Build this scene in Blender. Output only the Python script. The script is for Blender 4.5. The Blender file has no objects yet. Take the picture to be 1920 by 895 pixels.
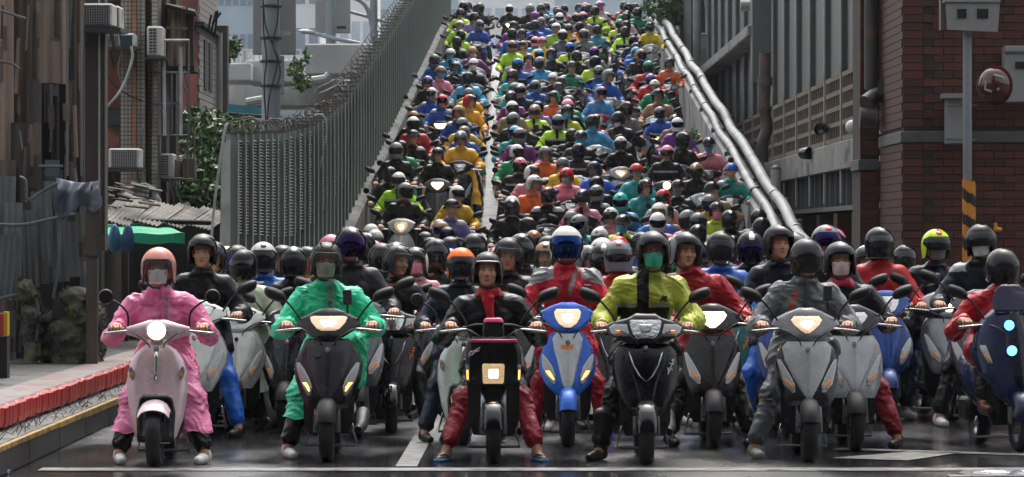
import bpy, math, random
import numpy as np
from mathutils import Vector, Matrix, Euler
random.seed(7); rng = np.random.default_rng(7)
R = math.radians; PI = math.pi
SC = bpy.context.scene; COL = SC.collection
# ------------------------------------------------------------------ camera, world, sun, exposure
F = 7500.0; CH = 1.72; HOR = 440.0           # focal length in photo pixels, lens height, horizon row
cd = bpy.data.cameras.new('camera'); cam = bpy.data.objects.new('camera', cd); COL.objects.link(cam)
cd.sensor_width = 36.0; cd.lens = 36.0 * F / 1920; cd.clip_start = .5; cd.clip_end = 3000
cd.shift_y = -(HOR - 447.5) / 1920 * -1
cam.location = (0, 0, CH); cam.rotation_euler = (R(90), 0, 0); SC.camera = cam
wd = bpy.data.worlds.new('World'); SC.world = wd; wd.use_nodes = True
nt = wd.node_tree; bg = nt.nodes['Background']
sky = nt.nodes.new('ShaderNodeTexSky'); sky.sky_type = 'NISHITA'; sky.sun_disc = False
SUN_EL, SUN_AZ = R(62), R(8)                 # high, a little behind the queue
sky.sun_elevation = SUN_EL; sky.sun_rotation = SUN_AZ; sky.air_density = 1.2; sky.dust_density = 6.0; sky.ozone_density = 1.0
hs = nt.nodes.new('ShaderNodeHueSaturation'); hs.inputs['Saturation'].default_value = .28   # an overcast deck greys the sky
nt.links.new(sky.outputs[0], hs.inputs['Color']); nt.links.new(hs.outputs[0], bg.inputs['Color'])
bg.inputs['Strength'].default_value = .15
sd = bpy.data.lights.new('sun', 'SUN'); sd.energy = .5; sd.angle = R(70); sd.color = (1, .97, .93)
sun = bpy.data.objects.new('sun', sd); COL.objects.link(sun)
sun.rotation_euler = (-(PI / 2 - SUN_EL), 0, -SUN_AZ * 0 + R(-6)); sun.location = (0, 20, 40)
SC.view_settings.view_transform = 'Standard'; SC.view_settings.look = 'None'; SC.view_settings.exposure = 1.0; SC.view_settings.gamma = 1
SC.view_settings.use_curve_mapping = False
SC.render.engine = 'CYCLES'; SC.cycles.max_bounces = 4; SC.cycles.diffuse_bounces = 2; SC.cycles.glossy_bounces = 2; SC.cycles.transmission_bounces = 2; SC.cycles.transparent_max_bounces = 8; SC.cycles.volume_bounces = 0
SC.cycles.use_denoising = True; SC.cycles.sample_clamp_indirect = 6

def W(px, py, d):                            # photo pixel + distance -> world
    return ((px - 960) * d / F, d, CH + (HOR - py) * d / F)
def X_(px, d): return (px - 960) * d / F
def Z_(py, d): return CH + (HOR - py) * d / F

# ------------------------------------------------------------------ materials
_mats = {}
def lin(c):
    return tuple((v / 12.92 if v <= .04045 else ((v + .055) / 1.055) ** 2.4) for v in c)
def mat(name, col=(.5, .5, .5), rough=.5, metal=0., tint=False, coat=0., var=0., vscale=6., bump=0., bscale=30., emit=0., ecol=None, spec=.5,
        dirt=None, dscale=2., dlo=.45, dhi=.65, rvar=0., stretch=None, accents=(), crease=False):
    if name in _mats: return _mats[name]
    m = bpy.data.materials.new(name); m.use_nodes = True; _mats[name] = m
    N = m.node_tree.nodes; L = m.node_tree.links; b = N['Principled BSDF']
    b.inputs['Roughness'].default_value = rough; b.inputs['Metallic'].default_value = metal
    b.inputs['Coat Weight'].default_value = coat; b.inputs['Coat Roughness'].default_value = .06
    b.inputs['Specular IOR Level'].default_value = spec
    tc = N.new('ShaderNodeTexCoord'); co = tc.outputs['Object']
    if stretch:
        mp = N.new('ShaderNodeMapping'); mp.inputs['Scale'].default_value = stretch; L.new(co, mp.inputs[0]); co = mp.outputs[0]
    def noise(s, det=4, dist=0.):
        n = N.new('ShaderNodeTexNoise'); n.inputs['Scale'].default_value = s; n.inputs['Detail'].default_value = det
        n.inputs['Distortion'].default_value = dist; L.new(co, n.inputs['Vector']); return n.outputs['Fac']
    def ramp(x, a, b_, lo, hi):
        r = N.new('ShaderNodeMapRange'); r.inputs[1].default_value = a; r.inputs[2].default_value = b_
        r.inputs[3].default_value = lo; r.inputs[4].default_value = hi; L.new(x, r.inputs[0]); return r.outputs[0]
    def mix(f, a, b_, typ='MIX'):
        x = N.new('ShaderNodeMix'); x.data_type = 'RGBA'; x.blend_type = typ
        for sock, v in ((x.inputs[0], f), (x.inputs[6], a), (x.inputs[7], b_)):
            if hasattr(v, 'is_linked'): L.new(v, sock)
            elif isinstance(v, (int, float)): sock.default_value = v
            else: sock.default_value = (*v[:3], 1)
        return x.outputs[2]
    if tint:
        oi = N.new('ShaderNodeObjectInfo'); c = oi.outputs['Color']
    else:
        rgb = N.new('ShaderNodeRGB'); rgb.outputs[0].default_value = (*col, 1); c = rgb.outputs[0]
    for i, ac in enumerate(accents):
        at = N.new('ShaderNodeAttribute'); at.attribute_name = 'a%d' % (i + 1)
        c = mix(ramp(at.outputs['Fac'], .35, .65, 0, 1), c, ac)
    if var:
        f = ramp(noise(vscale), .3, .7, 1 - var, 1 + var * .6)
        g = N.new('ShaderNodeCombineColor')
        for k in range(3): L.new(f, g.inputs[k])
        c = mix(1.0, c, g.outputs[0], 'MULTIPLY')
    if dirt:
        c = mix(ramp(noise(dscale, 7, .4), dlo, dhi, 0, 1), c, dirt)
    L.new(c, b.inputs['Base Color'])
    if rvar:
        L.new(ramp(noise(vscale * .7, 5), .35, .65, max(.02, rough - rvar), min(1, rough + rvar)), b.inputs['Roughness'])
    if bump:
        bp = N.new('ShaderNodeBump'); bp.inputs['Strength'].default_value = bump; bp.inputs['Distance'].default_value = .03 if crease else .01
        hgt = noise(bscale, 5, .6)
        if crease:
            hgt.node.noise_type = 'RIDGED_MULTIFRACTAL'; hgt.node.inputs['Distortion'].default_value = 1.2; hgt.node.inputs['Detail'].default_value = 2.5
        L.new(hgt, bp.inputs['Height']); L.new(bp.outputs[0], b.inputs['Normal'])
    if emit:
        b.inputs['Emission Color'].default_value = (*(ecol or col), 1); b.inputs['Emission Strength'].default_value = emit
    return m
def visor_mat(name, tintc, clear, rough=.04, metal=0.):
    if name in _mats: return _mats[name]
    m = bpy.data.materials.new(name); m.use_nodes = True; _mats[name] = m
    N = m.node_tree.nodes; L = m.node_tree.links; b = N['Principled BSDF']; out = N['Material Output']
    b.inputs['Base Color'].default_value = (*tintc, 1); b.inputs['Roughness'].default_value = rough; b.inputs['Metallic'].default_value = metal
    t = N.new('ShaderNodeBsdfTransparent'); t.inputs[0].default_value = ((.96, .97, .97, 1) if clear > .6 else (.8, .82, .82, 1))
    mx = N.new('ShaderNodeMixShader'); mx.inputs[0].default_value = 1 - clear
    L.new(t.outputs[0], mx.inputs[1]); L.new(b.outputs[0], mx.inputs[2]); L.new(mx.outputs[0], out.inputs[0])
    return m

# ------------------------------------------------------------------ mesh helpers (return (verts, faces) lists)
def mk(name, vf, mats=(), smooth=False, angle=None):
    v, f = vf
    me = bpy.data.meshes.new(name)
    if isinstance(v, np.ndarray) and isinstance(f, np.ndarray) and len(f):
        nv, nf, k = len(v), len(f), f.shape[1]
        me.vertices.add(nv); me.vertices.foreach_set('co', np.ascontiguousarray(v, np.float32).ravel())
        me.loops.add(nf * k); me.loops.foreach_set('vertex_index', np.ascontiguousarray(f, np.int32).ravel())
        me.polygons.add(nf); me.polygons.foreach_set('loop_start', np.arange(0, nf * k, k, dtype=np.int32))
        me.update(calc_edges=True)
    else:
        me.from_pydata([tuple(map(float, p)) for p in v], [], [tuple(map(int, q)) for q in f])
    for m in (mats if isinstance(mats, (list, tuple)) else [mats]): me.materials.append(m)
    if smooth:
        me.shade_smooth()
        if angle is not None: me.set_sharp_from_angle(angle=R(angle))
    me.validate()
    return me
def ob(name, me, parent=None, loc=(0, 0, 0), rot=(0, 0, 0), color=None, scale=None):
    o = bpy.data.objects.new(name, me); COL.objects.link(o)
    if parent is not None: o.parent = parent
    o.location = loc; o.rotation_euler = rot
    if color is not None: o.color = (*color[:3], 1)
    if scale is not None: o.scale = scale
    return o
def tag(o, label=None, cat=None, group=None, kind=None):
    if label: o['label'] = label
    if cat: o['category'] = cat
    if group: o['group'] = group
    if kind: o['kind'] = kind
    return o
def thing(name, label, cat, loc=(0, 0, 0), rot=(0, 0, 0), group=None):
    return tag(ob(name, None, None, loc, rot), label, cat, group)
def join(*vfs):
    V = []; Fc = []
    for v, f in vfs:
        o = len(V); V.extend([tuple(p) for p in v]); Fc.extend([tuple(int(i) + o for i in q) for q in f])
    return V, Fc
def xf(vf, loc=(0, 0, 0), rot=(0, 0, 0), sc=(1, 1, 1)):
    M = Matrix.Translation(loc) @ Euler(rot).to_matrix().to_4x4() @ Matrix.Diagonal((*sc, 1))
    f = vf[1]
    if sc[0] * sc[1] * sc[2] < 0: f = [tuple(reversed(list(q))) for q in f]
    return [tuple(M @ Vector(map(float, p))) for p in vf[0]], f
def box(x0, x1, y0, y1, z0, z1, bev=0.):
    if bev <= 0:
        v = [(x, y, z) for x in (x0, x1) for y in (y0, y1) for z in (z0, z1)]
        return v, [(0, 1, 3, 2), (4, 6, 7, 5), (0, 4, 5, 1), (2, 3, 7, 6), (0, 2, 6, 4), (1, 5, 7, 3)]
    b = min(bev, (x1 - x0) * .45, (y1 - y0) * .45, (z1 - z0) * .45)
    v = []; f = []
    import itertools
    idx = {}
    for i, (x, sx) in enumerate(((x0, 1), (x1, -1))):
        for j, (y, sy) in enumerate(((y0, 1), (y1, -1))):
            for k, (z, sz) in enumerate(((z0, 1), (z1, -1))):
                for a in range(3):
                    p = [x + sx * b, y + sy * b, z + sz * b]; p[a] = (x, y, z)[a]
                    idx[i, j, k, a] = len(v); v.append(tuple(p))
    for a in range(3):                       # the six faces
        o = [q for q in range(3) if q != a]
        for s in (0, 1):
            q = []
            for (u, w) in ((0, 0), (1, 0), (1, 1), (0, 1)):
                ijk = [0, 0, 0]; ijk[a] = s; ijk[o[0]] = u; ijk[o[1]] = w; q.append(idx[(*ijk, a)])
            f.append(tuple(q))
    for a in range(3):                       # edges along axis a
        o = [q for q in range(3) if q != a]
        for u in (0, 1):
            for w in (0, 1):
                e = []
                for s, face in ((0, o[0]), (1, o[0]), (1, o[1]), (0, o[1])):
                    ijk = [0, 0, 0]; ijk[a] = s; ijk[o[0]] = u; ijk[o[1]] = w; e.append(idx[(*ijk, face)])
                f.append(tuple(e))
    for i in (0, 1):
        for j in (0, 1):
            for k in (0, 1): f.append(tuple(idx[i, j, k, a] for a in range(3)))
    c = Vector(((x0 + x1) / 2, (y0 + y1) / 2, (z0 + z1) / 2)); g = []
    for q in f:
        p = [Vector(v[t]) for t in q]; n = (p[1] - p[0]).cross(p[2] - p[0]); m = sum(p, Vector()) / len(p)
        g.append(q if n.dot(m - c) > 0 else tuple(reversed(q)))
    return v, g
def tube(pts, r, n=8, cap=True):
    pts = [Vector(p) for p in pts]; rr = r if isinstance(r, (list, tuple)) else [r] * len(pts)
    V = []; Fc = []; up = None
    for i, p in enumerate(pts):
        t = (pts[min(i + 1, len(pts) - 1)] - pts[max(i - 1, 0)]).normalized()
        if up is None:
            a = Vector((0, 0, 1)) if abs(t.z) < .9 else Vector((1, 0, 0)); up = (a - t * a.dot(t)).normalized()
        else:
            up = (up - t * up.dot(t)).normalized()
        s = t.cross(up)
        for k in range(n):
            an = 2 * PI * k / n; V.append(p + (up * math.cos(an) + s * math.sin(an)) * rr[i])
    for i in range(len(pts) - 1):
        for k in range(n):
            a = i * n + k; b = i * n + (k + 1) % n; Fc.append((a, b, b + n, a + n))
    if cap:
        Fc.append(tuple(reversed(range(n)))); Fc.append(tuple(range((len(pts) - 1) * n, len(pts) * n)))
    return [tuple(p) for p in V], Fc
def smooth_path(pts, n=6):
    P = [Vector(p) for p in pts]; out = []
    for i in range(len(P) - 1):
        p0, p1, p2, p3 = P[max(i - 1, 0)], P[i], P[i + 1], P[min(i + 2, len(P) - 1)]
        for k in range(n):
            t = k / n; out.append(.5 * ((2 * p1) + (p2 - p0) * t + (2 * p0 - 5 * p1 + 4 * p2 - p3) * t * t + (3 * p1 - p0 - 3 * p2 + p3) * t ** 3))
    out.append(P[-1]); return out
def lathe(prof, n=24, axis='z'):
    V = []; Fc = []
    for (r, h) in prof:
        for k in range(n):
            a = 2 * PI * k / n; c, s = r * math.cos(a), r * math.sin(a)
            V.append((c, s, h) if axis == 'z' else ((h, c, s) if axis == 'x' else (s, h, c)))
    m = len(prof)
    for i in range(m - 1):
        for k in range(n):
            a = i * n + k; b = i * n + (k + 1) % n; Fc.append((a, b, b + n, a + n))
    return V, Fc
def loft(secs, n=16, cap=True):
    """secs: (centre, u-vector*half, v-vector*half, superellipse power)"""
    V = []; Fc = []
    for c, u, w, p in secs:
        c, u, w = Vector(c), Vector(u), Vector(w)
        for k in range(n):
            a = 2 * PI * k / n; ca, sa = math.cos(a), math.sin(a)
            V.append(tuple(c + u * math.copysign(abs(ca) ** (2 / p), ca) + w * math.copysign(abs(sa) ** (2 / p), sa)))
    for i in range(len(secs) - 1):
        for k in range(n):
            a = i * n + k; b = i * n + (k + 1) % n; Fc.append((a, b, b + n, a + n))
    if cap:
        Fc.append(tuple(reversed(range(n)))); Fc.append(tuple(range((len(secs) - 1) * n, len(secs) * n)))
    return V, Fc
def grid_solid(P, thick, wrap=False):
    """P[nu][nv] surface points -> solid sheet; thick: vector-valued list of offsets P2 or a float along +y"""
    nu, nv = len(P), len(P[0]); V = [tuple(P[i][j]) for i in range(nu) for j in range(nv)]
    if callable(thick): V2 = [tuple(thick(p)) for p in V]
    else: V2 = [(p[0], p[1] + thick, p[2]) for p in V]
    o = len(V); Fc = []; iu = nu if wrap else nu - 1
    for i in range(iu):
        for j in range(nv - 1):
            a, b, c, d = i * nv + j, ((i + 1) % nu) * nv + j, ((i + 1) % nu) * nv + j + 1, i * nv + j + 1
            Fc.append((a, b, c, d)); Fc.append((a + o, d + o, c + o, b + o))
    for i in range(iu):
        a, b = i * nv, ((i + 1) % nu) * nv; Fc.append((a, a + o, b + o, b))
        a, b = i * nv + nv - 1, ((i + 1) % nu) * nv + nv - 1; Fc.append((a, b, b + o, a + o))
    if not wrap:
        for j in range(nv - 1):
            a, b = j, j + 1; Fc.append((a, b, b + o, a + o))
            a, b = (nu - 1) * nv + j, (nu - 1) * nv + j + 1; Fc.append((a, a + o, b + o, b))
    return V + V2, Fc
def rowpatch(rows, yf, nx=12, nz=10, thick=.02, edge=.012, smooth=True):
    """front panel: rows (z, xl, xr) seen from the front, y from yf(x, z), borders rolled back by edge"""
    rows = sorted(rows, key=lambda r: r[0]); zs = [r[0] for r in rows]
    t = np.linspace(0, 1, nz + 1); zz = zs[0] + (zs[-1] - zs[0]) * t
    if len(rows) <= nz: zz = np.unique(np.concatenate([zz, zs]).round(5))
    xl = np.interp(zz, zs, [r[1] for r in rows]); xr = np.interp(zz, zs, [r[2] for r in rows]); P = []
    for j, z in enumerate(zz):
        v = 2 * (z - zz[0]) / (zz[-1] - zz[0]) - 1; row = []
        for i in range(nx + 1):
            u = -math.cos(PI * i / nx) * .35 + (2 * i / nx - 1) * .65
            x = xl[j] + (xr[j] - xl[j]) * (u + 1) / 2
            row.append((x, yf(x, z) + edge * max(abs(u), abs(v)) ** 6, z))
        P.append(row)
    v, f = grid_solid(P, thick)
    return v, [tuple(reversed(q)) for q in f]
def mirx(vf): return [(-p[0], p[1], p[2]) for p in vf[0]], [tuple(reversed(q)) for q in vf[1]]
def sphere(c, r, n=12, m=8):
    r = r if isinstance(r, (tuple, list)) else (r, r, r); V = [(c[0], c[1], c[2] + r[2])]; Fc = []
    for i in range(1, m):
        for k in range(n):
            t = PI * i / m; a = 2 * PI * k / n
            V.append((c[0] + r[0] * math.sin(t) * math.cos(a), c[1] + r[1] * math.sin(t) * math.sin(a), c[2] + r[2] * math.cos(t)))
    V.append((c[0], c[1], c[2] - r[2]))
    for k in range(n):
        Fc.append((0, 1 + k, 1 + (k + 1) % n)); b = 1 + (m - 2) * n; Fc.append((len(V) - 1, b + (k + 1) % n, b + k))
        for i in range(m - 2):
            a = 1 + i * n + k; c2 = 1 + i * n + (k + 1) % n; Fc.append((a, a + n, c2 + n, c2))
    return V, Fc

# ------------------------------------------------------------------ signed-distance bodies -> one continuous surface
class Sdf:
    def __init__(s): s.p = []; s.lo = np.full(3, 9.); s.hi = np.full(3, -9.); s.fold = 0.; s.ff = 1.
    def _bb(s, c, r): s.lo = np.minimum(s.lo, np.array(c) - r); s.hi = np.maximum(s.hi, np.array(c) + r)
    def cap(s, a, b, ra, rb=None, k=.03):
        rb = ra if rb is None else rb; s._bb(a, ra); s._bb(b, rb)
        s.p.append(('c', np.array(a, np.float32), np.array(b, np.float32), ra, rb, k)); return s
    def ell(s, c, r, k=.03, rot=None, sub=False):
        if not sub: s._bb(c, max(r))
        m = np.array(Euler(rot).to_matrix(), np.float32) if rot is not None else None
        s.p.append(('s' if sub else 'e', np.array(c, np.float32), np.array(r, np.float32), m, 0, k)); return s
    def tor(s, c, R_, r, tilt=0., k=.01):
        s._bb(c, R_ + r); s.p.append(('t', np.array(c, np.float32), R_, r, tilt, k)); return s
    def ev(s, P):
        d = None
        for t, a, b, x, y, k in s.p:
            if t == 'c':
                ba = b - a; pa = P - a; h = np.clip(pa @ ba / max(float(ba @ ba), 1e-9), 0, 1)
                di = np.sqrt(((pa - h[:, None] * ba) ** 2).sum(1)) - (x + (y - x) * h)
            elif t in 'es':
                q = P - a
                if x is not None: q = q @ x
                k0 = np.sqrt(((q / b) ** 2).sum(1)); k1 = np.sqrt(((q / (b * b)) ** 2).sum(1)) + 1e-9; di = k0 * (k0 - 1) / k1
            else:
                q = P - a; ct, st = math.cos(y), math.sin(y)
                qy, qz = q[:, 1] * ct + q[:, 2] * st, -q[:, 1] * st + q[:, 2] * ct
                di = np.sqrt((np.sqrt(q[:, 0] ** 2 + qy ** 2) - b) ** 2 + qz ** 2) - x
            if d is None: d = di
            elif t == 's':
                h = np.clip(.5 - .5 * (d + di) / k, 0, 1); d = d + (-di - d) * h + k * h * (1 - h)
            else:
                h = np.clip(.5 + .5 * (di - d) / k, 0, 1); d = di + (d - di) * h - k * h * (1 - h)
        if s.fold:
            x, y, z = P.T * s.ff
            w = np.sin(11 * x + 3.1 * np.sin(9 * z + 1.3) + 5 * y); w2 = np.sin(46 * z + 26 * np.abs(x) + 3.0 * np.sin(19 * y + 14 * x) + 2.6 * w)
            w3 = np.sin(62 * (x * .75 + y * .55) + 3.2 * np.sin(21 * z + 7 * x) + 15 * z); w4 = np.sin(88 * z - 50 * x + 4 * np.sin(25 * y + 17 * x))
            d = d - s.fold * (.5 * w + .75 * (1 - 2 * np.abs(w2)) * (.6 + .4 * w3) + .45 * w3 + .3 * (1 - 2 * np.abs(w4)))
        return d
    def mesh(s, h, blk=5):
        lo = s.lo - 4 * h - s.fold * 2; n = (np.ceil((s.hi + 4 * h + s.fold * 2 - lo) / h / blk).astype(int)) * blk + 1
        nb = (n - 1) // blk
        g = np.stack(np.meshgrid(*[(np.arange(m) + .5) * blk * h for m in nb], indexing='ij'), -1).reshape(-1, 3).astype(np.float32) + lo.astype(np.float32)
        db = s.ev(g).reshape(nb); act = np.abs(db) < blk * h * 1.05 + s.fold * 2.5
        m = np.zeros(n, bool)
        for b in np.argwhere(act):
            i, j, k = b * blk; m[i:i + blk + 1, j:j + blk + 1, k:k + blk + 1] = True
        Fv = np.full(n, 1., np.float32)
        Fv[:-1, :-1, :-1] = np.repeat(np.repeat(np.repeat(np.sign(db), blk, 0), blk, 1), blk, 2)
        ii = np.argwhere(m); Fv[m] = s.ev((ii * h + lo).astype(np.float32))
        return surfnets(Fv, lo, h)
CORN = np.array([(i, j, k) for i in (0, 1) for j in (0, 1) for k in (0, 1)])
EDG = [(a, b) for a in range(8) for b in range(a + 1, 8) if np.abs(CORN[a] - CORN[b]).sum() == 1]
def surfnets(Fv, lo, h):
    ins = Fv < 0; sh = [slice(0, -1), slice(1, None)]
    cnt = sum(ins[sh[c[0]], sh[c[1]], sh[c[2]]].astype(np.int8) for c in CORN)
    cell = np.argwhere((cnt > 0) & (cnt < 8)); vals = np.stack([Fv[tuple((cell + c).T)] for c in CORN], 1)
    acc = np.zeros((len(cell), 3)); num = np.zeros(len(cell))
    for a, b in EDG:
        fa, fb = vals[:, a], vals[:, b]; x = (fa < 0) != (fb < 0); t = np.where(x, fa / np.where(x, fa - fb, 1), 0)
        acc += np.where(x[:, None], CORN[a] + t[:, None] * (CORN[b] - CORN[a]), 0); num += x
    V = (cell + acc / num[:, None]) * h + lo
    idm = np.full(cnt.shape, -1, np.int32); idm[tuple(cell.T)] = np.arange(len(cell)); Q = []
    for ax in range(3):
        s0 = [slice(1, -1)] * 3; s1 = [slice(1, -1)] * 3; s0[ax] = slice(0, -1); s1[ax] = slice(1, None)
        A, B = ins[tuple(s0)], ins[tuple(s1)]; off = np.array([1, 1, 1]); off[ax] = 0
        for flip, msk in ((False, A & ~B), (True, ~A & B)):
            e = np.argwhere(msk) + off
            if not len(e): continue
            u, w = (ax + 1) % 3, (ax + 2) % 3; du = np.zeros(3, int); du[u] = 1; dw = np.zeros(3, int); dw[w] = 1
            q = np.stack([idm[tuple((e - du - dw).T)], idm[tuple((e - dw).T)], idm[tuple(e.T)], idm[tuple((e - du).T)]], 1)
            Q.append(q[:, ::-1] if flip else q)
    return V, np.concatenate(Q).astype(np.int32)
def npjoin(*vfs):
    V = []; Q = []; o = 0
    for v, f in vfs: V.append(np.asarray(v)); Q.append(np.asarray(f) + o); o += len(v)
    return np.concatenate(V), np.concatenate(Q)
def npxf(vf, Mx):
    A = np.array(Mx)[:3, :3]; f = vf[1]
    if np.linalg.det(A) < 0: f = f[:, ::-1]
    return vf[0] @ A.T + np.array(Mx)[:3, 3], f
# ------------------------------------------------------------------ people
SKIN = mat('skin', lin((.78, .58, .47)), .5, var=.12, vscale=18, accents=((.36, .14, .11), (.03, .02, .016)))
EYEW = mat('eye_white', (.6, .58, .55), .25); EYEB = mat('eye_dark', (.012, .008, .006), .15)
FAB = mat('rain_fabric', tint=True, rough=.34, bump=.55, bscale=5.5, crease=True, spec=.35, var=.12, vscale=9, accents=((.012, .012, .014), (.35, .36, .37)))
SHELL = mat('helmet_shell', tint=True, rough=.15, spec=.26, coat=.0, var=.06, vscale=14)
TRIM = mat('black_trim', (.012, .012, .013), .4)
RUBBER = mat('rubber', (.013, .013, .014), .55, bump=.3, bscale=60)
V_CLEAR = visor_mat('visor_clear', (.10, .105, .11), .90); V_SMOKE = visor_mat('visor_smoke', (.012, .013, .015), .30)
V_BLACK = mat('visor_black', (.008, .008, .010), .06, spec=.6)
V_BLUE = mat('visor_blue_mirror', (.006, .028, .12), .10, metal=.9); V_VIOLET = mat('visor_violet_mirror', (.014, .009, .045), .10, metal=.9)
VIS = {'c': V_CLEAR, 's': V_SMOKE, 'k': V_BLACK, 'b': V_BLUE, 'v': V_VIOLET}
MASK = mat('mask_cloth', tint=True, rough=.8, bump=.25, bscale=40)
SHOE = mat('shoe', tint=True, rough=.45, bump=.2, bscale=50)
HAIR = mat('hair', (.012, .010, .009), .5)

def nv(a): return np.array(a, float)
def ik(a, c, l1, l2, pole):
    a, c, pole = nv(a), nv(c), nv(pole); d = c - a; L = np.linalg.norm(d); u = d / L; L = min(L, (l1 + l2) * .995)
    x = (l1 * l1 - l2 * l2 + L * L) / (2 * L); y = math.sqrt(max(l1 * l1 - x * x, 1e-6)); p = pole - u * (pole @ u); p /= np.linalg.norm(p)
    return a + u * x + p * y
def head_sdf():
    s = Sdf(); s.ell((0, .015, .035), (.076, .095, .085), .03); s.ell((0, -.02, -.03), (.066, .075, .09), .03); s.ell((0, -.025, -.075), (.05, .06, .045), .03)
    s.ell((0, -.078, -.103), (.02, .015, .016), .02)
    for x in (-1, 1):
        s.ell((.04 * x, -.066, -.028), (.026, .025, .026), .02); s.ell((.078 * x, .01, -.005), (.012, .02, .032), .008)
    s.cap((-.042, -.082, .024), (.042, -.082, .024), .012, k=.018)
    for x in (-1, 1): s.ell((.032 * x, -.102, .002), (.019, .014, .010), .01, sub=True)
    s.cap((0, -.092, .006), (0, -.108, -.03), .008, .012, .012)
    for x in (-1, 1): s.ell((.012 * x, -.099, -.036), (.009, .01, .008), .008)
    s.cap((-.019, -.091, -.062), (.019, -.091, -.062), .006, k=.006); s.cap((-.016, -.091, -.072), (.016, -.091, -.072), .0075, k=.004)
    s.cap((0, .03, -.06), (0, .05, -.2), .052, .056, .03)
    return s
def hand_sdf():
    """closed round a bar along x at the origin; thumb on +x side"""
    s = Sdf(); s.cap((-.03, .012, .034), (.026, .012, .036), .018, k=.012); s.cap((-.022, .055, .034), (.02, .055, .036), .019, k=.02); s.cap((0, .09, .03), (0, .16, .03), .029, .031, .03)
    for i, (x, l) in enumerate(((-.034, .8), (-.012, .97), (.0105, 1.), (.033, .93))):
        k = nv((x, .0, .036)); m = nv((x * 1.06, -.036 * l, .020)); t = nv((x * 1.06, -.036 * l, -.012)); e = nv((x * 1.04, -.014, -.03))
        r = .0096 if i else .0082
        s.cap(k, m, r + .001, r, .004); s.cap(m, t, r, r - .0008, .003); s.cap(t, e, r - .0008, r - .0016, .003)
    s.cap((.03, .05, .028), (.058, .018, .004), .014, .012, .01); s.cap((.058, .018, .004), (.056, -.012, -.016), .0115, .0095, .004)
    return s
HEADS = {}; HANDS = {}
def get_head(h):
    if h not in HEADS: HEADS[h] = head_sdf().mesh(h)
    return HEADS[h]
def get_hand(h):
    if h not in HANDS: HANDS[h] = hand_sdf().mesh(h)
    return HANDS[h]
DEF = dict(hip=(0, .27, .88), sh=(0, .17, 1.31), shw=.205, head=(0, .10, 1.545), yaw=0., pitch=0., roll=0.,
           grips=((-.325, -.22, 1.0), (.325, -.22, 1.0)), feet=((-.33, -.12, 0, 15), (.33, -.12, 0, -15)), coat='jacket', bulk=1., fold=.007, hemfrac=.4, sleeve=1., pol=-.95, paint=None, tfold=.008, tpaint=None, trous=1.)
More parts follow.
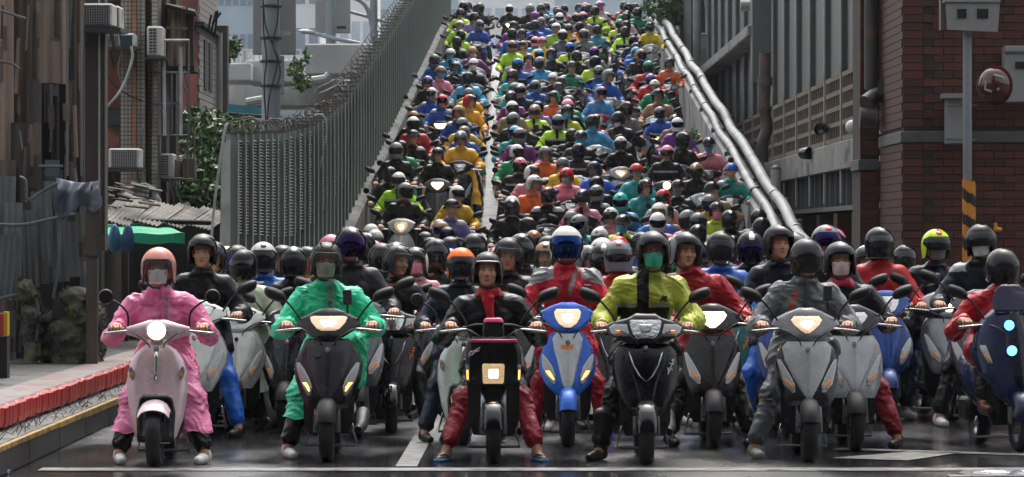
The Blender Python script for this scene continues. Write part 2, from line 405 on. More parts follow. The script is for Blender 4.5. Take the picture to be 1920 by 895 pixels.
def rider(spec, hc=.0115, hb=.018, hh=.005, hd=.005, tag_=''):
    q = dict(DEF); q.update(spec); hip, sh, hd_c = nv(q['hip']), nv(q['sh']), nv(q['head']); bk = q['bulk']; J = {}
    B = Sdf(); B.cap(hip + (-.07, .02, -.02), hip + (.07, .02, -.02), .085); B.cap(hip, sh + (0, .01, -.1), .08, .085, .06); B.cap(sh + (-.12, 0, -.05), sh + (.12, 0, -.05), .035)
    B.cap(sh, hd_c + (0, .035, -.08), .05, .05)
    C = Sdf(); C.fold = q['fold']; hem = None
    for x in (-1, 1):
        C.cap(hip + (.07 * x, .0, -.02), hip + (.06 * x, -.02, .14), .118 * bk, .108 * bk, .06); C.cap(hip + (.06 * x, -.02, .14), sh + (.085 * x, .0, -.12), .108 * bk, .108 * bk, .06)
    C.cap(sh + (-q['shw'] + .03, 0, -.03), sh + (q['shw'] - .03, 0, -.03), .068 * bk, k=.05)
    for x in (-1, 1): C.cap(sh + (.12 * x, .0, -.015), sh * .6 + (hd_c + (0, .03, -.12)) * .4 + (.03 * x, .01, 0), .066, .06, .05)
    ncol = sh * .55 + (hd_c + (0, .03, -.12)) * .45
    C.cap(sh + (0, -.01, -.02), ncol + (0, 0, .0), .085, .070, .04); C.tor(ncol + (0, -.012, .026), .072, .020, -.25, .014); C.tor(ncol + (0, -.02, .0), .078, .022, -.3, .02)
    T = Sdf(); T.fold = q['tfold']; T.cap(hip + (-.07, 0, -.02), hip + (.07, 0, -.02), .115, k=.05)
    hands = []; feet = []
    for i, x in enumerate((-1, 1)):
        S = sh + (q['shw'] * x, 0, -.035); G = nv(q['grips'][i]); Wr = G + (-.01 * x, .11, .035)
        E = ik(S, Wr, .295, .265, (x * .62, .15, q['pol'])); J['e%d' % i] = E
        B.cap(S, E, .045, .04); B.cap(E, Wr, .038, .027, .02)
        rs = q['sleeve']; 
        if rs > .6:
            C.cap(S, E, .080 * bk, .072 * bk, .04); C.cap(E, E + (Wr - E) * .95 * rs, .072 * bk, .057 * bk, .03)
        else: C.cap(S, S + (E - S) * .75, .072 * bk, .066 * bk, .04)
        hands.append((G, x, Wr))
        fx, fy, fz, fw = q['feet'][i]; A = nv((fx, fy, fz + .095)); Hp = hip + (.10 * x, -.01, -.03)
        K = ik(Hp, A, .435, .42, (x * .25, -1., .35)); J['k%d' % i] = K
        B.cap(Hp, K, .075, .055); B.cap(K, K + (A - K) * .3 + (0, .02, 0), .052, .055, .03); B.cap(K + (A - K) * .3 + (0, .02, 0), A, .055, .034, .03)
        dr = nv((math.sin(R(fw)), -math.cos(R(fw)), 0)); B.cap(A + (0, 0, -.03), A - dr * .03 + (0, 0, -.06), .036, .034); B.cap(A + (0, 0, -.05), A + dr * .15 + (0, 0, -.072), .034, .022)
        tl = q['trous']
        if tl > .5: T.cap(Hp, K, .098, .076, .04); T.cap(K, K + (A - K) * .86 * tl, .076, .074, .05)
        else: T.cap(Hp, Hp + (K - Hp) * (.75), .105, .085, .04)
        feet.append((A, fw))
        if q['coat'] == 'long':
            C.cap(Hp + (0, 0, .02), K + (0, .02, .02), .125, .102, .06); e = K + (A - K) * q['hemfrac']
            e = e + (0, 0, -.06); C.cap(K + (0, .02, .0), e, .102, .115, .06); C.cap(Hp, e + (-.03 * x, .14, 0), .10, .11, .08); hem = min(hem if hem is not None else 9., e[2] + .03)
        else: C.cap(Hp + (0, 0, .03), Hp + (K - Hp) * .33 + (0, 0, .015), .13 * bk, .115 * bk, .05)
    hm = Matrix.Translation(hd_c) @ Euler((R(q['pitch']), R(q['roll']), R(q['yaw']))).to_matrix().to_4x4()
    parts = [B.mesh(hb)]; nb = len(parts[0][0]); hv = get_head(hh); parts.append(npxf(hv, hm))
    hq = get_hand(hd)
    for G, x, Wr in hands:
        Mx = Matrix.Translation(G) @ Matrix.Diagonal((-x, 1, 1, 1)) @ Euler((R(q.get('hrx', 0)), 0, R(q.get('hrz', 8)))).to_matrix().to_4x4()
        parts.append(npxf(hq, Mx))
    V, Q = npjoin(*parts); me = mk('person' + tag_, (V, Q), [SKIN, EYEW, EYEB], True)
    L = hv[0]; a1 = np.zeros(len(V), np.float32); a2 = a1.copy()
    a1[nb:nb + len(L)] = ((np.abs(L[:, 0]) < .021) & (np.abs(L[:, 2] + .067) < .009) & (L[:, 1] < -.088)).astype(np.float32)
    bx = np.abs(L[:, 0]); a2[nb:nb + len(L)] = ((bx > .015) & (bx < .052) & (np.abs(L[:, 2] - .026 + .06 * np.abs(bx - .036)) < .004) & (L[:, 1] < -.07)).astype(np.float32)
    
    for nme, ar in (('a1', a1), ('a2', a2)): me.attributes.new(nme, 'FLOAT', 'POINT').data.foreach_set('value', ar)
    # eyes are set into the same mesh
    import bmesh
    bm = bmesh.new(); bm.from_mesh(me)
    for x in (-1, 1):
        for c, r, mi in (((.032 * x, -.080, .002), (.0145, .012, .0055), 1), ((.032 * x, -.0885, .002), (.0062, .005, .0056), 2)):
            v, f = sphere(c, r, 10, 6); bv = [bm.verts.new(hm @ Vector(p)) for p in v]
            for t in f:
                fa = bm.faces.new([bv[k] for k in t]); fa.material_index = mi; fa.smooth = True
    bm.to_mesh(me); bm.free()
    out = dict(body=me, head=hm, feet=feet, J=J, spec=q, sh=sh, ncol=ncol)
    for key, S_, h, pn in (('coat', C, hc, 'paint'), ('trousers', T, hc * 1.15, 'tpaint')):
        v, f = S_.mesh(h)
        if key == 'coat' and hem is not None: v[:, 2] = np.maximum(v[:, 2], hem + .012 * np.sin(v[:, 0] * 31))
        m2 = mk(key, (v, f), [FAB], True)
        if q[pn]:
            ar = q[pn](v, J)
            for k, a in enumerate(ar): m2.attributes.new('a%d' % (k + 1), 'FLOAT', 'POINT').data.foreach_set('value', np.ascontiguousarray(a, np.float32))
        out[key] = m2
    return out
# helmets --------------------------------------------------------------------------------------------
HA, HB, HC = .126, .148, .137; HO = nv((0, .012, .018))
def sst(a, b, x): t = min(1, max(0, (x - a) / (b - a))); return t * t * (3 - 2 * t)
def hpoint(phi, z, sc=1.):
    if z >= 0: r = math.sqrt(max(0, 1 - (z / HC) ** 2))
    else: r = 1 - .10 * (z / .12) ** 2
    return (HO[0] + HA * r * math.sin(phi) * sc, HO[1] - HB * r * math.cos(phi) * sc, HO[2] + z * (sc if z > 0 else 1))
def helmet_shell(kind):
    P = []; n, m = 36, 14
    for i in range(n):
        ph = 2 * PI * i / n; a = min(ph, 2 * PI - ph)
        if kind == 'full': zl = -.135 + .015 * sst(1.6, 2.6, a)
        elif kind == 'half': zl = .035 - .05 * sst(R(60), R(100), a) - .02 * sst(R(110), R(160), a)
        else: zl = .052 + (-.115 - .052) * sst(R(46), R(66), a) + .02 * sst(R(90), R(170), a)
        arc = HC * PI / 2; tot = HC * math.acos(zl / HC) if zl >= 0 else arc - zl; row = []
        for j in range(m + 1):
            s = tot * (.02 + .98 * j / m); z = HC * math.cos(s / HC) if s < arc else -(s - arc)
            p = hpoint(ph, z)
            if kind == 'full' and z < -.05:
                k = sst(-.05, -.11, z) if False else min(1, (-.05 - z) / .06); p = (p[0], p[1] - .022 * k * max(0, math.cos(ph)) ** 2, p[2])
            row.append(p)
        P.append(row)
    c = Vector(HO); v, f = grid_solid(P, lambda p: tuple(c + (Vector(p) - c) * .90 + Vector((0, 0, -.001))), wrap=True)
    edge = [P[i][m] for i in range(n)]
    return (v, f), edge
def visor_patch(z0, z1, span, sc, drop=0., n=22, m=8):
    P = []
    for i in range(n + 1):
        ph = R(-span + 2 * span * i / n); row = []
        for j in range(m + 1):
            t = j / m; e = sst(.55, 1., abs(2 * i / n - 1)); zb = z1 + (z0 - z1) * .45 * e; zt = z0 - (z0 - z1) * .18 * e
            z = zt + (zb - zt) * t; p = hpoint(ph, z, sc)
            row.append((p[0], p[1] - .012 * math.sin(PI * min(1, t * .9)) * max(0, math.cos(ph)), p[2]))
        P.append(row)
    c = Vector(HO); return grid_solid(P, lambda p: tuple(c + (Vector(p) - c) * .975))
HEL = {}
for kind in ('jet', 'full', 'half'):
    vf, edge = helmet_shell(kind)
    HEL[kind] = dict(shell=mk('helmet', vf, SHELL, True, 50), trim=mk('trim', tube(edge + [edge[0]], .0065, 6, False), TRIM, True))
V_LONG = visor_patch(.062, -.108, 80, 1.035); V_SHORT = visor_patch(.070, -.045, 78, 1.035); V_UP = visor_patch(.125, .035, 74, 1.06); V_FULL = visor_patch(.055, -.052, 74, 1.022)
VISM = {}
for key, vf in (('long', V_LONG), ('short', V_SHORT), ('up', V_UP), ('full', V_FULL)):
    for c, m in VIS.items(): VISM[key + c] = mk('visor', vf, m, True, 50)
STRAP = mk('chin_strap', tube(smooth_path([(-.098, .0, -.03), (-.080, -.02, -.09), (-.04, -.055, -.128), (0, -.065, -.135), (.04, -.055, -.128), (.080, -.02, -.09), (.098, .0, -.03)], 3), .0075, 6), TRIM, True)
STRIPE = mat('helmet_graphic', tint=True, rough=.25, coat=.5)
GRAPH = mk('graphic', visor_patch(.1345, .085, 20, 1.006, n=6, m=6), STRIPE, True, 50)
PEAK = mk('peak', join(visor_patch(.078, .052, 62, 1.05), xf(visor_patch(.064, .054, 56, 1.16), (0, 0, .0))), TRIM, True, 50)
VENT = mk('vent', join(*[xf(sphere((0, 0, 0), (.008, .02, .005), 8, 5), (.045 * s, -.075, .138), (R(-32), 0, 0)) for s in (-1, 1)]), TRIM, True)
def mask_mesh():
    P = []
    for i in range(15):
        a = R(-72 + 144 * i / 14); row = []
        for j in range(9):
            t = j / 8; z = -.006 - .105 * t; w = 1 - .16 * t * t
            y = -(.100 * math.cos(a) ** .8 if abs(a) < 1.5 else 0) * w - .024 * math.exp(-(a / .32) ** 2) * math.exp(-((t - .3) / .35) ** 2) - .010
            z += .012 * (1 - math.cos(a)); row.append((.080 * math.sin(a) * w, y, z - .012 * math.exp(-(a / .3) ** 2) * (t - .9)))
        P.append(row)
    return grid_solid(P, .006)
MASKM = mk('face_mask', mask_mesh(), MASK, True)
GLASSM = mk('glasses', join(*[xf(tube([(.026 * math.cos(2 * PI * k / 14), 0, .019 * math.sin(2 * PI * k / 14)) for k in range(15)], .0022, 5, False), (.033 * s, -.108, 0)) for s in (-1, 1)],
             tube([(-.008, -.11, .004), (.008, -.11, .004)], .002, 5), *[tube([(.059 * s, -.105, .005), (.08 * s, -.03, .008)], .002, 5) for s in (-1, 1)]), TRIM, True)
def shoe_mesh(kind):
    s = Sdf(); top = .105 if kind == 'boot' else .075
    s.cap((0, .045, .045), (0, -.06, .04), .042, .040, .02); s.cap((0, -.06, .035), (0, -.165, .030), .040, .034, .02); s.cap((0, .03, .06), (0, .02, top), .044, .046, .02)
    if kind == 'boot': s.cap((0, .02, .1), (0, .03, .34), .05, .062, .02)
    v, f = s.mesh(.010); v[:, 2] = np.maximum(v[:, 2], 0.002); return v, f
SHOES = {k: mk('shoe', shoe_mesh(k), SHOE, True) for k in ('shoe', 'boot')}
SOLEM = mk('sole', join(loft([((0, .075, .011), (.02, 0, 0), (0, 0, .010), 3), ((0, .06, .011), (.036, 0, 0), (0, 0, .011), 4), ((0, -.06, .011), (.04, 0, 0), (0, 0, .011), 4), ((0, -.15, .011), (.042, 0, 0), (0, 0, .011), 4), ((0, -.185, .011), (.026, 0, 0), (0, 0, .01), 3)], 14),
             tube(smooth_path([(-.035, -.03, .02), (-.025, -.07, .055), (0, -.125, .05), (.025, -.07, .055), (.035, -.03, .02)], 4), .006, 6)), SHOE, True, 50)
def scarf_mesh(c, long_=.22):
    s = Sdf(); s.fold = .006; s.tor(c + nv((0, -.014, .025)), .066, .03, -.3, .02); s.tor(c + nv((0, -.02, -.01)), .075, .03, -.35, .02)
    if long_: s.cap(c + nv((.01, -.11, -.03)), c + nv((.02, -.135, -.03 - long_)), .034, .028, .02); s.cap(c + nv((-.03, -.10, -.02)), c + nv((.0, -.125, -.12)), .03, .03, .02)
    return s.mesh(.011)
C_ = {k: lin(v) for k, v in dict(k=(.065, .065, .07), w=(.86, .86, .84), s=(.46, .47, .48), r=(.80, .12, .14), p=(.90, .56, .64), y=(.95, .74, .10), l=(.80, .95, .14), b=(.10, .38, .76), c=(.28, .68, .86),
      g=(.14, .58, .40), t=(.18, .70, .66), o=(.96, .44, .12), m=(.50, .18, .54), n=(.58, .46, .33), d=(.08, .11, .20), v=(.55, .47, .76), f=(.90, .25, .52), a=(.20, .21, .22)).items()}
CN = dict(k='black', w='white', s='grey', r='red', p='pale pink', y='yellow', l='lime', b='blue', c='light blue', g='green', t='teal', o='orange', m='purple', n='tan', d='navy', v='lavender', f='magenta', a='charcoal')
def dress(rd, label, loc, rz, colors, helmet=('jet', 'k', 'long', 'k'), mask=None, shoes=('shoe', 'k'), rx=0., scale=1., group=None, glasses=False, scarf=None, graphic=None, peak=False, hide_shoes=False, coatname='raincoat', hscale=1.07):
    """one person: body mesh with clothing children"""
    o = ob('person', rd['body'], None, loc, (rx, 0, rz), scale=(scale,) * 3); tag(o, label, 'person', group)
    ob(coatname, rd['coat'], o, color=colors[0]); ob('trousers', rd['trousers'], o, color=colors[1])
    hm = rd['head'] @ Matrix.Scale(hscale, 4); kind, hc, vis, vc = helmet
    h = ob('helmet', HEL[kind]['shell'], o, color=C_[hc] if isinstance(hc, str) else hc); h.matrix_local = hm
    ob('trim', HEL[kind]['trim'], h)
    if kind != 'full' and not hide_shoes: ob('chin_strap', STRAP, h)
    if vis: ob('visor', VISM[('full' if kind == 'full' else vis) + vc], h)
    if graphic: ob('graphic', GRAPH, h, color=C_[graphic] if isinstance(graphic, str) else graphic)
    if peak: ob('peak', PEAK, h)
    if mask is not None:
        m = ob('face_mask', MASKM, o, color=mask); m.matrix_local = rd['head']
    if glasses:
        m = ob('glasses', GLASSM, o); m.matrix_local = rd['head']
    if scarf is not None:
        ob('scarf', mk('scarf', scarf_mesh(rd['ncol'], scarf[1]), FAB, True), o, color=scarf[0])
    if not hide_shoes:
        for A, fw in rd['feet']:
            if shoes[0] == 'flip': s = ob('flip_flop', SOLEM, o, color=shoes[1])
            else: s = ob('shoe' if shoes[0] == 'shoe' else 'rubber_boot', SHOES[shoes[0]], o, color=C_[shoes[1]] if isinstance(shoes[1], str) else shoes[1])
            s.location = (A[0], A[1], A[2] - .095); s.rotation_euler = (0, 0, R(fw))
    return o
# ------------------------------------------------------------------ scooters (front faces -Y, origin on the ground between the wheels)
PAINT = mat('scooter_paint', tint=True, rough=.25, metal=.25, spec=.35, coat=.25, var=.08, vscale=10, bump=.06, bscale=160, rvar=.1)
PLAST = mat('black_plastic', (.010, .010, .011), .45, spec=.3, bump=.15, bscale=120, rvar=.12)
GLOSSK = mat('gloss_black', (.007, .007, .008), .10, coat=.25, bump=.05, bscale=180)
CHROME = mat('chrome', (.6, .6, .6), .18, metal=1., rvar=.08); STEEL = mat('steel', (.32, .32, .33), .32, metal=1., rvar=.1)
TYRE = mat('tyre', (.014, .014, .015), .5, bump=.5, bscale=90, rvar=.15)
SEATM = mat('seat_vinyl', (.018, .018, .02), .4, bump=.2, bscale=90)
LENS = visor_mat('lens', (.55, .56, .57), .35, .06)
REFL = mat('reflector', (.62, .62, .6), .16, metal=1., bump=.5, bscale=45)
LIT = mat('lamp_lit', (1, .9, .7), .3, emit=6., ecol=(1., .80, .52), bump=.6, bscale=30); LITB = mat('lamp_hot', (1, .95, .8), .3, emit=26., ecol=(1., .78, .46))
LED = mat('lamp_blue_led', (.6, .85, 1), .3, emit=3.5, ecol=(.05, .36, 1.)); LOFF = mat('lamp_off', (.42, .42, .4), .15, metal=.7, bump=.35, bscale=50)
GLOWR = mat('reflector_glow', (.7, .62, .5), .2, metal=.9, emit=.26, ecol=(1., .62, .28), bump=.5, bscale=45)  # bulb light on reflector and lens is put in as their own emission
GLOWH = mat('reflector_hot_glow', (.8, .7, .55), .2, metal=.6, emit=2.2, ecol=(1., .64, .30))  # same painted bulb light, stronger, for the blazing lamps
AMBER = mat('amber_lens', (.75, .26, .04), .15, coat=.6); AMBLIT = mat('amber_lit', (1, .5, .1), .2, emit=2.2, ecol=(1., .42, .08))
CLEARI = mat('indicator_clear', (.36, .36, .35), .12, metal=.6, bump=.3, bscale=60)
DECAL = mat('decal', tint=True, rough=.4)
def wheel_meshes(Rw=.225, w=.055):
    pr = [(Rw - .075, -w * .75), (Rw - .045, -w), (Rw - .02, -w * .95), (Rw - .004, -w * .6), (Rw, -w * .2), (Rw, w * .2), (Rw - .004, w * .6), (Rw - .02, w * .95), (Rw - .045, w), (Rw - .075, w * .75), (Rw - .075, -w * .75)]
    ty = lathe(pr, 28, 'x')
    rim = [lathe([(Rw - .074, -.036), (Rw - .088, -.03), (Rw - .088, .03), (Rw - .074, .036)], 24, 'x'), lathe([(.001, -.045), (.035, -.045), (.035, .045), (.001, .045)], 14, 'x')]
    for k in range(5):
        a = 2 * PI * k / 5; rim.append(tube([(0, .03 * math.cos(a), .03 * math.sin(a)), (0, (Rw - .085) * math.cos(a), (Rw - .085) * math.sin(a))], [.018, .013], 6))
    return mk('tyre', ty, TYRE, True, 40), mk('rim', join(*rim), STEEL, True, 40)
TYM, RIM = wheel_meshes()
def arc_fender(Rf, hw, a0, a1, yc=-.62, zc=.225, curve=.03, n=16, m=8):
    P = []
    for i in range(n + 1):
        a = R(a0 + (a1 - a0) * i / n); row = []
        for j in range(m + 1):
            u = 2 * j / m - 1; r = Rf - curve * u * u - .03 * abs(u) ** 8; row.append((hw * u, yc - r * math.cos(a), zc + r * math.sin(a)))
        P.append(row)
    c = Vector((0, yc, zc)); return grid_solid(P, lambda p: (p[0] * .95, yc + (p[1] - yc) * .965, zc + (p[2] - zc) * .965))
FORK = [mk('fork', tube([(.085 * s, -.62, .225), (.08 * s, -.56, .42), (.075 * s, -.50, .6)], [.02, .019, .022], 8), STEEL, True) for s in (-1, 1)]
FLOOR = mk('floorboard', box(-.17, .17, -.36, .06, .27, .33, .015), PLAST)
INNER = mk('inner_fender', rowpatch([(.20, -.15, .15), (.3, -.19, .19), (.6, -.2, .2), (.7, -.16, .16)], lambda x, z: -.385 + 1.2 * x * x, thick=.05), PLAST, True, 45)
BODYM = mk('tail_body', loft([((0, .02, .42), (.15, 0, 0), (0, 0, .15), 3), ((0, .18, .48), (.19, 0, 0), (0, 0, .22), 3), ((0, .55, .56), (.19, 0, 0), (0, 0, .19), 3), ((0, .85, .66), (.13, 0, 0), (0, 0, .11), 2.5), ((0, 1.0, .71), (.05, 0, 0), (0, 0, .05), 2)], 18), PAINT, True, 50)
SEAT = mk('seat', loft([((0, .0, .70), (.07, 0, 0), (0, 0, .03), 2.5), ((0, .1, .735), (.12, 0, 0), (0, 0, .05), 3), ((0, .3, .75), (.145, 0, 0), (0, 0, .05), 3), ((0, .45, .78), (.15, 0, 0), (0, 0, .06), 3), ((0, .75, .80), (.12, 0, 0), (0, 0, .055), 3), ((0, .88, .79), (.06, 0, 0), (0, 0, .03), 2.5)], 16), SEATM, True, 60)
ENGINE = mk('engine', join(box(-.2, .14, .3, .62, .2, .4, .03), tube([(.2, .2, .2), (.22, .5, .22), (.22, .9, .3)], [.03, .05, .055], 10)), PLAST, True, 40)
STAND = mk('centre_stand', tube([(-.16, .12, .25), (-.2, .2, .08), (.2, .2, .08), (.16, .12, .25)], .012, 6), STEEL, True)
def bars(zg=1.0, bend=.0):
    L = []
    for s in (-1, 1):
        L.append(dict(name='handlebar', me=mk('handlebar', tube(smooth_path([(.02 * s, -.36, zg + .03), (.14 * s, -.33, zg + .03), (.24 * s, -.26, zg), (.30 * s, -.235, zg)], 3), .013, 8), PLAST, True), lod=1))
        L.append(dict(name='grip', me=mk('grip', tube([(.255 * s, -.25, zg), (.38 * s, -.205, zg)], .0175, 10), RUBBER, True), lod=1))
        L.append(dict(name='brake_lever', me=mk('brake_lever', tube(smooth_path([(.2 * s, -.32, zg), (.28 * s, -.31, zg - .005), (.41 * s, -.262, zg - .02)], 3), [.009] * 6 + [.011], 6), CHROME, True), lod=1))
    return L
def mirrors(kind='sport', zg=1.0):
    L = []
    for s in (-1, 1):
        if kind == 'round':
            st = smooth_path([(.23 * s, -.27, zg + .02), (.235 * s, -.27, zg + .13), (.30 * s, -.25, zg + .2), (.36 * s, -.24, zg + .23)], 4); c = (.40 * s, -.235, zg + .255)
            hd = loft([((c[0], c[1] - .03, c[2]), (.02, 0, 0), (0, 0, .02), 2), ((c[0], c[1] - .022, c[2]), (.05, 0, 0), (0, 0, .05), 2), ((c[0], c[1], c[2]), (.058, 0, 0), (0, 0, .058), 2), ((c[0], c[1] + .01, c[2]), (.055, 0, 0), (0, 0, .055), 2)], 18)
        else:
            st = smooth_path([(.20 * s, -.28, zg + .03), (.24 * s, -.27, zg + .10), (.31 * s, -.25, zg + .19), (.36 * s, -.24, zg + .235)], 4); c = (.415 * s, -.235, zg + .26); tx = .35 * s
            def e(dx, dz): return (dx, 0, dx * tx)
            hd = loft([((c[0], c[1] - .045, c[2]), (.03, 0, .03 * tx), (0, 0, .018), 2.4), ((c[0], c[1] - .03, c[2]), (.07, 0, .07 * tx), (0, 0, .035), 2.4), ((c[0], c[1], c[2]), (.085, 0, .085 * tx), (0, 0, .05), 2.6), ((c[0], c[1] + .012, c[2]), (.08, 0, .08 * tx), (0, 0, .046), 2.6)], 18)
        L.append(dict(name='mirror', me=mk('mirror', hd, PLAST, True, 50), lod=0, subs=[dict(name='mirror_stem', me=mk('mirror_stem', tube(st, .008, 6), PLAST, True), lod=0)]))
    return L
CABLES = [mk('brake_cable', tube(smooth_path([(.21 * s, -.31, 1.0), (.17 * s, -.47, .99), (.08 * s, -.50, .93), (.05 * s, -.44, .88)], 5), .0055, 5), RUBBER, True) for s in (-1, 1)]
def common(zg=1.0, mir='sport', fend=None):
    L = [dict(name='tail_body', me=BODYM, tint='c0', lod=1), dict(name='seat', me=SEAT, lod=1), dict(name='floorboard', me=FLOOR, lod=1), dict(name='inner_fender', me=INNER, lod=0), dict(name='engine', me=ENGINE, lod=2), dict(name='centre_stand', me=STAND, lod=2)]
    for y, l in ((-.62, 0), (.66, 2)): L.append(dict(name='wheel', me=TYM, loc=(0, y, .225), lod=l, subs=[dict(name='rim', me=RIM, lod=1)]))
    for f in FORK: L.append(dict(name='fork', me=f, lod=1))
    for c in CABLES: L.append(dict(name='brake_cable', me=c, lod=2))
    return L + bars(zg) + mirrors(mir, zg)
def lampset(rows, yf, inner=None, name='headlight', emboss=.004):
    """lens bowl with reflector and lamp as sub-parts"""
    z0 = sum(r[0] for r in rows) / len(rows); xc = sum((r[1] + r[2]) / 2 for r in rows) / len(rows)
    sh = lambda k: [(z0 + (r[0] - z0) * k, xc + (r[1] - xc) * k, xc + (r[2] - xc) * k) for r in rows]
    bez = mk('headlight', rowpatch(sh(1.10), lambda x, z: yf(x, z) - emboss, thick=.03, edge=.008), PLAST, True, 45)
    g = lambda m: mk('lamp', rowpatch(sh(.96), lambda x, z: yf(x, z) - emboss - .005, thick=.01, edge=.004), m, True, 45)
    k = .42
    h = lambda m: mk('bulb', rowpatch(sh(k), lambda x, z: yf(x, z) - emboss - .009, thick=.006, edge=.004), m, True, 45)
    return dict(name=name, me=bez, lod=0, subs=[dict(name='reflector', me=g(REFL), lit=g(GLOWR), hot=g(GLOWH), lod=0), dict(name='lamp', me=h(LOFF), lit=h(LIT), hot=h(LITB), lod=0)])
def indicator(rows, yf, both=True):
    L = []
    z0 = sum(r[0] for r in rows) / len(rows); xc = sum((r[1] + r[2]) / 2 for r in rows) / len(rows)
    low = sorted(rows, key=lambda r: r[0])[:max(2, len(rows) // 2 + 1)]; lx = [(z0 - (z0 - low[0][0]) * .75 + (r[0] - low[0][0]) * .55, r[1] + (r[2] - r[1]) * .34, r[2] - (r[2] - r[1]) * .28) for r in low]
    for s in (1, -1):
        f = (lambda v: v) if s == 1 else mirx
        a = mk('indicator', f(rowpatch(rows, lambda x, z: yf(x, z) - .005, 8, 8, .012, .004)), CLEARI, True, 45)
        b = mk('amber_bulb', f(rowpatch(lx, lambda x, z: yf(x, z) - .0085, 6, 6, .006, .002)), AMBER, True, 45)
        b2 = mk('amber_bulb', f(rowpatch(lx, lambda x, z: yf(x, z) - .0085, 6, 6, .006, .002)), AMBLIT, True, 45)
        L.append(dict(name='indicator', me=a, lod=1, subs=[dict(name='amber_bulb', me=b, alit=b2, lod=2)]))
    return L
def strip(pts, yf, hw, off=.006):
    P = []
    for x, z in pts: P.append([(x - hw, yf(x, z) - off, z), (x + hw, yf(x, z) - off, z)])
    v, f = grid_solid(P, .006); return v, [tuple(reversed(q)) for q in f]
def disc(c, r, yf, off=.006, n=16):
    return xf(lathe([(.0005, -.004), (r, -.003), (r, .006)], n, 'y'), (c[0], yf(*c) - off, c[1]))
def sport(spec):
    """angular front with slanted lights: centre beak panel (c0), side wings (c1)"""
    ya = lambda x, z: -.45 - .40 * (.9 - z) + .34 * abs(x) + .5 * x * x; yc = lambda x, z: -.43 + .28 * abs(x) + .9 * x * x + .55 * (z - 1.0)
    L = common(mir=spec.get('mir', 'sport'))
    cw = spec['cowl']; L.append(dict(name='handlebar_cowl', me=mk('handlebar_cowl', rowpatch(cw, yc, 20, 14, .10, .02), PAINT, True, 40), tint='cc', lod=0)); L.append(lampset(spec['lens'], yc, spec.get('inner')))
    L.append(dict(name='front_apron', me=mk('front_apron', rowpatch(spec['wing'], ya, 24, 16, .10, .02), PAINT, True, 40), tint='c1', lod=0,
                  subs=[dict(name='beak_panel', me=mk('beak_panel', rowpatch(spec['beak'], lambda x, z: ya(x, z) - .016, 16, 14, .03, .012), PAINT, True, 40), tint='c0', lod=0)]))
    L += indicator(spec['ind'], lambda x, z: ya(x, z) - .012)
    L.append(dict(name='front_fender', me=mk('front_fender', arc_fender(.26, .075, 20, 150), PLAST if spec.get('fblack', True) else PAINT, True, 50), tint='c1', lod=0))
    yb = lambda x, z: ya(x, z) - .018
    L.append(dict(name='emblem', me=mk('emblem', disc((0, spec.get('emz', .845)), .020, yb, .008), CHROME, True, 40), lod=2))
    if spec.get('slots'):
        L.append(dict(name='air_slot', me=mk('air_slot', rowpatch([(.775, -.105, -.06), (.805, -.115, -.045)], yb, 6, 4, .01, .001), GLOSSK), lod=2))
    if spec.get('sticker'): L.append(dict(name='sticker', me=mk('sticker', rowpatch([(.79, -.055, .045), (.825, -.055, .05)], yb, 6, 4, .004, .0), DECAL), tint='c2', lod=2))
    return L
SP_B = dict(cowl=[(.91, -.05, .05), (.94, -.12, .12), (.99, -.20, .20), (1.03, -.245, .245), (1.07, -.235, .235), (1.12, -.14, .14), (1.155, -.05, .05)], lens=[(.985, -.055, .055), (1.0, -.09, .09), (1.05, -.135, .135), (1.09, -.15, .15), (1.10, -.12, .12)],
            wing=[(.40, -.15, .15), (.5, -.205, .205), (.62, -.25, .25), (.72, -.262, .262), (.82, -.225, .225), (.90, -.18, .18), (.925, -.15, .15)], beak=[(.43, -.008, .008), (.55, -.085, .085), (.65, -.13, .13), (.76, -.16, .16), (.86, -.165, .165), (.915, -.13, .13)],
            ind=[(.50, .125, .150), (.56, .115, .185), (.62, .135, .215), (.69, .175, .238), (.745, .215, .242)], slots=True)
SP_D = dict(cowl=[(.92, -.06, .06), (.97, -.14, .14), (1.03, -.2, .2), (1.08, -.23, .23), (1.13, -.15, .15), (1.165, -.05, .05)], lens=[(.96, -.03, .03), (.99, -.075, .075), (1.04, -.105, .105), (1.09, -.115, .115), (1.115, -.095, .095)], inner=.86,
            wing=[(.42, -.10, .10), (.5, -.18, .18), (.60, -.225, .225), (.70, -.232, .232), (.80, -.2, .2), (.89, -.15, .15), (.93, -.11, .11)], beak=[(.43, -.01, .01), (.52, -.05, .05), (.65, -.075, .075), (.78, -.11, .11), (.87, -.125, .125), (.925, -.09, .09)],
            ind=[(.51, .10, .125), (.57, .10, .175), (.64, .12, .205), (.70, .16, .215), (.745, .195, .212)], sticker=True, fblack=False)
SP_F = dict(cowl=[(.92, -.05, .05), (.95, -.13, .13), (.99, -.21, .21), (1.03, -.26, .26), (1.07, -.24, .24), (1.12, -.15, .15), (1.16, -.05, .05)], lens=[(.965, -.02, .02), (.99, -.055, .055), (1.03, -.10, .10), (1.07, -.125, .125), (1.10, -.10, .10)], inner=.9,
            wing=[(.42, -.16, .16), (.5, -.2, .2), (.62, -.235, .235), (.74, -.235, .235), (.84, -.21, .21), (.91, -.17, .17)], beak=[(.46, -.01, .01), (.54, -.06, .06), (.65, -.12, .12), (.76, -.17, .17), (.86, -.19, .19), (.905, -.15, .15)],
            ind=[(.52, .10, .125), (.58, .10, .185), (.65, .135, .205), (.72, .175, .222), (.77, .205, .228)])
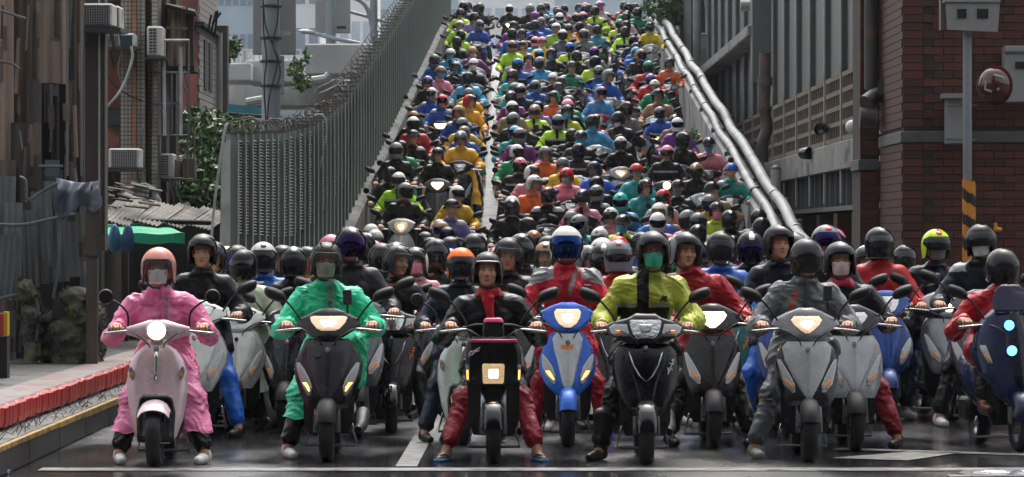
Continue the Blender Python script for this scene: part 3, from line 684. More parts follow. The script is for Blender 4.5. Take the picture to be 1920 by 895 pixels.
def retro():
    ya = lambda x, z: -.47 - .16 * (.9 - z) + 1.6 * x * x; yc = lambda x, z: -.40 + 1.4 * x * x
    L = [p for p in common(mir='round') if p['name'] != 'fork']
    el = lambda c, a, b, n=9: [(c + b * math.sin(PI * (k / (n - 1) - .5)), -a * max(.05, math.cos(PI * (k / (n - 1) - .5))), a * max(.05, math.cos(PI * (k / (n - 1) - .5)))) for k in range(n)]
    L.append(dict(name='handlebar_cowl', me=mk('handlebar_cowl', loft([((-.235, -.30, 1.0), (0, .03, 0), (0, 0, .03), 3), ((-.15, -.34, 1.0), (0, .045, 0), (0, 0, .055), 2.6), ((-.06, -.37, 1.0), (0, .07, 0), (0, 0, .085), 2.3), ((.06, -.37, 1.0), (0, .07, 0), (0, 0, .085), 2.3), ((.15, -.34, 1.0), (0, .045, 0), (0, 0, .055), 2.6), ((.235, -.30, 1.0), (0, .03, 0), (0, 0, .03), 3)], 20), PAINT, True, 50), tint='c0', lod=0))
    L.append(dict(name='steering_neck', me=mk('steering_neck', loft([((0, -.38, .86), (.07, 0, 0), (0, .06, 0), 2.5), ((0, -.375, .94), (.085, 0, 0), (0, .07, 0), 2.5)], 16), PAINT, True), tint='c0', lod=0))
    ringm = mk('headlight', xf(lathe([(.072, .03), (.082, .0), (.082, -.02), (.07, -.03), (.068, -.015), (.001, .0)], 24, 'y'), (0, -.44, 1.005)), CHROME, True, 40)
    lm = lambda m: mk('lamp', xf(lathe([(.067, .0), (.05, -.016), (.025, -.024), (.0008, -.027)], 20, 'y'), (0, -.455, 1.005)), m, True)
    blb = lambda m: mk('bulb', sphere((0, -.482, 1.005), (.032, .012, .032), 14, 8), m, True)
    L.append(dict(name='headlight', me=ringm, lod=0, subs=[dict(name='lens', me=lm(LOFF), lit=lm(GLOWR), hot=lm(GLOWH), lod=0), dict(name='lamp', me=blb(LOFF), lit=blb(LIT), hot=blb(LITB), lod=0)]))
    L.append(dict(name='front_apron', me=mk('front_apron', rowpatch([(.17, -.10, .10), (.22, -.155, .155), (.35, -.195, .195), (.55, -.225, .225), (.68, -.222, .222), (.78, -.195, .195), (.85, -.15, .15), (.895, -.09, .09), (.905, -.04, .04)], ya, 22, 18, .05, .03), PAINT, True, 60), tint='c0', lod=0,
                  subs=[dict(name='chrome_strip', me=mk('chrome_strip', strip([(0, .64), (0, .7), (0, .8), (0, .855)], ya, .014, .012), CHROME, True), lod=1), dict(name='dark_arch', me=mk('dark_arch', rowpatch([(.18, -.135, .135), (.4, -.145, .145), (.50, -.125, .125), (.535, -.09, .09)], lambda x, z: ya(x, z) - .006, 12, 8, .01, .006), GLOSSK, True), lod=0)]))
    L.append(dict(name='emblem', me=mk('emblem', disc((0, .868), .022, ya, .012), CHROME, True, 40), lod=2))
    for s in (-1, 1):
        yy = ya(.19, .69) - .012; e = xf(sphere((0, 0, 0), (.020, .012, .055), 12, 8), (.187 * s, yy, .69), (0, R(10 * s), 0))
        L.append(dict(name='indicator', me=mk('indicator', e, CLEARI, True), lod=1, subs=[dict(name='amber_bulb', me=mk('amber_bulb', xf(sphere((0, 0, 0), (.013, .010, .022), 10, 6), (.187 * s, yy - .006, .675)), AMBER, True), alit=mk('amber_bulb', xf(sphere((0, 0, 0), (.013, .010, .022), 10, 6), (.187 * s, yy - .006, .675)), AMBLIT, True), lod=2)]))
    L.append(dict(name='front_fender', me=mk('front_fender', arc_fender(.275, .118, 48, 128, curve=.05), PAINT, True, 60), tint='c0', lod=0))
    return L
def boxy():
    ya = lambda x, z: -.60 + .9 * x ** 2 + .22 * (z - .6); L = common()
    L.append(dict(name='front_box', me=mk('front_box', rowpatch([(.585, -.16, .16), (.61, -.21, .21), (.7, -.215, .215), (.85, -.205, .205), (.92, -.185, .185), (.945, -.16, .16)], ya, 20, 12, .24, .025), PAINT, True, 40), tint='c0', lod=0,
                  subs=[dict(name='trim_band', me=mk('trim_band', rowpatch([(.905, -.19, .19), (.93, -.178, .178)], lambda x, z: ya(x, z) - .006, 14, 3, .012, .003), PAINT, True), tint='c1', lod=1)]))
    dash = loft([((0, -.40, .95), (.085, 0, 0), (0, .06, 0), 4), ((0, -.39, 1.055), (.08, 0, 0), (0, .055, 0), 4)], 18)
    L.append(dict(name='dash_pod', me=mk('dash_pod', dash, GLOSSK, True, 40), lod=0, subs=[dict(name='pod_lid', me=mk('pod_lid', loft([((0, -.39, 1.056), (.078, 0, 0), (0, .052, 0), 4), ((0, -.388, 1.082), (.07, 0, 0), (0, .045, 0), 4), ((0, -.386, 1.09), (.05, 0, 0), (0, .03, 0), 4)], 18), PAINT, True, 50), tint='c1', lod=1)]))
    L.append(lampset([(.595, -.075, .075), (.61, -.082, .082), (.735, -.088, .088), (.75, -.08, .08)], ya, .9))
    L += indicator([(.615, .178, .208), (.74, .180, .210)], ya)
    L.append(dict(name='front_fender', me=mk('front_fender', arc_fender(.265, .08, 10, 150, curve=.02), GLOSSK, True, 50), lod=0))
    L.append(dict(name='script_decal', me=mk('script_decal', join(*[tube([(x0, ya(x0, z0) - .006, z0), (x1, ya(x1, z1) - .006, z1)], .004, 5) for x0, z0, x1, z1 in ((-.185, .80, -.10, .87), (-.18, .83, -.13, .85), (-.16, .81, -.12, .86), (-.15, .83, -.105, .845), (-.185, .815, -.165, .845))]), DECAL), tint='c2', lod=2))
    return L
def wide():
    ya = lambda x, z: -.47 - .34 * (.9 - z) + .20 * abs(x) + .8 * x * x; yc = lambda x, z: -.45 + 1.0 * x * x + .5 * (z - 1.0); L = common()
    L.append(dict(name='handlebar_cowl', me=mk('handlebar_cowl', rowpatch([(.90, -.12, .12), (.93, -.2, .2), (.97, -.28, .28), (1.03, -.30, .30), (1.06, -.24, .24), (1.09, -.13, .13), (1.125, -.07, .07)], yc, 24, 12, .10, .02), PAINT, True, 40), tint='c0', lod=0))
    L.append(lampset([(.935, -.07, .07), (.97, -.10, .10), (1.03, -.12, .12), (1.07, -.125, .125), (1.08, -.11, .11)], yc, .78))
    for s in (1, -1):
        f = (lambda v: v) if s == 1 else mirx
        rows = [(.955, .13, .23), (.98, .125, .26), (1.02, .135, .275), (1.045, .14, .24)]
        L.append(dict(name='indicator', me=mk('indicator', f(rowpatch(rows, lambda x, z: yc(x, z) - .007, 10, 6, .012, .004)), CLEARI, True, 45), lod=0, subs=[dict(name='amber_bulb', me=mk('amber_bulb', f(rowpatch([(.965, .18, .225), (1.0, .175, .23)], lambda x, z: yc(x, z) - .011, 6, 4, .005, .002)), AMBER, True), lod=2)]))
    L.append(dict(name='front_apron', me=mk('front_apron', rowpatch([(.36, -.11, .11), (.44, -.17, .17), (.55, -.22, .22), (.70, -.255, .255), (.82, -.24, .24), (.885, -.19, .19), (.9, -.15, .15)], ya, 24, 16, .12, .03), PAINT, True, 40), tint='c0', lod=0,
                  subs=[dict(name='beak_panel', me=mk('beak_panel', rowpatch([(.42, -.03, .03), (.5, -.06, .06), (.62, -.085, .085), (.76, -.15, .15), (.86, -.165, .165)], lambda x, z: ya(x, z) - .016, 14, 10, .02, .012), PAINT, True, 45), tint='c0', lod=0)]))
    yb = lambda x, z: ya(x, z) - .02
    for s in (1, -1): L.append(dict(name='trim_strip', me=mk('trim_strip', (lambda v: v if s == 1 else mirx(v))(strip([(.006, .62), (.05, .66), (.095, .74), (.125, .84)], yb, .006, .006)), STEEL, True), lod=1))
    L.append(dict(name='emblem', me=mk('emblem', disc((0, .87), .017, yb, .004), CHROME, True, 40), lod=2))
    L.append(dict(name='script_decal', me=mk('script_decal', join(*[tube([(a, ya(a, b) - .006, b), (c, ya(c, d) - .006, d)], .0045, 5) for a, b, c, d in ((.165, .67, .215, .78), (.185, .71, .20, .70), (.18, .75, .215, .745), (.17, .69, .165, .72), (.21, .78, .195, .77))]), DECAL), tint='c2', lod=2))
    L.append(dict(name='front_fender', me=mk('front_fender', arc_fender(.262, .08, 5, 150, curve=.025), GLOSSK, True, 50), lod=0))
    return L
def maxi():
    ya = lambda x, z: -.52 - .42 * (.9 - z) + .30 * abs(x) + .7 * x * x; L = common()
    L.append(dict(name='front_fairing', me=mk('front_fairing', rowpatch([(.36, -.10, .10), (.45, -.18, .18), (.62, -.27, .27), (.80, -.30, .30), (.95, -.27, .27), (1.06, -.2, .2), (1.12, -.13, .13)], ya, 26, 18, .14, .03), PAINT, True, 40), tint='c0', lod=0,
                  subs=[dict(name='beak_panel', me=mk('beak_panel', rowpatch([(.48, -.02, .02), (.6, -.07, .07), (.8, -.10, .10), (1.0, -.07, .07), (1.1, -.04, .04)], lambda x, z: ya(x, z) - .018, 14, 10, .02, .012), PAINT, True, 45), tint='c1', lod=0)]))
    for z in (.80, 1.0):
        L.append(dict(name='headlight', me=mk('headlight', disc((-.06, z), .052, ya, .03), PLAST, True, 40), lod=0, subs=[dict(name='lamp', me=mk('lamp', disc((-.06, z), .040, ya, .036), LOFF), lit=mk('lamp', disc((-.06, z), .040, ya, .036), LED), lod=0)]))
    scr = mk('windscreen', rowpatch([(1.10, -.15, .15), (1.18, -.16, .16), (1.27, -.13, .13), (1.32, -.07, .07)], lambda x, z: -.42 + .55 * (z - 1.1) + 1.2 * x * x, 14, 10, .006, .002), visor_mat('screen_blue', (.008, .018, .06), .35, .05), True)
    L.append(dict(name='windscreen', me=scr, lod=0))
    L += indicator([(.70, .2, .235), (.80, .225, .275), (.84, .235, .28)], ya)
    L.append(dict(name='front_fender', me=mk('front_fender', arc_fender(.27, .09, 5, 150, curve=.025), PAINT, True, 50), tint='c0', lod=0))
    return L
DESIGN = dict(sportb=sport(SP_B), sportd=sport(SP_D), sportf=sport(SP_F), retro=retro(), boxy=boxy(), wide=wide(), maxi=maxi())
PHONE = mk('phone_holder', join(box(-.035, .035, -.012, .004, -.06, .06, .006), tube([(0, .01, -.03), (.0, .03, -.12)], .008, 6)), PLAST)
def make_scooter(design, label, loc, rz, cols, lit=None, lod=0, rx=0., group=None, blink=False, scale=1.):
    cols = dict(cols); cols.setdefault('cc', cols['c0']); cols.setdefault('c1', cols['c0'])
    root = thing('motor_scooter', label, 'scooter', loc, (rx, 0, rz), group); root.scale = (scale,) * 3
    def put(p, par):
        if p['lod'] > 2 - lod: return
        me = p['me']
        if lit and lit in p: me = p[lit]
        elif lit and 'lit' in p: me = p['lit']
        if blink and 'alit' in p: me = p['alit']
        o = ob(p['name'], me, par, p.get('loc', (0, 0, 0)), color=cols.get(p['tint']) if p.get('tint') else None)
        for s in p.get('subs', ()): put(s, o)
    for p in DESIGN[design]: put(p, root)
    return root
# ------------------------------------------------------------------ ground, ramp, parapets
def zr(d):
    s = .114
    if d < 52: return 0.
    if d < 60: return s * (d - 52) ** 2 / 16
    z = s * 4 + s * (min(d, 112) - 60)
    if d > 112: e = min(d - 112, 14); z += s * (e - e * e / 28)
    if d > 126: z -= .012 * (d - 126)
    return z
def sl(d): return (zr(d + .3) - zr(d - .3)) / .6
def XL(d): return -2.5 + .0116 * (min(d, 125) - 63)
def XR(d): return 4.0
def wet_asphalt(name, base, lo, hi, scale=.55, puddle=(.46, .60)):
    m = mat(name, base, .4); N = m.node_tree.nodes; L = m.node_tree.links; b = N['Principled BSDF']
    tc = N.new('ShaderNodeTexCoord'); mp = N.new('ShaderNodeMapping'); mp.inputs['Scale'].default_value = (1, .35, 1); L.new(tc.outputs['Object'], mp.inputs[0])
    def nz(s, d): n = N.new('ShaderNodeTexNoise'); n.inputs['Scale'].default_value = s; n.inputs['Detail'].default_value = d; L.new(mp.outputs[0], n.inputs['Vector']); return n.outputs['Fac']
    def mr(x, a, c, e, f): r = N.new('ShaderNodeMapRange'); [setattr(r.inputs[i + 1], 'default_value', v) for i, v in enumerate((a, c, e, f))]; L.new(x, r.inputs[0]); return r.outputs[0]
    pud = nz(scale, 5); L.new(mr(pud, puddle[0], puddle[1], lo, hi), b.inputs['Roughness'])
    g = N.new('ShaderNodeTexNoise'); g.inputs['Scale'].default_value = 75; g.inputs['Detail'].default_value = 5; L.new(tc.outputs['Object'], g.inputs['Vector'])
    cr = N.new('ShaderNodeMix'); cr.data_type = 'RGBA'; cr.inputs[6].default_value = (base[0] * .55, base[1] * .55, base[2] * .57, 1); cr.inputs[7].default_value = (base[0] * 2.6, base[1] * 2.6, base[2] * 2.6, 1)
    ad = N.new('ShaderNodeMath'); ad.operation = 'MULTIPLY'; L.new(mr(nz(2.2, 6), .3, .7, 0, 1), ad.inputs[0]); L.new(mr(g.outputs['Fac'], .3, .7, .3, 1), ad.inputs[1]); L.new(ad.outputs[0], cr.inputs[0]); L.new(cr.outputs[2], b.inputs['Base Color'])
    bp = N.new('ShaderNodeBump'); bp.inputs['Distance'].default_value = .008; L.new(mr(pud, puddle[0], puddle[1], .08, .9), bp.inputs['Strength']); L.new(g.outputs['Fac'], bp.inputs['Height']); L.new(bp.outputs[0], b.inputs['Normal'])
    return m
ASPH = wet_asphalt('wet_asphalt', (.034, .035, .036), .04, .30); RASP = wet_asphalt('ramp_asphalt', (.10, .103, .106), .14, .4)
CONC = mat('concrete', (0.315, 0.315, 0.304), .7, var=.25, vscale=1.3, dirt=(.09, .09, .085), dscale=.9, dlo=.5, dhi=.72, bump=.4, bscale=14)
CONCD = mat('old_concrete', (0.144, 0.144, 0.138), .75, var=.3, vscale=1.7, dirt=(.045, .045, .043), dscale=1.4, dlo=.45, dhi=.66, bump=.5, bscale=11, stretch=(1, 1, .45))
PAINTW = mat('road_paint', (0.232, 0.232, 0.218), .4, dirt=(.045, .045, .045), dscale=6, dlo=.44, dhi=.62, bump=.2, bscale=70)
def sheet(pts, z=0.): return [(x, y, z) for x, y in pts], [tuple(range(len(pts)))]
tag(ob('ground', mk('ground', ([(-300, -40, 0), (300, -40, 0), (300, 700, 0), (-300, 700, 0)], [(0, 1, 2, 3)]), ASPH)), kind='structure')
P = []; ys = list(np.arange(52, 128, 1.5)) + [140, 170, 200]
for y in ys: P.append([(XL(y) - .1, y, zr(y) + .006), (XR(y) + .1, y, zr(y) + .006)])
v, f = [tuple(p) for r in P for p in r], [(2 * i, 2 * i + 1, 2 * i + 3, 2 * i + 2) for i in range(len(P) - 1)]
tag(ob('ramp_road', mk('ramp_road', (v, f), RASP, True)), kind='structure')
def ribbon(name, x0f, x1f, ys, zoff, m, parent=None):
    v = []; 
    for y in ys: v += [(x0f(y), y, zr(y) + zoff), (x1f(y), y, zr(y) + zoff)]
    o = ob(name, mk(name, (v, [(2 * i, 2 * i + 1, 2 * i + 3, 2 * i + 2) for i in range(len(ys) - 1)]), m)); tag(o, kind='structure'); return o
ribbon('stop_line', lambda y: -3.45, lambda y: 8., [29.05, 29.42], .006, PAINTW)
ribbon('lane_line', lambda y: -.86 + .006 * (y - 30), lambda y: -.70 + .006 * (y - 30), [29.6, 34, 40, 46, 51.5], .006, PAINTW)
ribbon('ramp_lane_line', lambda y: -.56 + .0022 * (y - 60), lambda y: -.30 + .0022 * (y - 60), [52.5, 56, 60, 70, 80, 90, 100, 110, 118, 126], .014, PAINTW)
ribbon('second_ramp_line', lambda y: 2.5, lambda y: 2.62, [54, 58, 60, 70, 80, 90, 100, 112, 120], .014, PAINTW)
# waiting-box paint on the right
for nm, pts in (('box_line', [(2.55, 31.9), (4.2, 30.9), (5.2, 30.75), (5.2, 30.95), (4.3, 31.12), (2.65, 32.15)]), ('box_marking', [(2.45, 30.7), (3.15, 31.6), (3.55, 31.5), (3.0, 30.35)]), ('box_edge_line', [(3.1, 28.55), (4.6, 28.62), (4.6, 28.45), (3.1, 28.32)])):
    tag(ob(nm, mk(nm, sheet(pts, .007), PAINTW)), kind='structure')
mh = thing('manhole_cover', 'round dark iron manhole cover set in the wet road past the stop line', 'manhole', (X_(1868, 29.9) + .0, 28.75, .0))
ob('cover', mk('cover', join(lathe([(.001, .011), (.30, .011), (.31, .007)], 28), *[tube([(.25 * math.cos(a), .25 * math.sin(a), .012), (.08 * math.cos(a + .3), .08 * math.sin(a + .3), .012)], .008, 5) for a in np.linspace(0, 5.7, 10)]), STEEL, True, 40), mh)
ob('rim', mk('rim', lathe([(.32, .006), (.33, .012), (.40, .012), (.41, .006)], 28), CONCD, True, 40), mh)
# parapets of the ramp
def parapet(name, label, xf_, wdt, hgt, side):
    t = thing(name, label, 'parapet', (0, 0, 0)); ys = list(np.arange(46, 130, 4.0))
    for i in range(len(ys) - 1):
        y0, y1 = ys[i] + .02, ys[i + 1] - .02; v = []
        for y in (y0, (y0 + y1) / 2, y1):
            xi = xf_(y); xo = xi + side * wdt; z = zr(y)
            v += [(xi, y, z - .1), (xi, y, z + hgt - .05), (xi + side * .05, y, z + hgt), (xo, y, z + hgt), (xo, y, min(0, z) - .05)]
        f = []
        for k in range(2):
            for j in range(5): a, b = k * 5 + j, k * 5 + (j + 1) % 5; f.append((a, b, b + 5, a + 5) if side > 0 else (a, a + 5, b + 5, b))
        f += [(4, 3, 2, 1, 0), (10, 11, 12, 13, 14)] if side > 0 else [(0, 1, 2, 3, 4), (14, 13, 12, 11, 10)]
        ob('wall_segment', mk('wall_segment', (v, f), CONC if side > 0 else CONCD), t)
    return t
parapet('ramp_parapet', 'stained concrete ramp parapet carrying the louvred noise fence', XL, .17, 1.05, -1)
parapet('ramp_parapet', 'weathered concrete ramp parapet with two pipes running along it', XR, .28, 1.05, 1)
# two service pipes along the right parapet
PIPE = mat('grey_pipe', (0.324, 0.334, 0.324), .45, var=.2, vscale=1.2, dirt=(.12, .11, .10), dscale=1.1, dlo=.52, dhi=.7, bump=.15, bscale=20)
for k, (dx, dz, r) in enumerate(((.10, 1.16, .075), (.27, 1.34, .09))):
    t = thing('service_pipe', ('slimmer lower' if k == 0 else 'thicker upper') + ' grey pipe running down along the right ramp parapet', 'pipe'); pts = []
    for y in np.arange(47, 121, 1.0): pts.append((XR(y) + dx + .02 * math.sin(y * .7 + k), y, max(zr(y), .114 * (y - 58) * .9 - .2) * 1. + dz + .015 * math.sin(y * 1.3 + 2 * k)))
    pts = [(p[0], p[1], zr(p[1]) + dz + .02 * math.sin(p[1] * 1.1 + k)) for p in pts]
    ob('pipe_run', mk('pipe_run', tube(pts, r, 12), PIPE, True), t)
    for y in np.arange(50, 120, 5.0):
        z = zr(y) + dz; ob('coupling', mk('coupling', tube([(XR(y) + dx, y - .06, z - .06 * sl(y)), (XR(y) + dx, y + .06, z + .06 * sl(y))], r * 1.05, 12), PIPE, True, 40), t)
        if k == 0: ob('saddle', mk('saddle', box(XR(y) - .02, XR(y) + .36, y - .04, y + .04, z - .14, z - .05, .01), CONCD), t)
# ------------------------------------------------------------------ louvred noise fence on the left
GREEN = mat('fence_paint', (0.267, 0.312, 0.282), .5, var=.25, vscale=3, dirt=(.075, .07, .06), dscale=2.2, dlo=.5, dhi=.68, stretch=(1, 1, .4))
LOUV = mat('fence_louvre', (0.0572, 0.0572, 0.0533), .5, var=.3, vscale=2.5, dirt=(.10, .06, .035), dscale=3, dlo=.6, dhi=.75); LOOP = mat('rusty_wire', (0.11, 0.099, 0.0825), .6, metal=.4, var=.4, vscale=20)
FW = mat('fence_end_white', (0.44, 0.456, 0.44), .5, var=.15, vscale=4, dirt=(.25, .24, .22), dscale=3)
def XF(d): return XL(d) - .20
fe = thing('noise_fence', 'tall louvred grey-green noise fence with wire loops climbing along the ramp', 'fence', (XF(42), 42, 0))
def rel(p): return (p[0] - XF(42), p[1] - 42, p[2])
rib = []; nr = 32; hz = 1.28
for k in range(nr + 1):
    z = hz * k / nr; rib += [[(0.0, .0, z), (0.0, .93, z)], [(.022, .0, z + hz / nr * .45), (.022, .93, z + hz / nr * .45)]]
rv = [p for r in rib for p in r]; ribm = mk('louvre_panel', (rv, [(2 * i, 2 * i + 1, 2 * i + 3, 2 * i + 2) for i in range(len(rib) - 2)]), LOUV)
ribm2 = ribm
postm = mk('post', join(box(-.06, .06, -.012, .012, 0, 1), box(.06, .075, -.075, .075, 0, 1)), GREEN); ringm = mk('wire_loop', tube([(.075 * math.cos(2 * PI * k / 12), .02 * math.sin(4 * PI * k / 12), .075 + .075 * math.sin(2 * PI * k / 12)) for k in range(13)], .008, 5, False), LOOP, True)
brk = mk('bracket', join(box(-.16, .16, -.03, .03, 0, .02), tube([(-.14, 0, .01), (-.2, 0, .10), (-.16, .03, .16)], .009, 5), tube([(.14, 0, .01), (.17, .03, .1), (.1, 0, .15)], .009, 5)), LOOP)
platem = mk('lower_plate', box(-.015, .015, .05, .95, 0, 1), GREEN)
def ftop(d): return zr(d) + 3.05 if d > 62 else np.interp(d, [42, 48, 54, 62], [2.74, 2.90, 3.15, zr(62) + 3.05])
def fbot(d): return max(ftop(d) - 1.29 , .9) if d > 50 else ftop(d) - 1.02 - .27 * (d - 42) / 8
for i in range(84):
    d = 42 + i * 1.0; zt = ftop(d); zb = fbot(d); x = XF(d)
    o = ob('post', postm, fe, rel((x, d, zr(d) + (1.0 if d > 48 else .0)))); o.scale = (1, 1, zt + .04 - zr(d) - (1.0 if d > 48 else .0))
    o = ob('louvre_panel', ribm, fe, rel((x + .03, d + .04, zb))); o.scale = (1, 1, (zt - zb) / 1.30); o.rotation_euler = (0, 0, R(random.uniform(-1.2, 1.2)))
    zp = zr(d + .5) + (1.0 if d > 48 else .0); o = ob('lower_plate', platem, fe, rel((x + .0, d, zp))); o.scale = (1, 1, max(.1, zb - zp + .05))
    if d < 112:
        ob('bracket', brk, fe, rel((x, d, zt + .04)), rot=(0, 0, R(random.uniform(-25, 25))))
        o = ob('wire_loop', ringm, fe, rel((x + random.uniform(-.05, .05), d + .2, zt + .05)), rot=(R(random.uniform(-20, 20)), R(random.uniform(-30, 30)), R(random.uniform(-40, 40))))
        s = random.uniform(.8, 1.25); o.scale = (s, s, s)
ob('end_post', mk('end_post', ([(-.09, -.05, 0), (.05, -.05, 0), (.05, .05, 0), (-.09, .05, 0), (-.03, -.05, 2.66), (.05, -.05, 2.72), (.05, .05, 2.72), (-.03, .05, 2.66)], [(0, 1, 5, 4), (1, 2, 6, 5), (2, 3, 7, 6), (3, 0, 4, 7), (4, 5, 6, 7)]), FW), fe, (-.06, -.12, 0))
x, y, z = W(424, 243, 41.7); tag(ob('hanging_cable', mk('hanging_cable', tube(smooth_path([(x, y, z + .05), (x - .03, y, z - .1), (x - .10, y, z - .6), (x - .16, y, z - 1.25), (x - .2, y, z - 2.5)], 5), .014, 6), FW, True)), 'white cable hanging down in front of the fence end post', 'cable')
for j, pts in enumerate((((588, 178), (596, 165), (640, 146), (632, 160), (598, 176)), ((570, 226), (604, 215), (612, 250), (598, 320)))):
    tag(ob('loose_wire', mk('loose_wire', tube(smooth_path([(XF(56) + .15, 56 + .1 * k, Z_(py, 56)) if False else W(px, py, 55) for k, (px, py) in enumerate(pts)], 4), .009, 5), FW, True)), ('pale wire loop sticking out over the fence top' if j == 0 else 'pale wire dangling down the face of the noise fence'), 'wire')
# ------------------------------------------------------------------ kerb island on the left
REDP = mat('red_kerb_paint', (0.464, 0.0277, 0.0243), .4, var=.25, vscale=8, dirt=(.20, .15, .13), dscale=6, dlo=.56, dhi=.68); YELP = mat('yellow_kerb_paint', (.42, .25, .03), .5, dirt=(.12, .10, .07), dscale=9, dlo=.45, dhi=.6)
DKC = mat('sooty_concrete', (0.0294, 0.0269, 0.0245), .6, var=.5, vscale=3, dirt=(.015, .014, .013), dscale=3, bump=.5, bscale=14, stretch=(1, 1, .3))
PAV = mat('pavement', (0.1, 0.1, 0.095), .45, var=.3, vscale=1.6, dirt=(.09, .09, .085), dscale=1.2, bump=.4, bscale=14, rvar=.15)
kb = thing('kerb_wall', 'low sooty kerb with yellow painted edge beside the pink scooter', 'kerb', (-3.62, 26, 0))
for i in range(11):
    y0 = i * 2.0; ob('kerb_stone', mk('kerb_stone', box(-.55, 0, y0 + .006, y0 + 1.994, 0, .215, .012), DKC), kb); ob('yellow_edge', mk('yellow_edge', box(-.04, .004, y0 + .008, y0 + 1.992, .17 + .01 * math.sin(i), .219, .004), YELP), kb)
    ob('kerb_top', mk('kerb_top', box(-.55, -.045, y0 + .007, y0 + 1.993, .205, .2215, .002), CONCD), kb)
rk = thing('red_kerb', 'scalloped red painted kerb along the raised pavement edge', 'kerb', (-3.92, 26, 0)); sc_m = mk('scallop', loft([((0, 0, .25), (0, .075, 0), (.05, 0, 0), 3), ((0, 0, .30), (0, .125, 0), (.06, 0, 0), 2.6), ((.0, 0, .40), (0, .125, 0), (.06, 0, 0), 3.5), ((-.01, 0, .42), (0, .092, 0), (.05, 0, 0), 3.5)], 14), REDP, True, 40)
for i in range(110): ob('scallop', sc_m, rk, (random.uniform(-.008, .008), i * .2, random.uniform(-.006, .006)), color=None)
ob('kerb_cap', mk('kerb_cap', box(-.35, .03, 0, 22, .405, .43, .01), mat('worn_red_top', (.20, .12, .11), .55, dirt=(.22, .20, .19), dscale=3, dlo=.42, dhi=.55)), rk); ob('kerb_core', mk('kerb_core', box(-.3, .03, 0, 22, .26, .405), REDP), rk)
tag(ob('pavement', mk('pavement', box(-14, -4.2, 20, 75, -.05, .425, .01), PAV)), kind='structure')
gr = []
for i in range(170):
    x = -3.62 - random.uniform(.06, .28); y = 26 + random.uniform(0, 21); a = random.uniform(0, 6.3); l = random.uniform(.04, .16)
    gr.append(tube([(x, y, .22), (x + l * .5 * math.cos(a), y + l * .5 * math.sin(a), .22 + l * .5), (x + l * math.cos(a), y + l * math.sin(a), .225 + l * .25)], [.004, .003, .001], 3, False))
tag(ob('dry_twigs', mk('dry_twigs', join(*gr), mat('twig', (.05, .045, .035), .8))), 'dry twigs and weeds caught between the yellow and red kerbs', 'twigs', kind='stuff')
# ------------------------------------------------------------------ buildings at the left
def corr(w, h, pitch=.09, amp=.014, n=None):
    n = n or max(8, int(w / pitch * 6)); P = [[(w * i / n, amp * math.sin(2 * PI * w * i / n / pitch), 0), (w * i / n, amp * math.sin(2 * PI * w * i / n / pitch), h)] for i in range(n + 1)]
    v, f = grid_solid(P, .004); return v, [tuple(reversed(q)) for q in f]
def rustmat(i, c, dk=(.03, .026, .022)): return mat('sheet_metal_%d' % i, c, .55, var=.3, vscale=1.1, dirt=dk, dscale=1.3, dlo=.46, dhi=.7, stretch=(1.4, 1, .22), bump=.25, bscale=12)
RM = [rustmat(0, (.25, .18, .14)), rustmat(1, (.15, .112, .09)), rustmat(2, (.36, .265, .20)), rustmat(3, (.12, .108, .098)), rustmat(4, (.05, .046, .042)), rustmat(5, (.16, .165, .165), (.05, .048, .045))]
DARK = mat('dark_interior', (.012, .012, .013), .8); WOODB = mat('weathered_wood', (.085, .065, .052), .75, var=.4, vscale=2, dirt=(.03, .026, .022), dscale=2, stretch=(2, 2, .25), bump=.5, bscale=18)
sk = thing('sheet_metal_shack', 'tall shack clad in rusty brown corrugated sheets beside the pavement', 'building', (-5.6, 41, 0))
def radd(par, name, vf, m, smooth=False, ang=40, color=None):
    L0 = Vector(par.location); v = [tuple(Vector(p) - L0) for p in vf[0]]; return ob(name, mk(name, (v, vf[1]), m, smooth, ang), par, color=color)
def prect(px0, px1, py0, py1, d): return X_(px0, d), X_(px1, d), Z_(py1, d), Z_(py0, d)
def pbox(px0, px1, py0, py1, d, dep, bev=0.): x0, x1, z0, z1 = prect(px0, px1, py0, py1, d); return box(x0, x1, d, d + dep, z0, z1, bev)
radd(sk, 'core_wall', box(-9, X_(146, 41.7), 41.7, 42.1, .4, 7.5), DARK)
sheets = [(-140, -60, -260, 700, 41.3, 0), (-60, 26, -260, 335, 41.2, 2), (-30, 30, 300, 690, 41.0, 1), (24, 52, -260, 240, 41.35, 1), (46, 76, -260, 420, 41.45, 0), (74, 101, -260, 78, 40.9, 0), (98, 113, -260, 84, 40.95, 1), (74, 113, 78, 156, 40.8, 0), (108, 127, -260, 158, 41.1, 2), (124, 156, -260, 330, 41.5, 3), (50, 78, 150, 460, 41.3, 3), (82, 99, 158, 230, 41.45, 5), (97, 111, 158, 300, 41.5, 4), (126, 140, 150, 330, 41.2, 1), (20, 50, 230, 440, 41.1, 4), (140, 158, -40, 440, 41.2, 1)]
for i, (a, b, c, e, d, k) in enumerate(sheets):
    x0, x1, z0, z1 = prect(a, b, c, e, d); z0 = max(z0, .43); vf = xf(corr(x1 - x0, z1 - z0, (.075, .1, .13, .09)[i % 4], .012 + .004 * (i % 3)), (x0, d, z0), (0, 0, R(random.uniform(-5, 5)))); radd(sk, 'sheet', vf, RM[k], True, 60)
radd(sk, 'window_pane', pbox(84, 112, 300, 330, 41.15, .03), mat('dull_glass', (.10, .13, .15), .15)); radd(sk, 'window_pane', pbox(70, 118, 318, 400, 41.5, .03), _mats['dull_glass'])
for pts in (((0, 20), (48, 35)), ((0, 115), (24, 120), (38, 130)), ((72, 312), (118, 312)), ((126, 0), (126, 330)), ((152, 30), (153, 330))): radd(sk, 'rail', tube([W(px, py, 40.75) for px, py in pts], .014, 6), RM[5], True)
rs = random.Random(11)
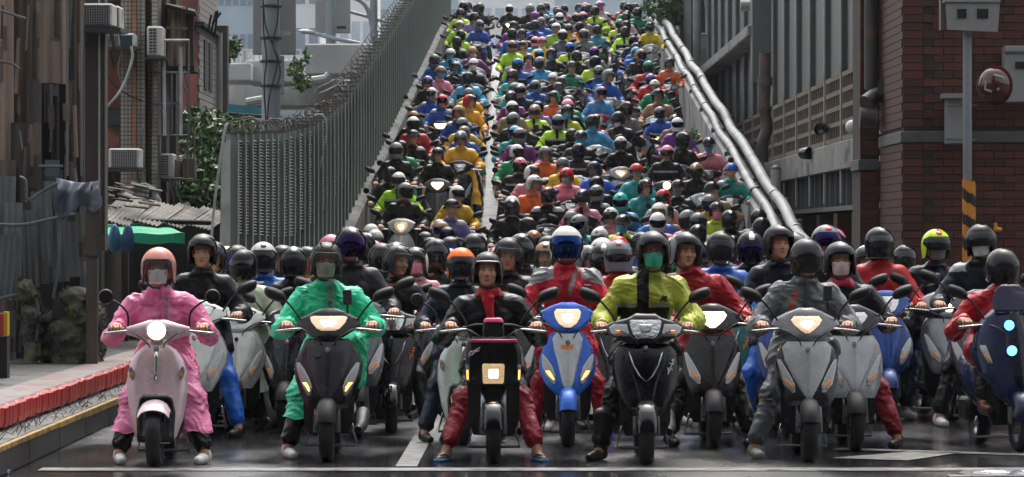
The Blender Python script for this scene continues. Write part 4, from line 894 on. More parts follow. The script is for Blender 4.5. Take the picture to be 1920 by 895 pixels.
for i in range(46):                                                       # patched boards, pipes and stains of old sheet on the shack
    px, py, w, h = rs.uniform(-10, 150), rs.uniform(-10, 420), rs.uniform(3, 14), rs.uniform(14, 110); d = 40.72 + .012 * i; x0, x1, z0, z1 = prect(px, px + w, py, py + h, d)
    if rs.random() < .3: radd(sk, 'pipe', tube([(x0, d, z0), (x0 + rs.uniform(-.03, .03), d, z1)], rs.uniform(.008, .02), 6), rs.choice([RM[5], RM[4], RM[0]]), True)
    else: radd(sk, 'patch_board', xf(box(0, x1 - x0, 0, .02, 0, max(.1, z1 - z0)), (x0, d, max(z0, .6)), (0, R(rs.uniform(-3, 3)), 0)), rs.choice([RM[0], RM[1], RM[2], RM[3], RM[1], RM[4]]))
# torn plastic fence and junk in front of the shack
PLAS = mat('pale_corrugated_plastic', (0.138, 0.156, 0.156), .4, var=.3, vscale=2, dirt=(.07, .075, .07), dscale=2.5, dlo=.42, dhi=.62, stretch=(1, 1, .4))
jf = thing('junk_fence', 'makeshift fence of torn grey corrugated plastic and rails', 'fence', (-4.9, 40.4, .42))
for i, (a, b, c, e, d, k) in enumerate(((-20, 30, 440, 560, 40.2, 0), (4, 40, 380, 520, 40.3, 1), (36, 75, 395, 540, 40.35, 0), (60, 100, 360, 500, 40.5, 0), (95, 132, 340, 530, 40.55, 0), (128, 165, 400, 520, 40.45, 1), (150, 188, 380, 560, 40.6, 0), (-10, 26, 330, 450, 40.5, 1), (20, 60, 500, 660, 40.6, 2), (100, 150, 500, 640, 40.7, 2))):
    x0, x1, z0, z1 = prect(a, b, c, e, d); z0 = max(.43, z0); radd(jf, 'plastic_sheet', xf(corr(x1 - x0, z1 - z0, .06, .010), (x0, d, z0), (R(random.uniform(-4, 4)), R(random.uniform(-7, 7)), R(random.uniform(-9, 9)))), (PLAS, RM[5], RM[4])[k], True, 60)
for pts in (((-20, 420), (40, 422), (90, 412), (140, 402)), ((48, 380), (95, 350), (118, 340)), ((36, 332), (48, 340), (50, 372), (60, 378)), ((0, 560), (66, 556), (68, 640)), ((110, 360), (112, 470), (100, 560))): radd(jf, 'rail', tube(smooth_path([W(px, py, 40.1) for px, py in pts], 4), .017, 6), PLAS, True)
for i in range(16):
    px = random.uniform(-10, 185); py = random.uniform(400, 640); w = random.uniform(6, 26); h = random.uniform(8, 50); radd(jf, 'scrap_board', xf(pbox(-w / 2 + 960, w / 2 + 960, 440 - h, 440, 40, .03), ((px - 960) * 40 / F, random.uniform(.1, .6), Z_(py, 40) - CH), (0, R(random.uniform(-14, 14)) * .2, 0)), random.choice([RM[1], RM[3], RM[4], PLAS, WOODB]))
MOSS = mat('mossy_rubble', (0.0585, 0.0585, 0.054), .85, var=.5, vscale=5, dirt=(.06, .065, .025), dscale=4, dlo=.45, dhi=.6, bump=1., bscale=9)
for i, (a, b, c, e, d, lb) in enumerate(((30, 70, 535, 672, 39.9, 'cracked grey rubble block at the foot of the junk fence'), (100, 172, 545, 680, 39.8, 'mossy crumbling plaster block bulging over the pavement'), (165, 192, 570, 655, 40.5, 'dark weedy plaster stump beside the shop opening'), (70, 104, 590, 672, 40.2, 'small soot stained rubble heap between plaster blocks'))):
    s = Sdf(); s.fold = .03; s.ff = 1.3; x0, x1, z0, z1 = prect(a, b, c, e, d); n = 7; z0 = .42
    for k in range(n): s.ell((random.uniform(x0 + .08, x1 - .08), d + .3 + random.uniform(-.1, .1), z0 + (z1 - z0) * (k + .3) / n), ((x1 - x0) * random.uniform(.35, .55), .2, (z1 - z0) * .16), .05)
    tag(ob('rubble_block', mk('rubble_block', s.mesh(.022), MOSS, True)), lb, 'rubble', 'rubble along the pavement')
# draped cloth
P = []
for i in range(26):
    row = []
    for j in range(16):
        u, t = i / 25, j / 15; px = 104 + 84 * u; py = 333 + 12 * math.sin(2.4 * u) - 4 * u + 62 * t * (1 - .25 * u + .15 * math.sin(9 * u)); dd = 40.0 - .06 * math.sin(14 * u + 3 * t) - .10 * min(1, t * 3)
        row.append(W(px + 4 * math.sin(6 * t + 3 * u), py, dd))
    P.append(row)
tag(ob('draped_tarp', mk('draped_tarp', grid_solid(P, .01), mat('blue_grey_tarp', (.10, .12, .155), .5, var=.3, vscale=6, dirt=(.28, .29, .30), dscale=5, dlo=.58, dhi=.7, bump=.4, bscale=14), True, 60)), 'worn blue grey tarp draped over the junk fence', 'tarp')
cp = thing('plank_post', 'rough pointed dark wooden post under the draped tarp', 'post', W(170, 600, 39.95)[:2] + (.42,))
radd(cp, 'plank', ([W(160, 480, 39.9), W(187, 480, 39.9), W(187, 400, 39.9), W(172, 345, 39.9), W(160, 400, 39.9)] + [W(160, 480, 40.0), W(187, 480, 40.0), W(187, 400, 40.0), W(172, 345, 40.0), W(160, 400, 40.0)], [(0, 1, 2, 3, 4), (9, 8, 7, 6, 5)] + [(i, i + 5, (i + 1) % 5 + 5, (i + 1) % 5) for i in range(5)]), WOODB); radd(cp, 'leg', box(X_(163, 40), X_(184, 40), 39.92, 40.0, .42, Z_(478, 40)), WOODB)
# brown slab wall
bw = thing('brown_wall_building', 'narrow building with bare brown plaster wall under the twin air conditioners', 'building', (-4.55, 44, 0)); radd(bw, 'wall', pbox(156, 197, -280, 470, 44, .3), mat('brown_plaster', (0.105, 0.084, 0.0728), .7, var=.3, vscale=1.2, dirt=(.12, .10, .09), dscale=1.1, dlo=.5, dhi=.7, stretch=(1, 1, .4), bump=.3, bscale=9))
radd(bw, 'lower_wall', box(X_(150, 44.35), X_(190, 44.35), 44.35, 44.7, .4, Z_(468, 44.1)), RM[4])
for px, w in ((157, 4), (186, 3), (194, 3)): radd(bw, 'conduit', tube([W(px, -260, 43.9), W(px, 440, 43.9)], .011 * w / 3, 6), (FW, RM[5], RM[4])[px % 3], True)
# tiled apartment building in the gap
TILEC = mat('cream_tile', (0.421, 0.381, 0.325), .4, var=.2, vscale=4, dirt=(.11, .10, .085), dscale=1.5, dlo=.5, dhi=.7); TILEO = mat('orange_tile', (0.437, 0.187, 0.101), .45, var=.2, vscale=3, dirt=(.12, .08, .06), dscale=1.5); REDT = mat('red_tile', (0.208, 0.065, 0.0494), .5, var=.2, vscale=3, dirt=(.06, .03, .025), dscale=2)
GROUT = mat('grout', (.10, .095, .085), .9)
ta = thing('tiled_apartment_block', 'old apartment block with cream and orange mosaic tile piers and caged balconies', 'building', (-4.6, 52, 0))
radd(ta, 'recess_wall', pbox(196, 238, -300, 480, 53, .4), REDT); radd(ta, 'recess_floor', box(-9, X_(310, 54.2), 54.2, 54.6, .4, 9.5), CONCD)
tm = {}
def tilestrip(px0, px1, d, m, dep=.5, pitch=.055, rows=None):
    x0, x1 = X_(px0, d), X_(px1, d); radd(ta, 'pier', box(x0, x1, d, d + dep, .4, 9.), GROUT); n = max(1, round((x1 - x0) / pitch)); w = (x1 - x0) / n; tl = []
    for r in range(int(8.4 / pitch)):
        z = .45 + r * pitch
        if Z_(470, d) < z < Z_(-40, d):
            for k in range(n): tl.append(([(x0 + k * w + .005, d - .006, z + .005), (x0 + (k + 1) * w - .005, d - .006, z + .005), (x0 + (k + 1) * w - .005, d - .006, z + pitch - .005), (x0 + k * w + .005, d - .006, z + pitch - .005)], [(0, 1, 2, 3)]))
    tag(radd(ta, 'mosaic_tile', join(*tl), m), kind='stuff')
for a in ((226, 247, 51.0, TILEC), (247, 256, 50.9, TILEO), (256, 272, 51.0, TILEC), (272, 284, 51.4, TILEC), (284, 296, 51.1, TILEC)): tilestrip(*a)
radd(ta, 'dark_recess', pbox(294, 330, -300, 480, 52.6, .4), RM[4]); radd(ta, 'side_shaft', pbox(296, 312, -300, 480, 52.0, .5), WOODB)
def window(par, a, b, c, e, d):
    w = radd(par, 'window', pbox(a, b, c, e, d, .06), mat('window_frame_dark', (.03, .03, .032), .4)); L0 = Vector(par.location)
    v, f = pbox(a + 3, b - 3, c + 3, e - 4, d - .01, .02); ob('pane', mk('pane', ([tuple(Vector(p) - L0) for p in v], f), mat('window_glass', (.07, .085, .085), .1)), w)
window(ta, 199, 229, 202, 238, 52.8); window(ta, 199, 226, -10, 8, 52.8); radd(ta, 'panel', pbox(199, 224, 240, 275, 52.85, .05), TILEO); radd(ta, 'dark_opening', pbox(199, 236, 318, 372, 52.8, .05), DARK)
# corrugated bay and cages
bay = thing('balcony_bay', 'hanging balcony bay clad in striped tan corrugated sheet', 'balcony', W(335, 130, 51.6))
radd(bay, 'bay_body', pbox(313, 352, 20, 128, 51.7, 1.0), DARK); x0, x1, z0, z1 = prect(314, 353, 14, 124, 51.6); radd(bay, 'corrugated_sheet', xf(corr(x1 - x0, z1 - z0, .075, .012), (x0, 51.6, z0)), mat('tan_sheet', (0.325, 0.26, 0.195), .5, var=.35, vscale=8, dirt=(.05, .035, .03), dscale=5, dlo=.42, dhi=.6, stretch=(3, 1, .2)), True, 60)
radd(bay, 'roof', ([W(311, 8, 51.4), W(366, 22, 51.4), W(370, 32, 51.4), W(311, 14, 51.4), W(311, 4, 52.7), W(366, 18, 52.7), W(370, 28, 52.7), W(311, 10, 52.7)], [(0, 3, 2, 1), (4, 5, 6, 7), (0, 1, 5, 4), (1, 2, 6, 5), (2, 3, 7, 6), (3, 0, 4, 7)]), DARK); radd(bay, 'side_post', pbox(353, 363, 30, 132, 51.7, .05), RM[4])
radd(bay, 'belt_rail', tube([W(312, 53, 51.5), W(352, 54, 51.5)], .015, 6), RM[0]); radd(bay, 'bay_floor', pbox(312, 364, 124, 133, 51.6, 1.0), DARK)
def cage(lb, segs, d, r=.014, m=None):
    c = thing('window_cage', lb, 'cage', W(segs[0][0], segs[0][1], d))
    for (a, b, e, g) in segs: radd(c, 'bar', tube([W(a, b, d), W(e, g, d)], r, 6), m or RM[5], True)
    return c
c1 = cage('tall thin iron cage with white uprights below the balcony bay', [(286, 76, 355, 76), (286, 136, 356, 137), (286, 195, 340, 195), (290, 254, 354, 254), (286, 76, 286, 254), (354, 76, 354, 254), (300, 210, 336, 190), (336, 120, 336, 254), (322, 136, 322, 254)], 51.0)
for a, b, e, g in ((307, 92, 309, 254), (339, 88, 339, 254)): radd(c1, 'white_upright', tube([W(a, b, 50.9), W(e, g, 50.9)], .022, 6), FW, True)
radd(c1, 'white_rail', tube([W(284, 76, 50.9), W(355, 76, 50.9)], .018, 6), FW, True)
cage('rusty lower balcony cage holding boxes beside the climbing plant', [(298, 254, 352, 254), (298, 334, 364, 336), (352, 230, 352, 336), (364, 232, 364, 336), (312, 180, 312, 254), (330, 200, 330, 254), (298, 254, 298, 334), (340, 150, 352, 180), (345, 130, 352, 165)], 51.2, .012, RM[1])
tag(ob('storage_box', mk('storage_box', pbox(341, 364, 296, 334, 51.6, .4, .01), RM[3])), 'grey brown metal box on the lower balcony cage', 'box'); tag(ob('storage_box', mk('storage_box', pbox(326, 340, 300, 332, 51.7, .3, .01), RM[0])), 'narrow rusty box beside the louvred condenser', 'box')
cage('bent bracket struts under the red building corner', [(318, 336, 330, 400), (324, 340, 345, 395), (335, 335, 312, 360), (330, 300, 336, 350)], 51.5, .012, RM[5])
ACW = mat('ac_casing', (0.587, 0.581, 0.547), .5, var=.15, vscale=3, dirt=(.20, .19, .17), dscale=3, dlo=.52, dhi=.7); ACG = mat('ac_grille', (.33, .33, .32), .5)
def aircon(lb, a, b, c, e, d, style='grille', side=8, shade=None):
    x0, x1, z0, z1 = prect(a, b, c, e, d); t = thing('air_conditioner', lb, 'air conditioner', (x0, d, z0), group='air conditioners on the old buildings'); w, h = x1 - x0, z1 - z0
    ob('casing', mk('casing', box(0, w, .02, .55, 0, h, .02), ACW), t); g = []
    if style == 'grille':
        ob('louvre_back', mk('louvre_back', box(w * .10, w * .92, .008, .02, h * .10, h * .92), DARK), t); n = max(7, int(h / .02)); m = max(6, int(w / .03))
        for k in range(n): z = h * .12 + h * .78 * k / (n - 1); g.append(box(w * .10, w * .92, -.006, .006, z - .003, z + .003))
        for k in range(m): x = w * .12 + w * .78 * k / (m - 1); g.append(box(x - .004, x + .004, -.012, -.002, h * .1, h * .92))
        ob('grille', mk('grille', join(*g), ACG), t)
    elif style == 'fan':
        ob('fan_well', mk('fan_well', box(w * .16, w * .62, .008, .02, h * .08, h * .94), mat('ac_well', (.05, .05, .05), .6)), t)
        for k in range(9): z = h * .1 + h * .82 * k / 8; g.append(box(w * .14, w * .64, -.006, .004, z - .008, z + .008))
        g.append(box(w * .37, w * .41, -.01, 0, h * .1, h * .92)); ob('grille', mk('grille', join(*g), ACG), t)
    else:
        ob('dark_screen', mk('dark_screen', box(w * .5, w * .94, -.004, .02, h * .1, h * .85, .004), mat('teal_screen', (.035, .06, .075), .3)), t); n = 6
        for k in range(n): g.append(box(w * .04 + w * .07 * k, w * .06 + w * .07 * k, -.004, .02, h * .15, h * .85))
        ob('grille', mk('grille', join(*g), DARK), t)
    ob('bracket', mk('bracket', join(box(-.03, w + .05, .0, .5, -.035, -.004), tube([(w * .1, .1, -.03), (w * .1, .5, -.22)], .012, 5), tube([(w * .9, .1, -.03), (w * .9, .5, -.22)], .012, 5)), RM[4]), t)
    return t
aircon('grey grilled air conditioner over the brown wall, left of the twin pair', 151, 210, 6, 49, 43.6); aircon('narrow pale air conditioner tucked behind the grilled one', 206, 224, 11, 54, 44.6); aircon('window air conditioner with dark screen and white drain hose', 200, 251, 62, 88, 50.4, 'screen'); aircon('tall outdoor condenser beside the mosaic tile pier', 275, 304, 49, 106, 50.6, 'fan'); aircon('white boxy air conditioner above the rubble roof', 203, 261, 278, 316, 49.6); aircon('small louvred condenser inside the lower balcony cage', 300, 325, 288, 334, 51.5, 'fan')
tag(ob('bracket_shelf', mk('bracket_shelf', pbox(152, 226, 52, 60, 43.5, .6), mat('dark_green_metal', (.05, .06, .058), .5))), 'dark metal shelf bracket under the twin air conditioners', 'shelf')
def wire(lb, pts, d, r=.010, m=None): tag(ob('wall_cable', mk('wall_cable', tube(smooth_path([W(px, py, d) for px, py in pts], 5), r, 6), m or FW, True)), lb, 'cable')
wire('white drain hose curving down from the window air conditioner', [(246, 88), (248, 110), (236, 150), (222, 176), (201, 201)], 50.2, .018); wire('dark cable sagging across the red tiled recess', [(197, 137), (215, 160), (240, 178), (268, 190)], 50.7, .01, TRIM); wire('brown cable hanging down the red tiled recess', [(230, 90), (222, 130), (228, 160), (230, 200)], 52.5, .01, RM[0])
wire('pale conduit running down the mosaic pier', [(268, 240), (266, 280), (272, 340), (275, 348)], 50.6, .014, RM[5])
dp = thing('drain_pipe', 'grey elbowed drain pipe above the rubble roof', 'pipe', W(262, 348, 50.5)); radd(dp, 'pipe_run', tube([W(246, 348, 50.5), W(272, 348, 50.5), W(274, 352, 50.5), W(274, 395, 50.5)], .032, 8), PIPE, True); radd(dp, 'elbow', tube([W(290, 368, 50.5), W(296, 376, 50.5), W(298, 388, 50.5)], .045, 8), PIPE, True)
# red tile building with white brick side
rb = thing('red_tile_building', 'red tiled corner building with pale side wall and roof ledge', 'building', (-5.2, 62, 0)); WB = mat('pale_wall_brick', (0.338, 0.319, 0.309), .6, var=.2, vscale=2, dirt=(.20, .18, .17), dscale=1.4); PINKT = mat('faded_red_tile', (0.39, 0.13, 0.104), .5, var=.2, vscale=2, dirt=(.18, .07, .06), dscale=1.5)
xa, xb = X_(330, 61), X_(369, 61); radd(rb, 'front_wall', box(xa, xb, 61, 64.6, .4, 9.), PINKT); xs = X_(369, 61) + .004
WBM = mk('brick', box(0, .03, .008, .292, .006, .094), WB)
for r in range(72):                                                        # pale bricks on the receding side wall
    z = 2.0 + r * .1
    if z > 5.6: break
    for k in range(12):
        y = 61.02 + k * .3 + (.15 if r % 2 else 0); ob('brick', WBM, rb, (xs + 5.2, y - 62, z)); 
radd(rb, 'ledge', box(xs - .5, xs + .12, 60.8, 65.0, Z_(50, 61), Z_(42, 61)), DARK); radd(rb, 'roof_edge', box(xs - .4, xs + .02, 60.9, 64.8, Z_(42, 61), Z_(-60, 61)), PINKT)
for a in (61.9, 62.9): radd(rb, 'window_slot', box(xs + .03, xs + .05, a, a + .6, Z_(168, 62), Z_(75, 62)), RM[4])
radd(rb, 'down_pipe', tube([(xs + .1, 64.3, Z_(60, 64)), (xs + .1, 64.3, .5)], .05, 8), PIPE, True); radd(rb, 'corner_pillar', box(xs + .02, xs + .2, 64.7, 65.0, .4, Z_(50, 65)), RM[3])
for k, (a, b, c, e) in enumerate(((390, 60, 396, 28), (396, 60, 405, 22), (398, 45, 414, 24), (402, 70, 408, 20))): tag(ob('rooftop_rod', mk('rooftop_rod', tube([W(a, b, 61.5), W(c, e, 61.5)], .018, 6), TRIM)), ('shortest dark rod leaning on the roof ledge', 'long dark rod crossing behind the others on the roof ledge', 'dark rod slanting outward over the ledge edge', 'nearly upright dark rod at the outer ledge corner')[k], 'rod', 'rods on the roof ledge')
# lean-to roof, awning, shop opening
ln = thing('lean_to_roof', 'patchwork lean-to roof of tan corrugated sheets over the green awning', 'roof', W(270, 400, 47)); TANR = mat('tan_roof_sheet', (0.195, 0.176, 0.143), .6, var=.35, vscale=3, dirt=(.08, .07, .06), dscale=2.5, dlo=.45, dhi=.62)
for i, (a, b, c, e, d) in enumerate(((186, 245, 376, 408, 46.2), (236, 300, 392, 408, 46.5), (290, 345, 398, 412, 46.9), (338, 396, 404, 416, 47.3))):
    x0, x1 = X_(a, d), X_(b, d); z1, z0 = Z_(c, d), Z_(e, d); n = 40; P = []
    for k in range(n + 1):
        x = x0 + (x1 - x0) * k / n; dz = .010 * math.sin(k * 1.3); sx = -.10 * k / n; P.append([(x, d - .2, z0 + dz + sx), (x + .15, d + 1.6, z1 + dz + sx + .12)])
    radd(ln, 'roof_sheet', grid_solid(P, lambda p: (p[0], p[1], p[2] - .012)), TANR, True, 60)
radd(ln, 'beam', tube([W(186, 412, 46.1), W(394, 418, 47.2)], .03, 6), DARK)
for i in range(26):
    a = random.uniform(0, 3.1); px = random.uniform(190, 285); py = random.uniform(345, 392); l = random.uniform(8, 34); radd(ln, 'scrap_plank', tube([W(px - l, py - 3, 46.6 + random.uniform(-.3, .5)), W(px + l * .8, py + random.uniform(-2, 8), 46.8)], random.uniform(.008, .022), 4), random.choice([RM[1], RM[4], PLAS, DARK, TANR, RM[0]]))
aw = thing('green_awning', 'bright green tarpaulin awning over the dark shop opening', 'awning', W(262, 440, 46)); GT = mat('green_tarp', (0.028, 0.476, 0.238), .45, var=.25, vscale=3, bump=.3, bscale=7, dirt=(.02, .24, .13), dscale=3)
P = []
for i in range(21):
    u = i / 20; P.append([W(190 + (308 - 190) * u, 420 + 1 * math.sin(7 * u), 47.2), W(191 + (340 - 191) * u, 424 + 12 * (u ** 2) + 1.0 * math.sin(9 * u), 46.0), W(192 + (346 - 192) * u, 439 - 1 * u + 1.5 * math.sin(11 * u), 45.5), W(192 + (346 - 192) * u, 457 + 1.5 * math.sin(13 * u), 45.5)])
radd(aw, 'tarp', grid_solid(P, .012), GT, True, 60); radd(aw, 'pole', tube([W(190, 420, 46.1), W(190, 640, 46.1)], .022, 8), PIPE); radd(aw, 'pole', tube([W(192, 440, 45.5), W(226, 420, 46.8)], .02, 6), DARK)
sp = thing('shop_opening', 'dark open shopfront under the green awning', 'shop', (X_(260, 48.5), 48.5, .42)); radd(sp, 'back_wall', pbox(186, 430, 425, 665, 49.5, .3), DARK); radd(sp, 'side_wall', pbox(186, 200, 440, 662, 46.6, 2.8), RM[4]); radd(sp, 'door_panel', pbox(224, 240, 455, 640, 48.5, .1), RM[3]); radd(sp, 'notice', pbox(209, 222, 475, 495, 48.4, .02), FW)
for px, col in ((215, (.02, .12, .22)), (240, (.03, .07, .17))):
    tag(ob('hanging_bag', mk('hanging_bag', loft([((X_(px, 45.2), 45.2, Z_(420, 45.2)), (.006, 0, 0), (0, .01, 0), 2), ((X_(px, 45.2), 45.2, Z_(427, 45.2)), (.045, 0, 0), (0, .03, 0), 2), ((X_(px, 45.2), 45.2, Z_(445, 45.2)), (.072, 0, 0), (0, .06, 0), 2), ((X_(px, 45.2), 45.2, Z_(465, 45.2)), (.072, 0, 0), (0, .06, 0), 2), ((X_(px, 45.2), 45.2, Z_(473, 45.2)), (.03, 0, 0), (0, .03, 0), 2)], 14), mat('bag_%d' % px, col, .35, bump=.3, bscale=20), True)), ('teal' if px == 215 else 'dark blue') + ' plastic bag hanging below the green awning', 'bag')
# ------------------------------------------------------------------ foliage
LEAF = [mat('leaf_%d' % i, c, .45, var=.35, vscale=9) for i, c in enumerate(((.035, .085, .022), (.06, .13, .03), (.10, .19, .05)))]
def plant(name, label, cat, blobs, n, ls, seed, stems=(), mixes=(.5, .35, .15), group=None):
    rg = np.random.default_rng(seed); c0 = np.mean([b[0] for b in blobs], 0); base = (c0[0], c0[1], min(b[0][2] - b[1][2] for b in blobs)); t = thing(name, label, cat, base, group=group)
    w = np.array([b[1][0] * b[1][1] * b[1][2] for b in blobs]); w = w / w.sum(); V = [[], [], []]; Fc = [[], [], []]
    for _ in range(n):
        b = blobs[rg.choice(len(blobs), p=w)]; u = rg.normal(size=3); u /= np.linalg.norm(u); p = np.array(b[0]) + u * np.array(b[1]) * rg.uniform(.45, 1.08); k = rg.choice(3, p=mixes)
        a = rg.normal(size=3); a[2] -= .4; a /= np.linalg.norm(a); s = np.cross(a, rg.normal(size=3)); s /= np.linalg.norm(s); l = ls * rg.uniform(.6, 1.3); wd_ = l * .26; nrm = np.cross(a, s)
        q = [p, p + a * l * .35 + s * wd_ , p + a * l + nrm * -.1 * l, p + a * l * .35 - s * wd_]; o = len(V[k]); V[k] += [tuple(np.array(x) - base) for x in q]; Fc[k].append((o, o + 1, o + 2, o + 3))
    cr = tag(ob('crown', mk('crown', (V[0], Fc[0]), LEAF[0]), t), kind='stuff')
    for k in (1, 2):
        if V[k]: tag(ob('leaf_layer', mk('leaf_layer', (V[k], Fc[k]), LEAF[k]), cr), kind='stuff')
    for s in stems: ob('trunk', mk('trunk', ([tuple(np.array(p) - base) for p in s[0]], s[1]), WOODB, True), t)
    return t
def bl(px, py, d, rx, ry, rz): return (W(px, py, d), (rx, ry, rz))
plant('climbing_shrub', 'dense dark green shrub filling the gap beside the fence end', 'shrub', [bl(372, 250, 56, .26, .5, .35), bl(385, 300, 55, .30, .6, .5), bl(375, 350, 54, .36, .6, .5), bl(392, 400, 53, .30, .5, .45), bl(345, 380, 53, .25, .5, .35), bl(405, 290, 58, .14, .5, .45), bl(365, 225, 57, .18, .4, .15)], 5200, .13, 3, [tube([W(370, 470, 54), W(372, 360, 54.5), W(380, 260, 55.5)], [.05, .04, .02], 7)])
plant('leafy_shrub', 'lighter green shrub top behind the fence corner', 'shrub', [bl(420, 238, 60, .32, .4, .16), bl(455, 235, 62, .22, .4, .12), bl(400, 225, 60, .2, .3, .15)], 900, .12, 4, [tube([W(425, 300, 60), W(420, 240, 60)], [.03, .02], 6)], (.25, .45, .3))
plant('wall_sapling', 'bright sapling growing on the grey ledge near the rooftop rods', 'plant', [bl(428, 92, 66, .20, .3, .18), bl(415, 115, 66, .12, .2, .15), bl(440, 78, 66, .10, .2, .06)], 420, .10, 5, [tube([W(410, 135, 66), W(420, 105, 66), W(436, 80, 66)], [.02, .014, .006], 6)], (.1, .4, .5))
plant('wall_sapling', 'small green bush sprouting beside the stained viaduct block', 'plant', [bl(556, 128, 80, .15, .3, .2), bl(566, 155, 80, .2, .3, .16), bl(572, 105, 80, .09, .2, .12)], 480, .11, 6, [tube([W(565, 175, 80), W(560, 130, 80)], [.02, .01], 6)], (.3, .45, .25))
plant('overhanging_tree', 'dark tree hanging over the top of the right parapet', 'tree', [bl(1275, 15, 112, .9, 1.2, .45), bl(1310, -10, 113, .9, 1.2, .6), bl(1238, 4, 111, .35, .6, .3), bl(1260, 30, 112, .5, .8, .2), bl(1300, 50, 114, .5, 1, .5)], 2600, .20, 8, [tube([W(1310, 160, 114), W(1305, 60, 114), W(1290, 0, 113)], [.2, .16, .08], 8)], (.7, .22, .08))
plant('parapet_weeds', 'pale weeds sprouting at the top end of the right parapet', 'plant', [bl(1215, 12, 114, .22, .3, .22), bl(1232, 26, 113, .2, .3, .15)], 260, .14, 9, [], (.15, .45, .4)); plant('parapet_weeds', 'small weed tuft on the right parapet low down the ramp', 'plant', [bl(1304, 258, 76, .1, .2, .16)], 120, .08, 10, [], (.2, .5, .3))
# ------------------------------------------------------------------ far side: viaduct, poles, blocks paled for mist
FARC = mat('far_concrete', (0.483, 0.483, 0.47), .8, var=.25, vscale=.6, dirt=(.12, .12, .115), dscale=.5, dlo=.48, dhi=.66, stretch=(1, 1, .5)); FARW = mat('far_mist_white', (0.85, 0.85, 0.85), .7, var=.1, vscale=.3); FARG = mat('far_glass', (0.312, 0.37, 0.448), .2, var=.3, vscale=.25); FARB = mat('far_mist_bluegrey', (0.493, 0.582, 0.65), .6, var=.2, vscale=.4)  # mist is put into these pale base colours
vd = thing('viaduct', 'stained concrete viaduct beam behind the fence and poles', 'viaduct', (X_(500, 90), 90, 0))
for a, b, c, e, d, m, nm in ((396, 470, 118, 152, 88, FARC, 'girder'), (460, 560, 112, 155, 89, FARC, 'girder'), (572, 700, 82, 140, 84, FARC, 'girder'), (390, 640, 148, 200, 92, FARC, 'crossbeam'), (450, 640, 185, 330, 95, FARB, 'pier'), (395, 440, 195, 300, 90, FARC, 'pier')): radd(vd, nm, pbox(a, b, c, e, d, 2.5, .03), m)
radd(vd, 'drain_pipe', tube([W(462, 192, 87), W(495, 186, 87), W(505, 184, 87)], .09, 8), PIPE, True); radd(vd, 'drain_pipe', tube([W(582, 152, 83), W(610, 148, 83), W(618, 140, 83)], .09, 8), PIPE, True)
for k in range(12): radd(vd, 'railing_bar', pbox(452 + k * 11, 455 + k * 11, 94, 116, 88, .06), FARW)
radd(vd, 'railing_top', pbox(448, 600, 92, 95, 88, .08), FARW)
tb = thing('teal_beam', 'teal painted steel beam reaching to the cable-wrapped pole', 'beam', W(460, 205, 74)); radd(tb, 'web', ([W(418, 194, 74), W(502, 204, 74), W(502, 218, 74), W(418, 212, 74), W(418, 194, 74.3), W(502, 204, 74.3), W(502, 218, 74.3), W(418, 212, 74.3)], [(0, 3, 2, 1), (4, 5, 6, 7), (0, 1, 5, 4), (1, 2, 6, 5), (2, 3, 7, 6), (3, 0, 4, 7)]), mat('teal_paint', (.03, .20, .26), .45, var=.2, vscale=3)); radd(tb, 'bottom_flange', tube([W(418, 213, 73.9), W(502, 219, 73.9)], .035, 6), DARK)
POLE = mat('galvanised_pole', (0.249, 0.275, 0.294), .45, metal=.35, var=.25, vscale=2, stretch=(1, 1, .3)); SIGNB = mat('sign_back', (0.281, 0.275, 0.275), .5, var=.06, vscale=2)
p1 = thing('utility_pole', 'thick grey pole wrapped with black cables behind the fence', 'pole', W(508, 440, 70)[:2] + (0,)); radd(p1, 'shaft', tube([(X_(509, 70), 70, 0), (X_(507, 70), 70, 12)], [.17, .15], 16), POLE, True)
for py in (14, 74, 118, 164): radd(p1, 'band', tube([(X_(508, 70), 70, Z_(py, 70)), (X_(508, 70), 70, Z_(py - 5, 70))], .19, 14), WOODB); radd(p1, 'bolt', tube([W(490, py - 3, 69.8), W(527, py - 3, 69.8)], .014, 6), TRIM)
for k, pts in enumerate((((493, -20), (494, 60), (500, 110), (495, 160), (500, 240)), ((522, -20), (520, 40), (512, 80), (520, 120), (505, 180), (500, 250)), ((494, 10), (498, 50), (510, 80), (522, 112), (525, 140), (518, 165)))): radd(p1, 'cable', tube(smooth_path([W(px, py, 69.7) for px, py in pts], 4), .014, 5), TRIM, True)
def signback(lb, a, b, c, e, d):
    x0, x1, z0, z1 = prect(a, b, c, e, d); t = thing('sign_board', lb, 'sign', ((x0 + x1) / 2, d, z0)); ob('panel', mk('panel', box(-(x1 - x0) / 2, (x1 - x0) / 2, -.015, .015, 0, z1 - z0, .012), SIGNB), t); 
    ob('rim', mk('rim', join(box(-(x1 - x0) / 2 - .008, (x1 - x0) / 2 + .008, -.02, .02, -.012, .002)), POLE), t); return t
s1 = signback('large grey back of a sign on the cable-wrapped pole', 474, 555, -60, 102, 70.4); ob('label_plate', mk('label_plate', box(.12, .29, -.02, -.016, .33, .41), FW), s1); signback('small rounded grey sign back low on the pole', 520, 533, 105, 177, 70.4); s2 = signback('grey sign back on the street light pole', 591, 657, -40, 62, 99.5); ob('label_plate', mk('label_plate', box(.1, .33, -.02, -.016, .1, .17), TRIM), s2)
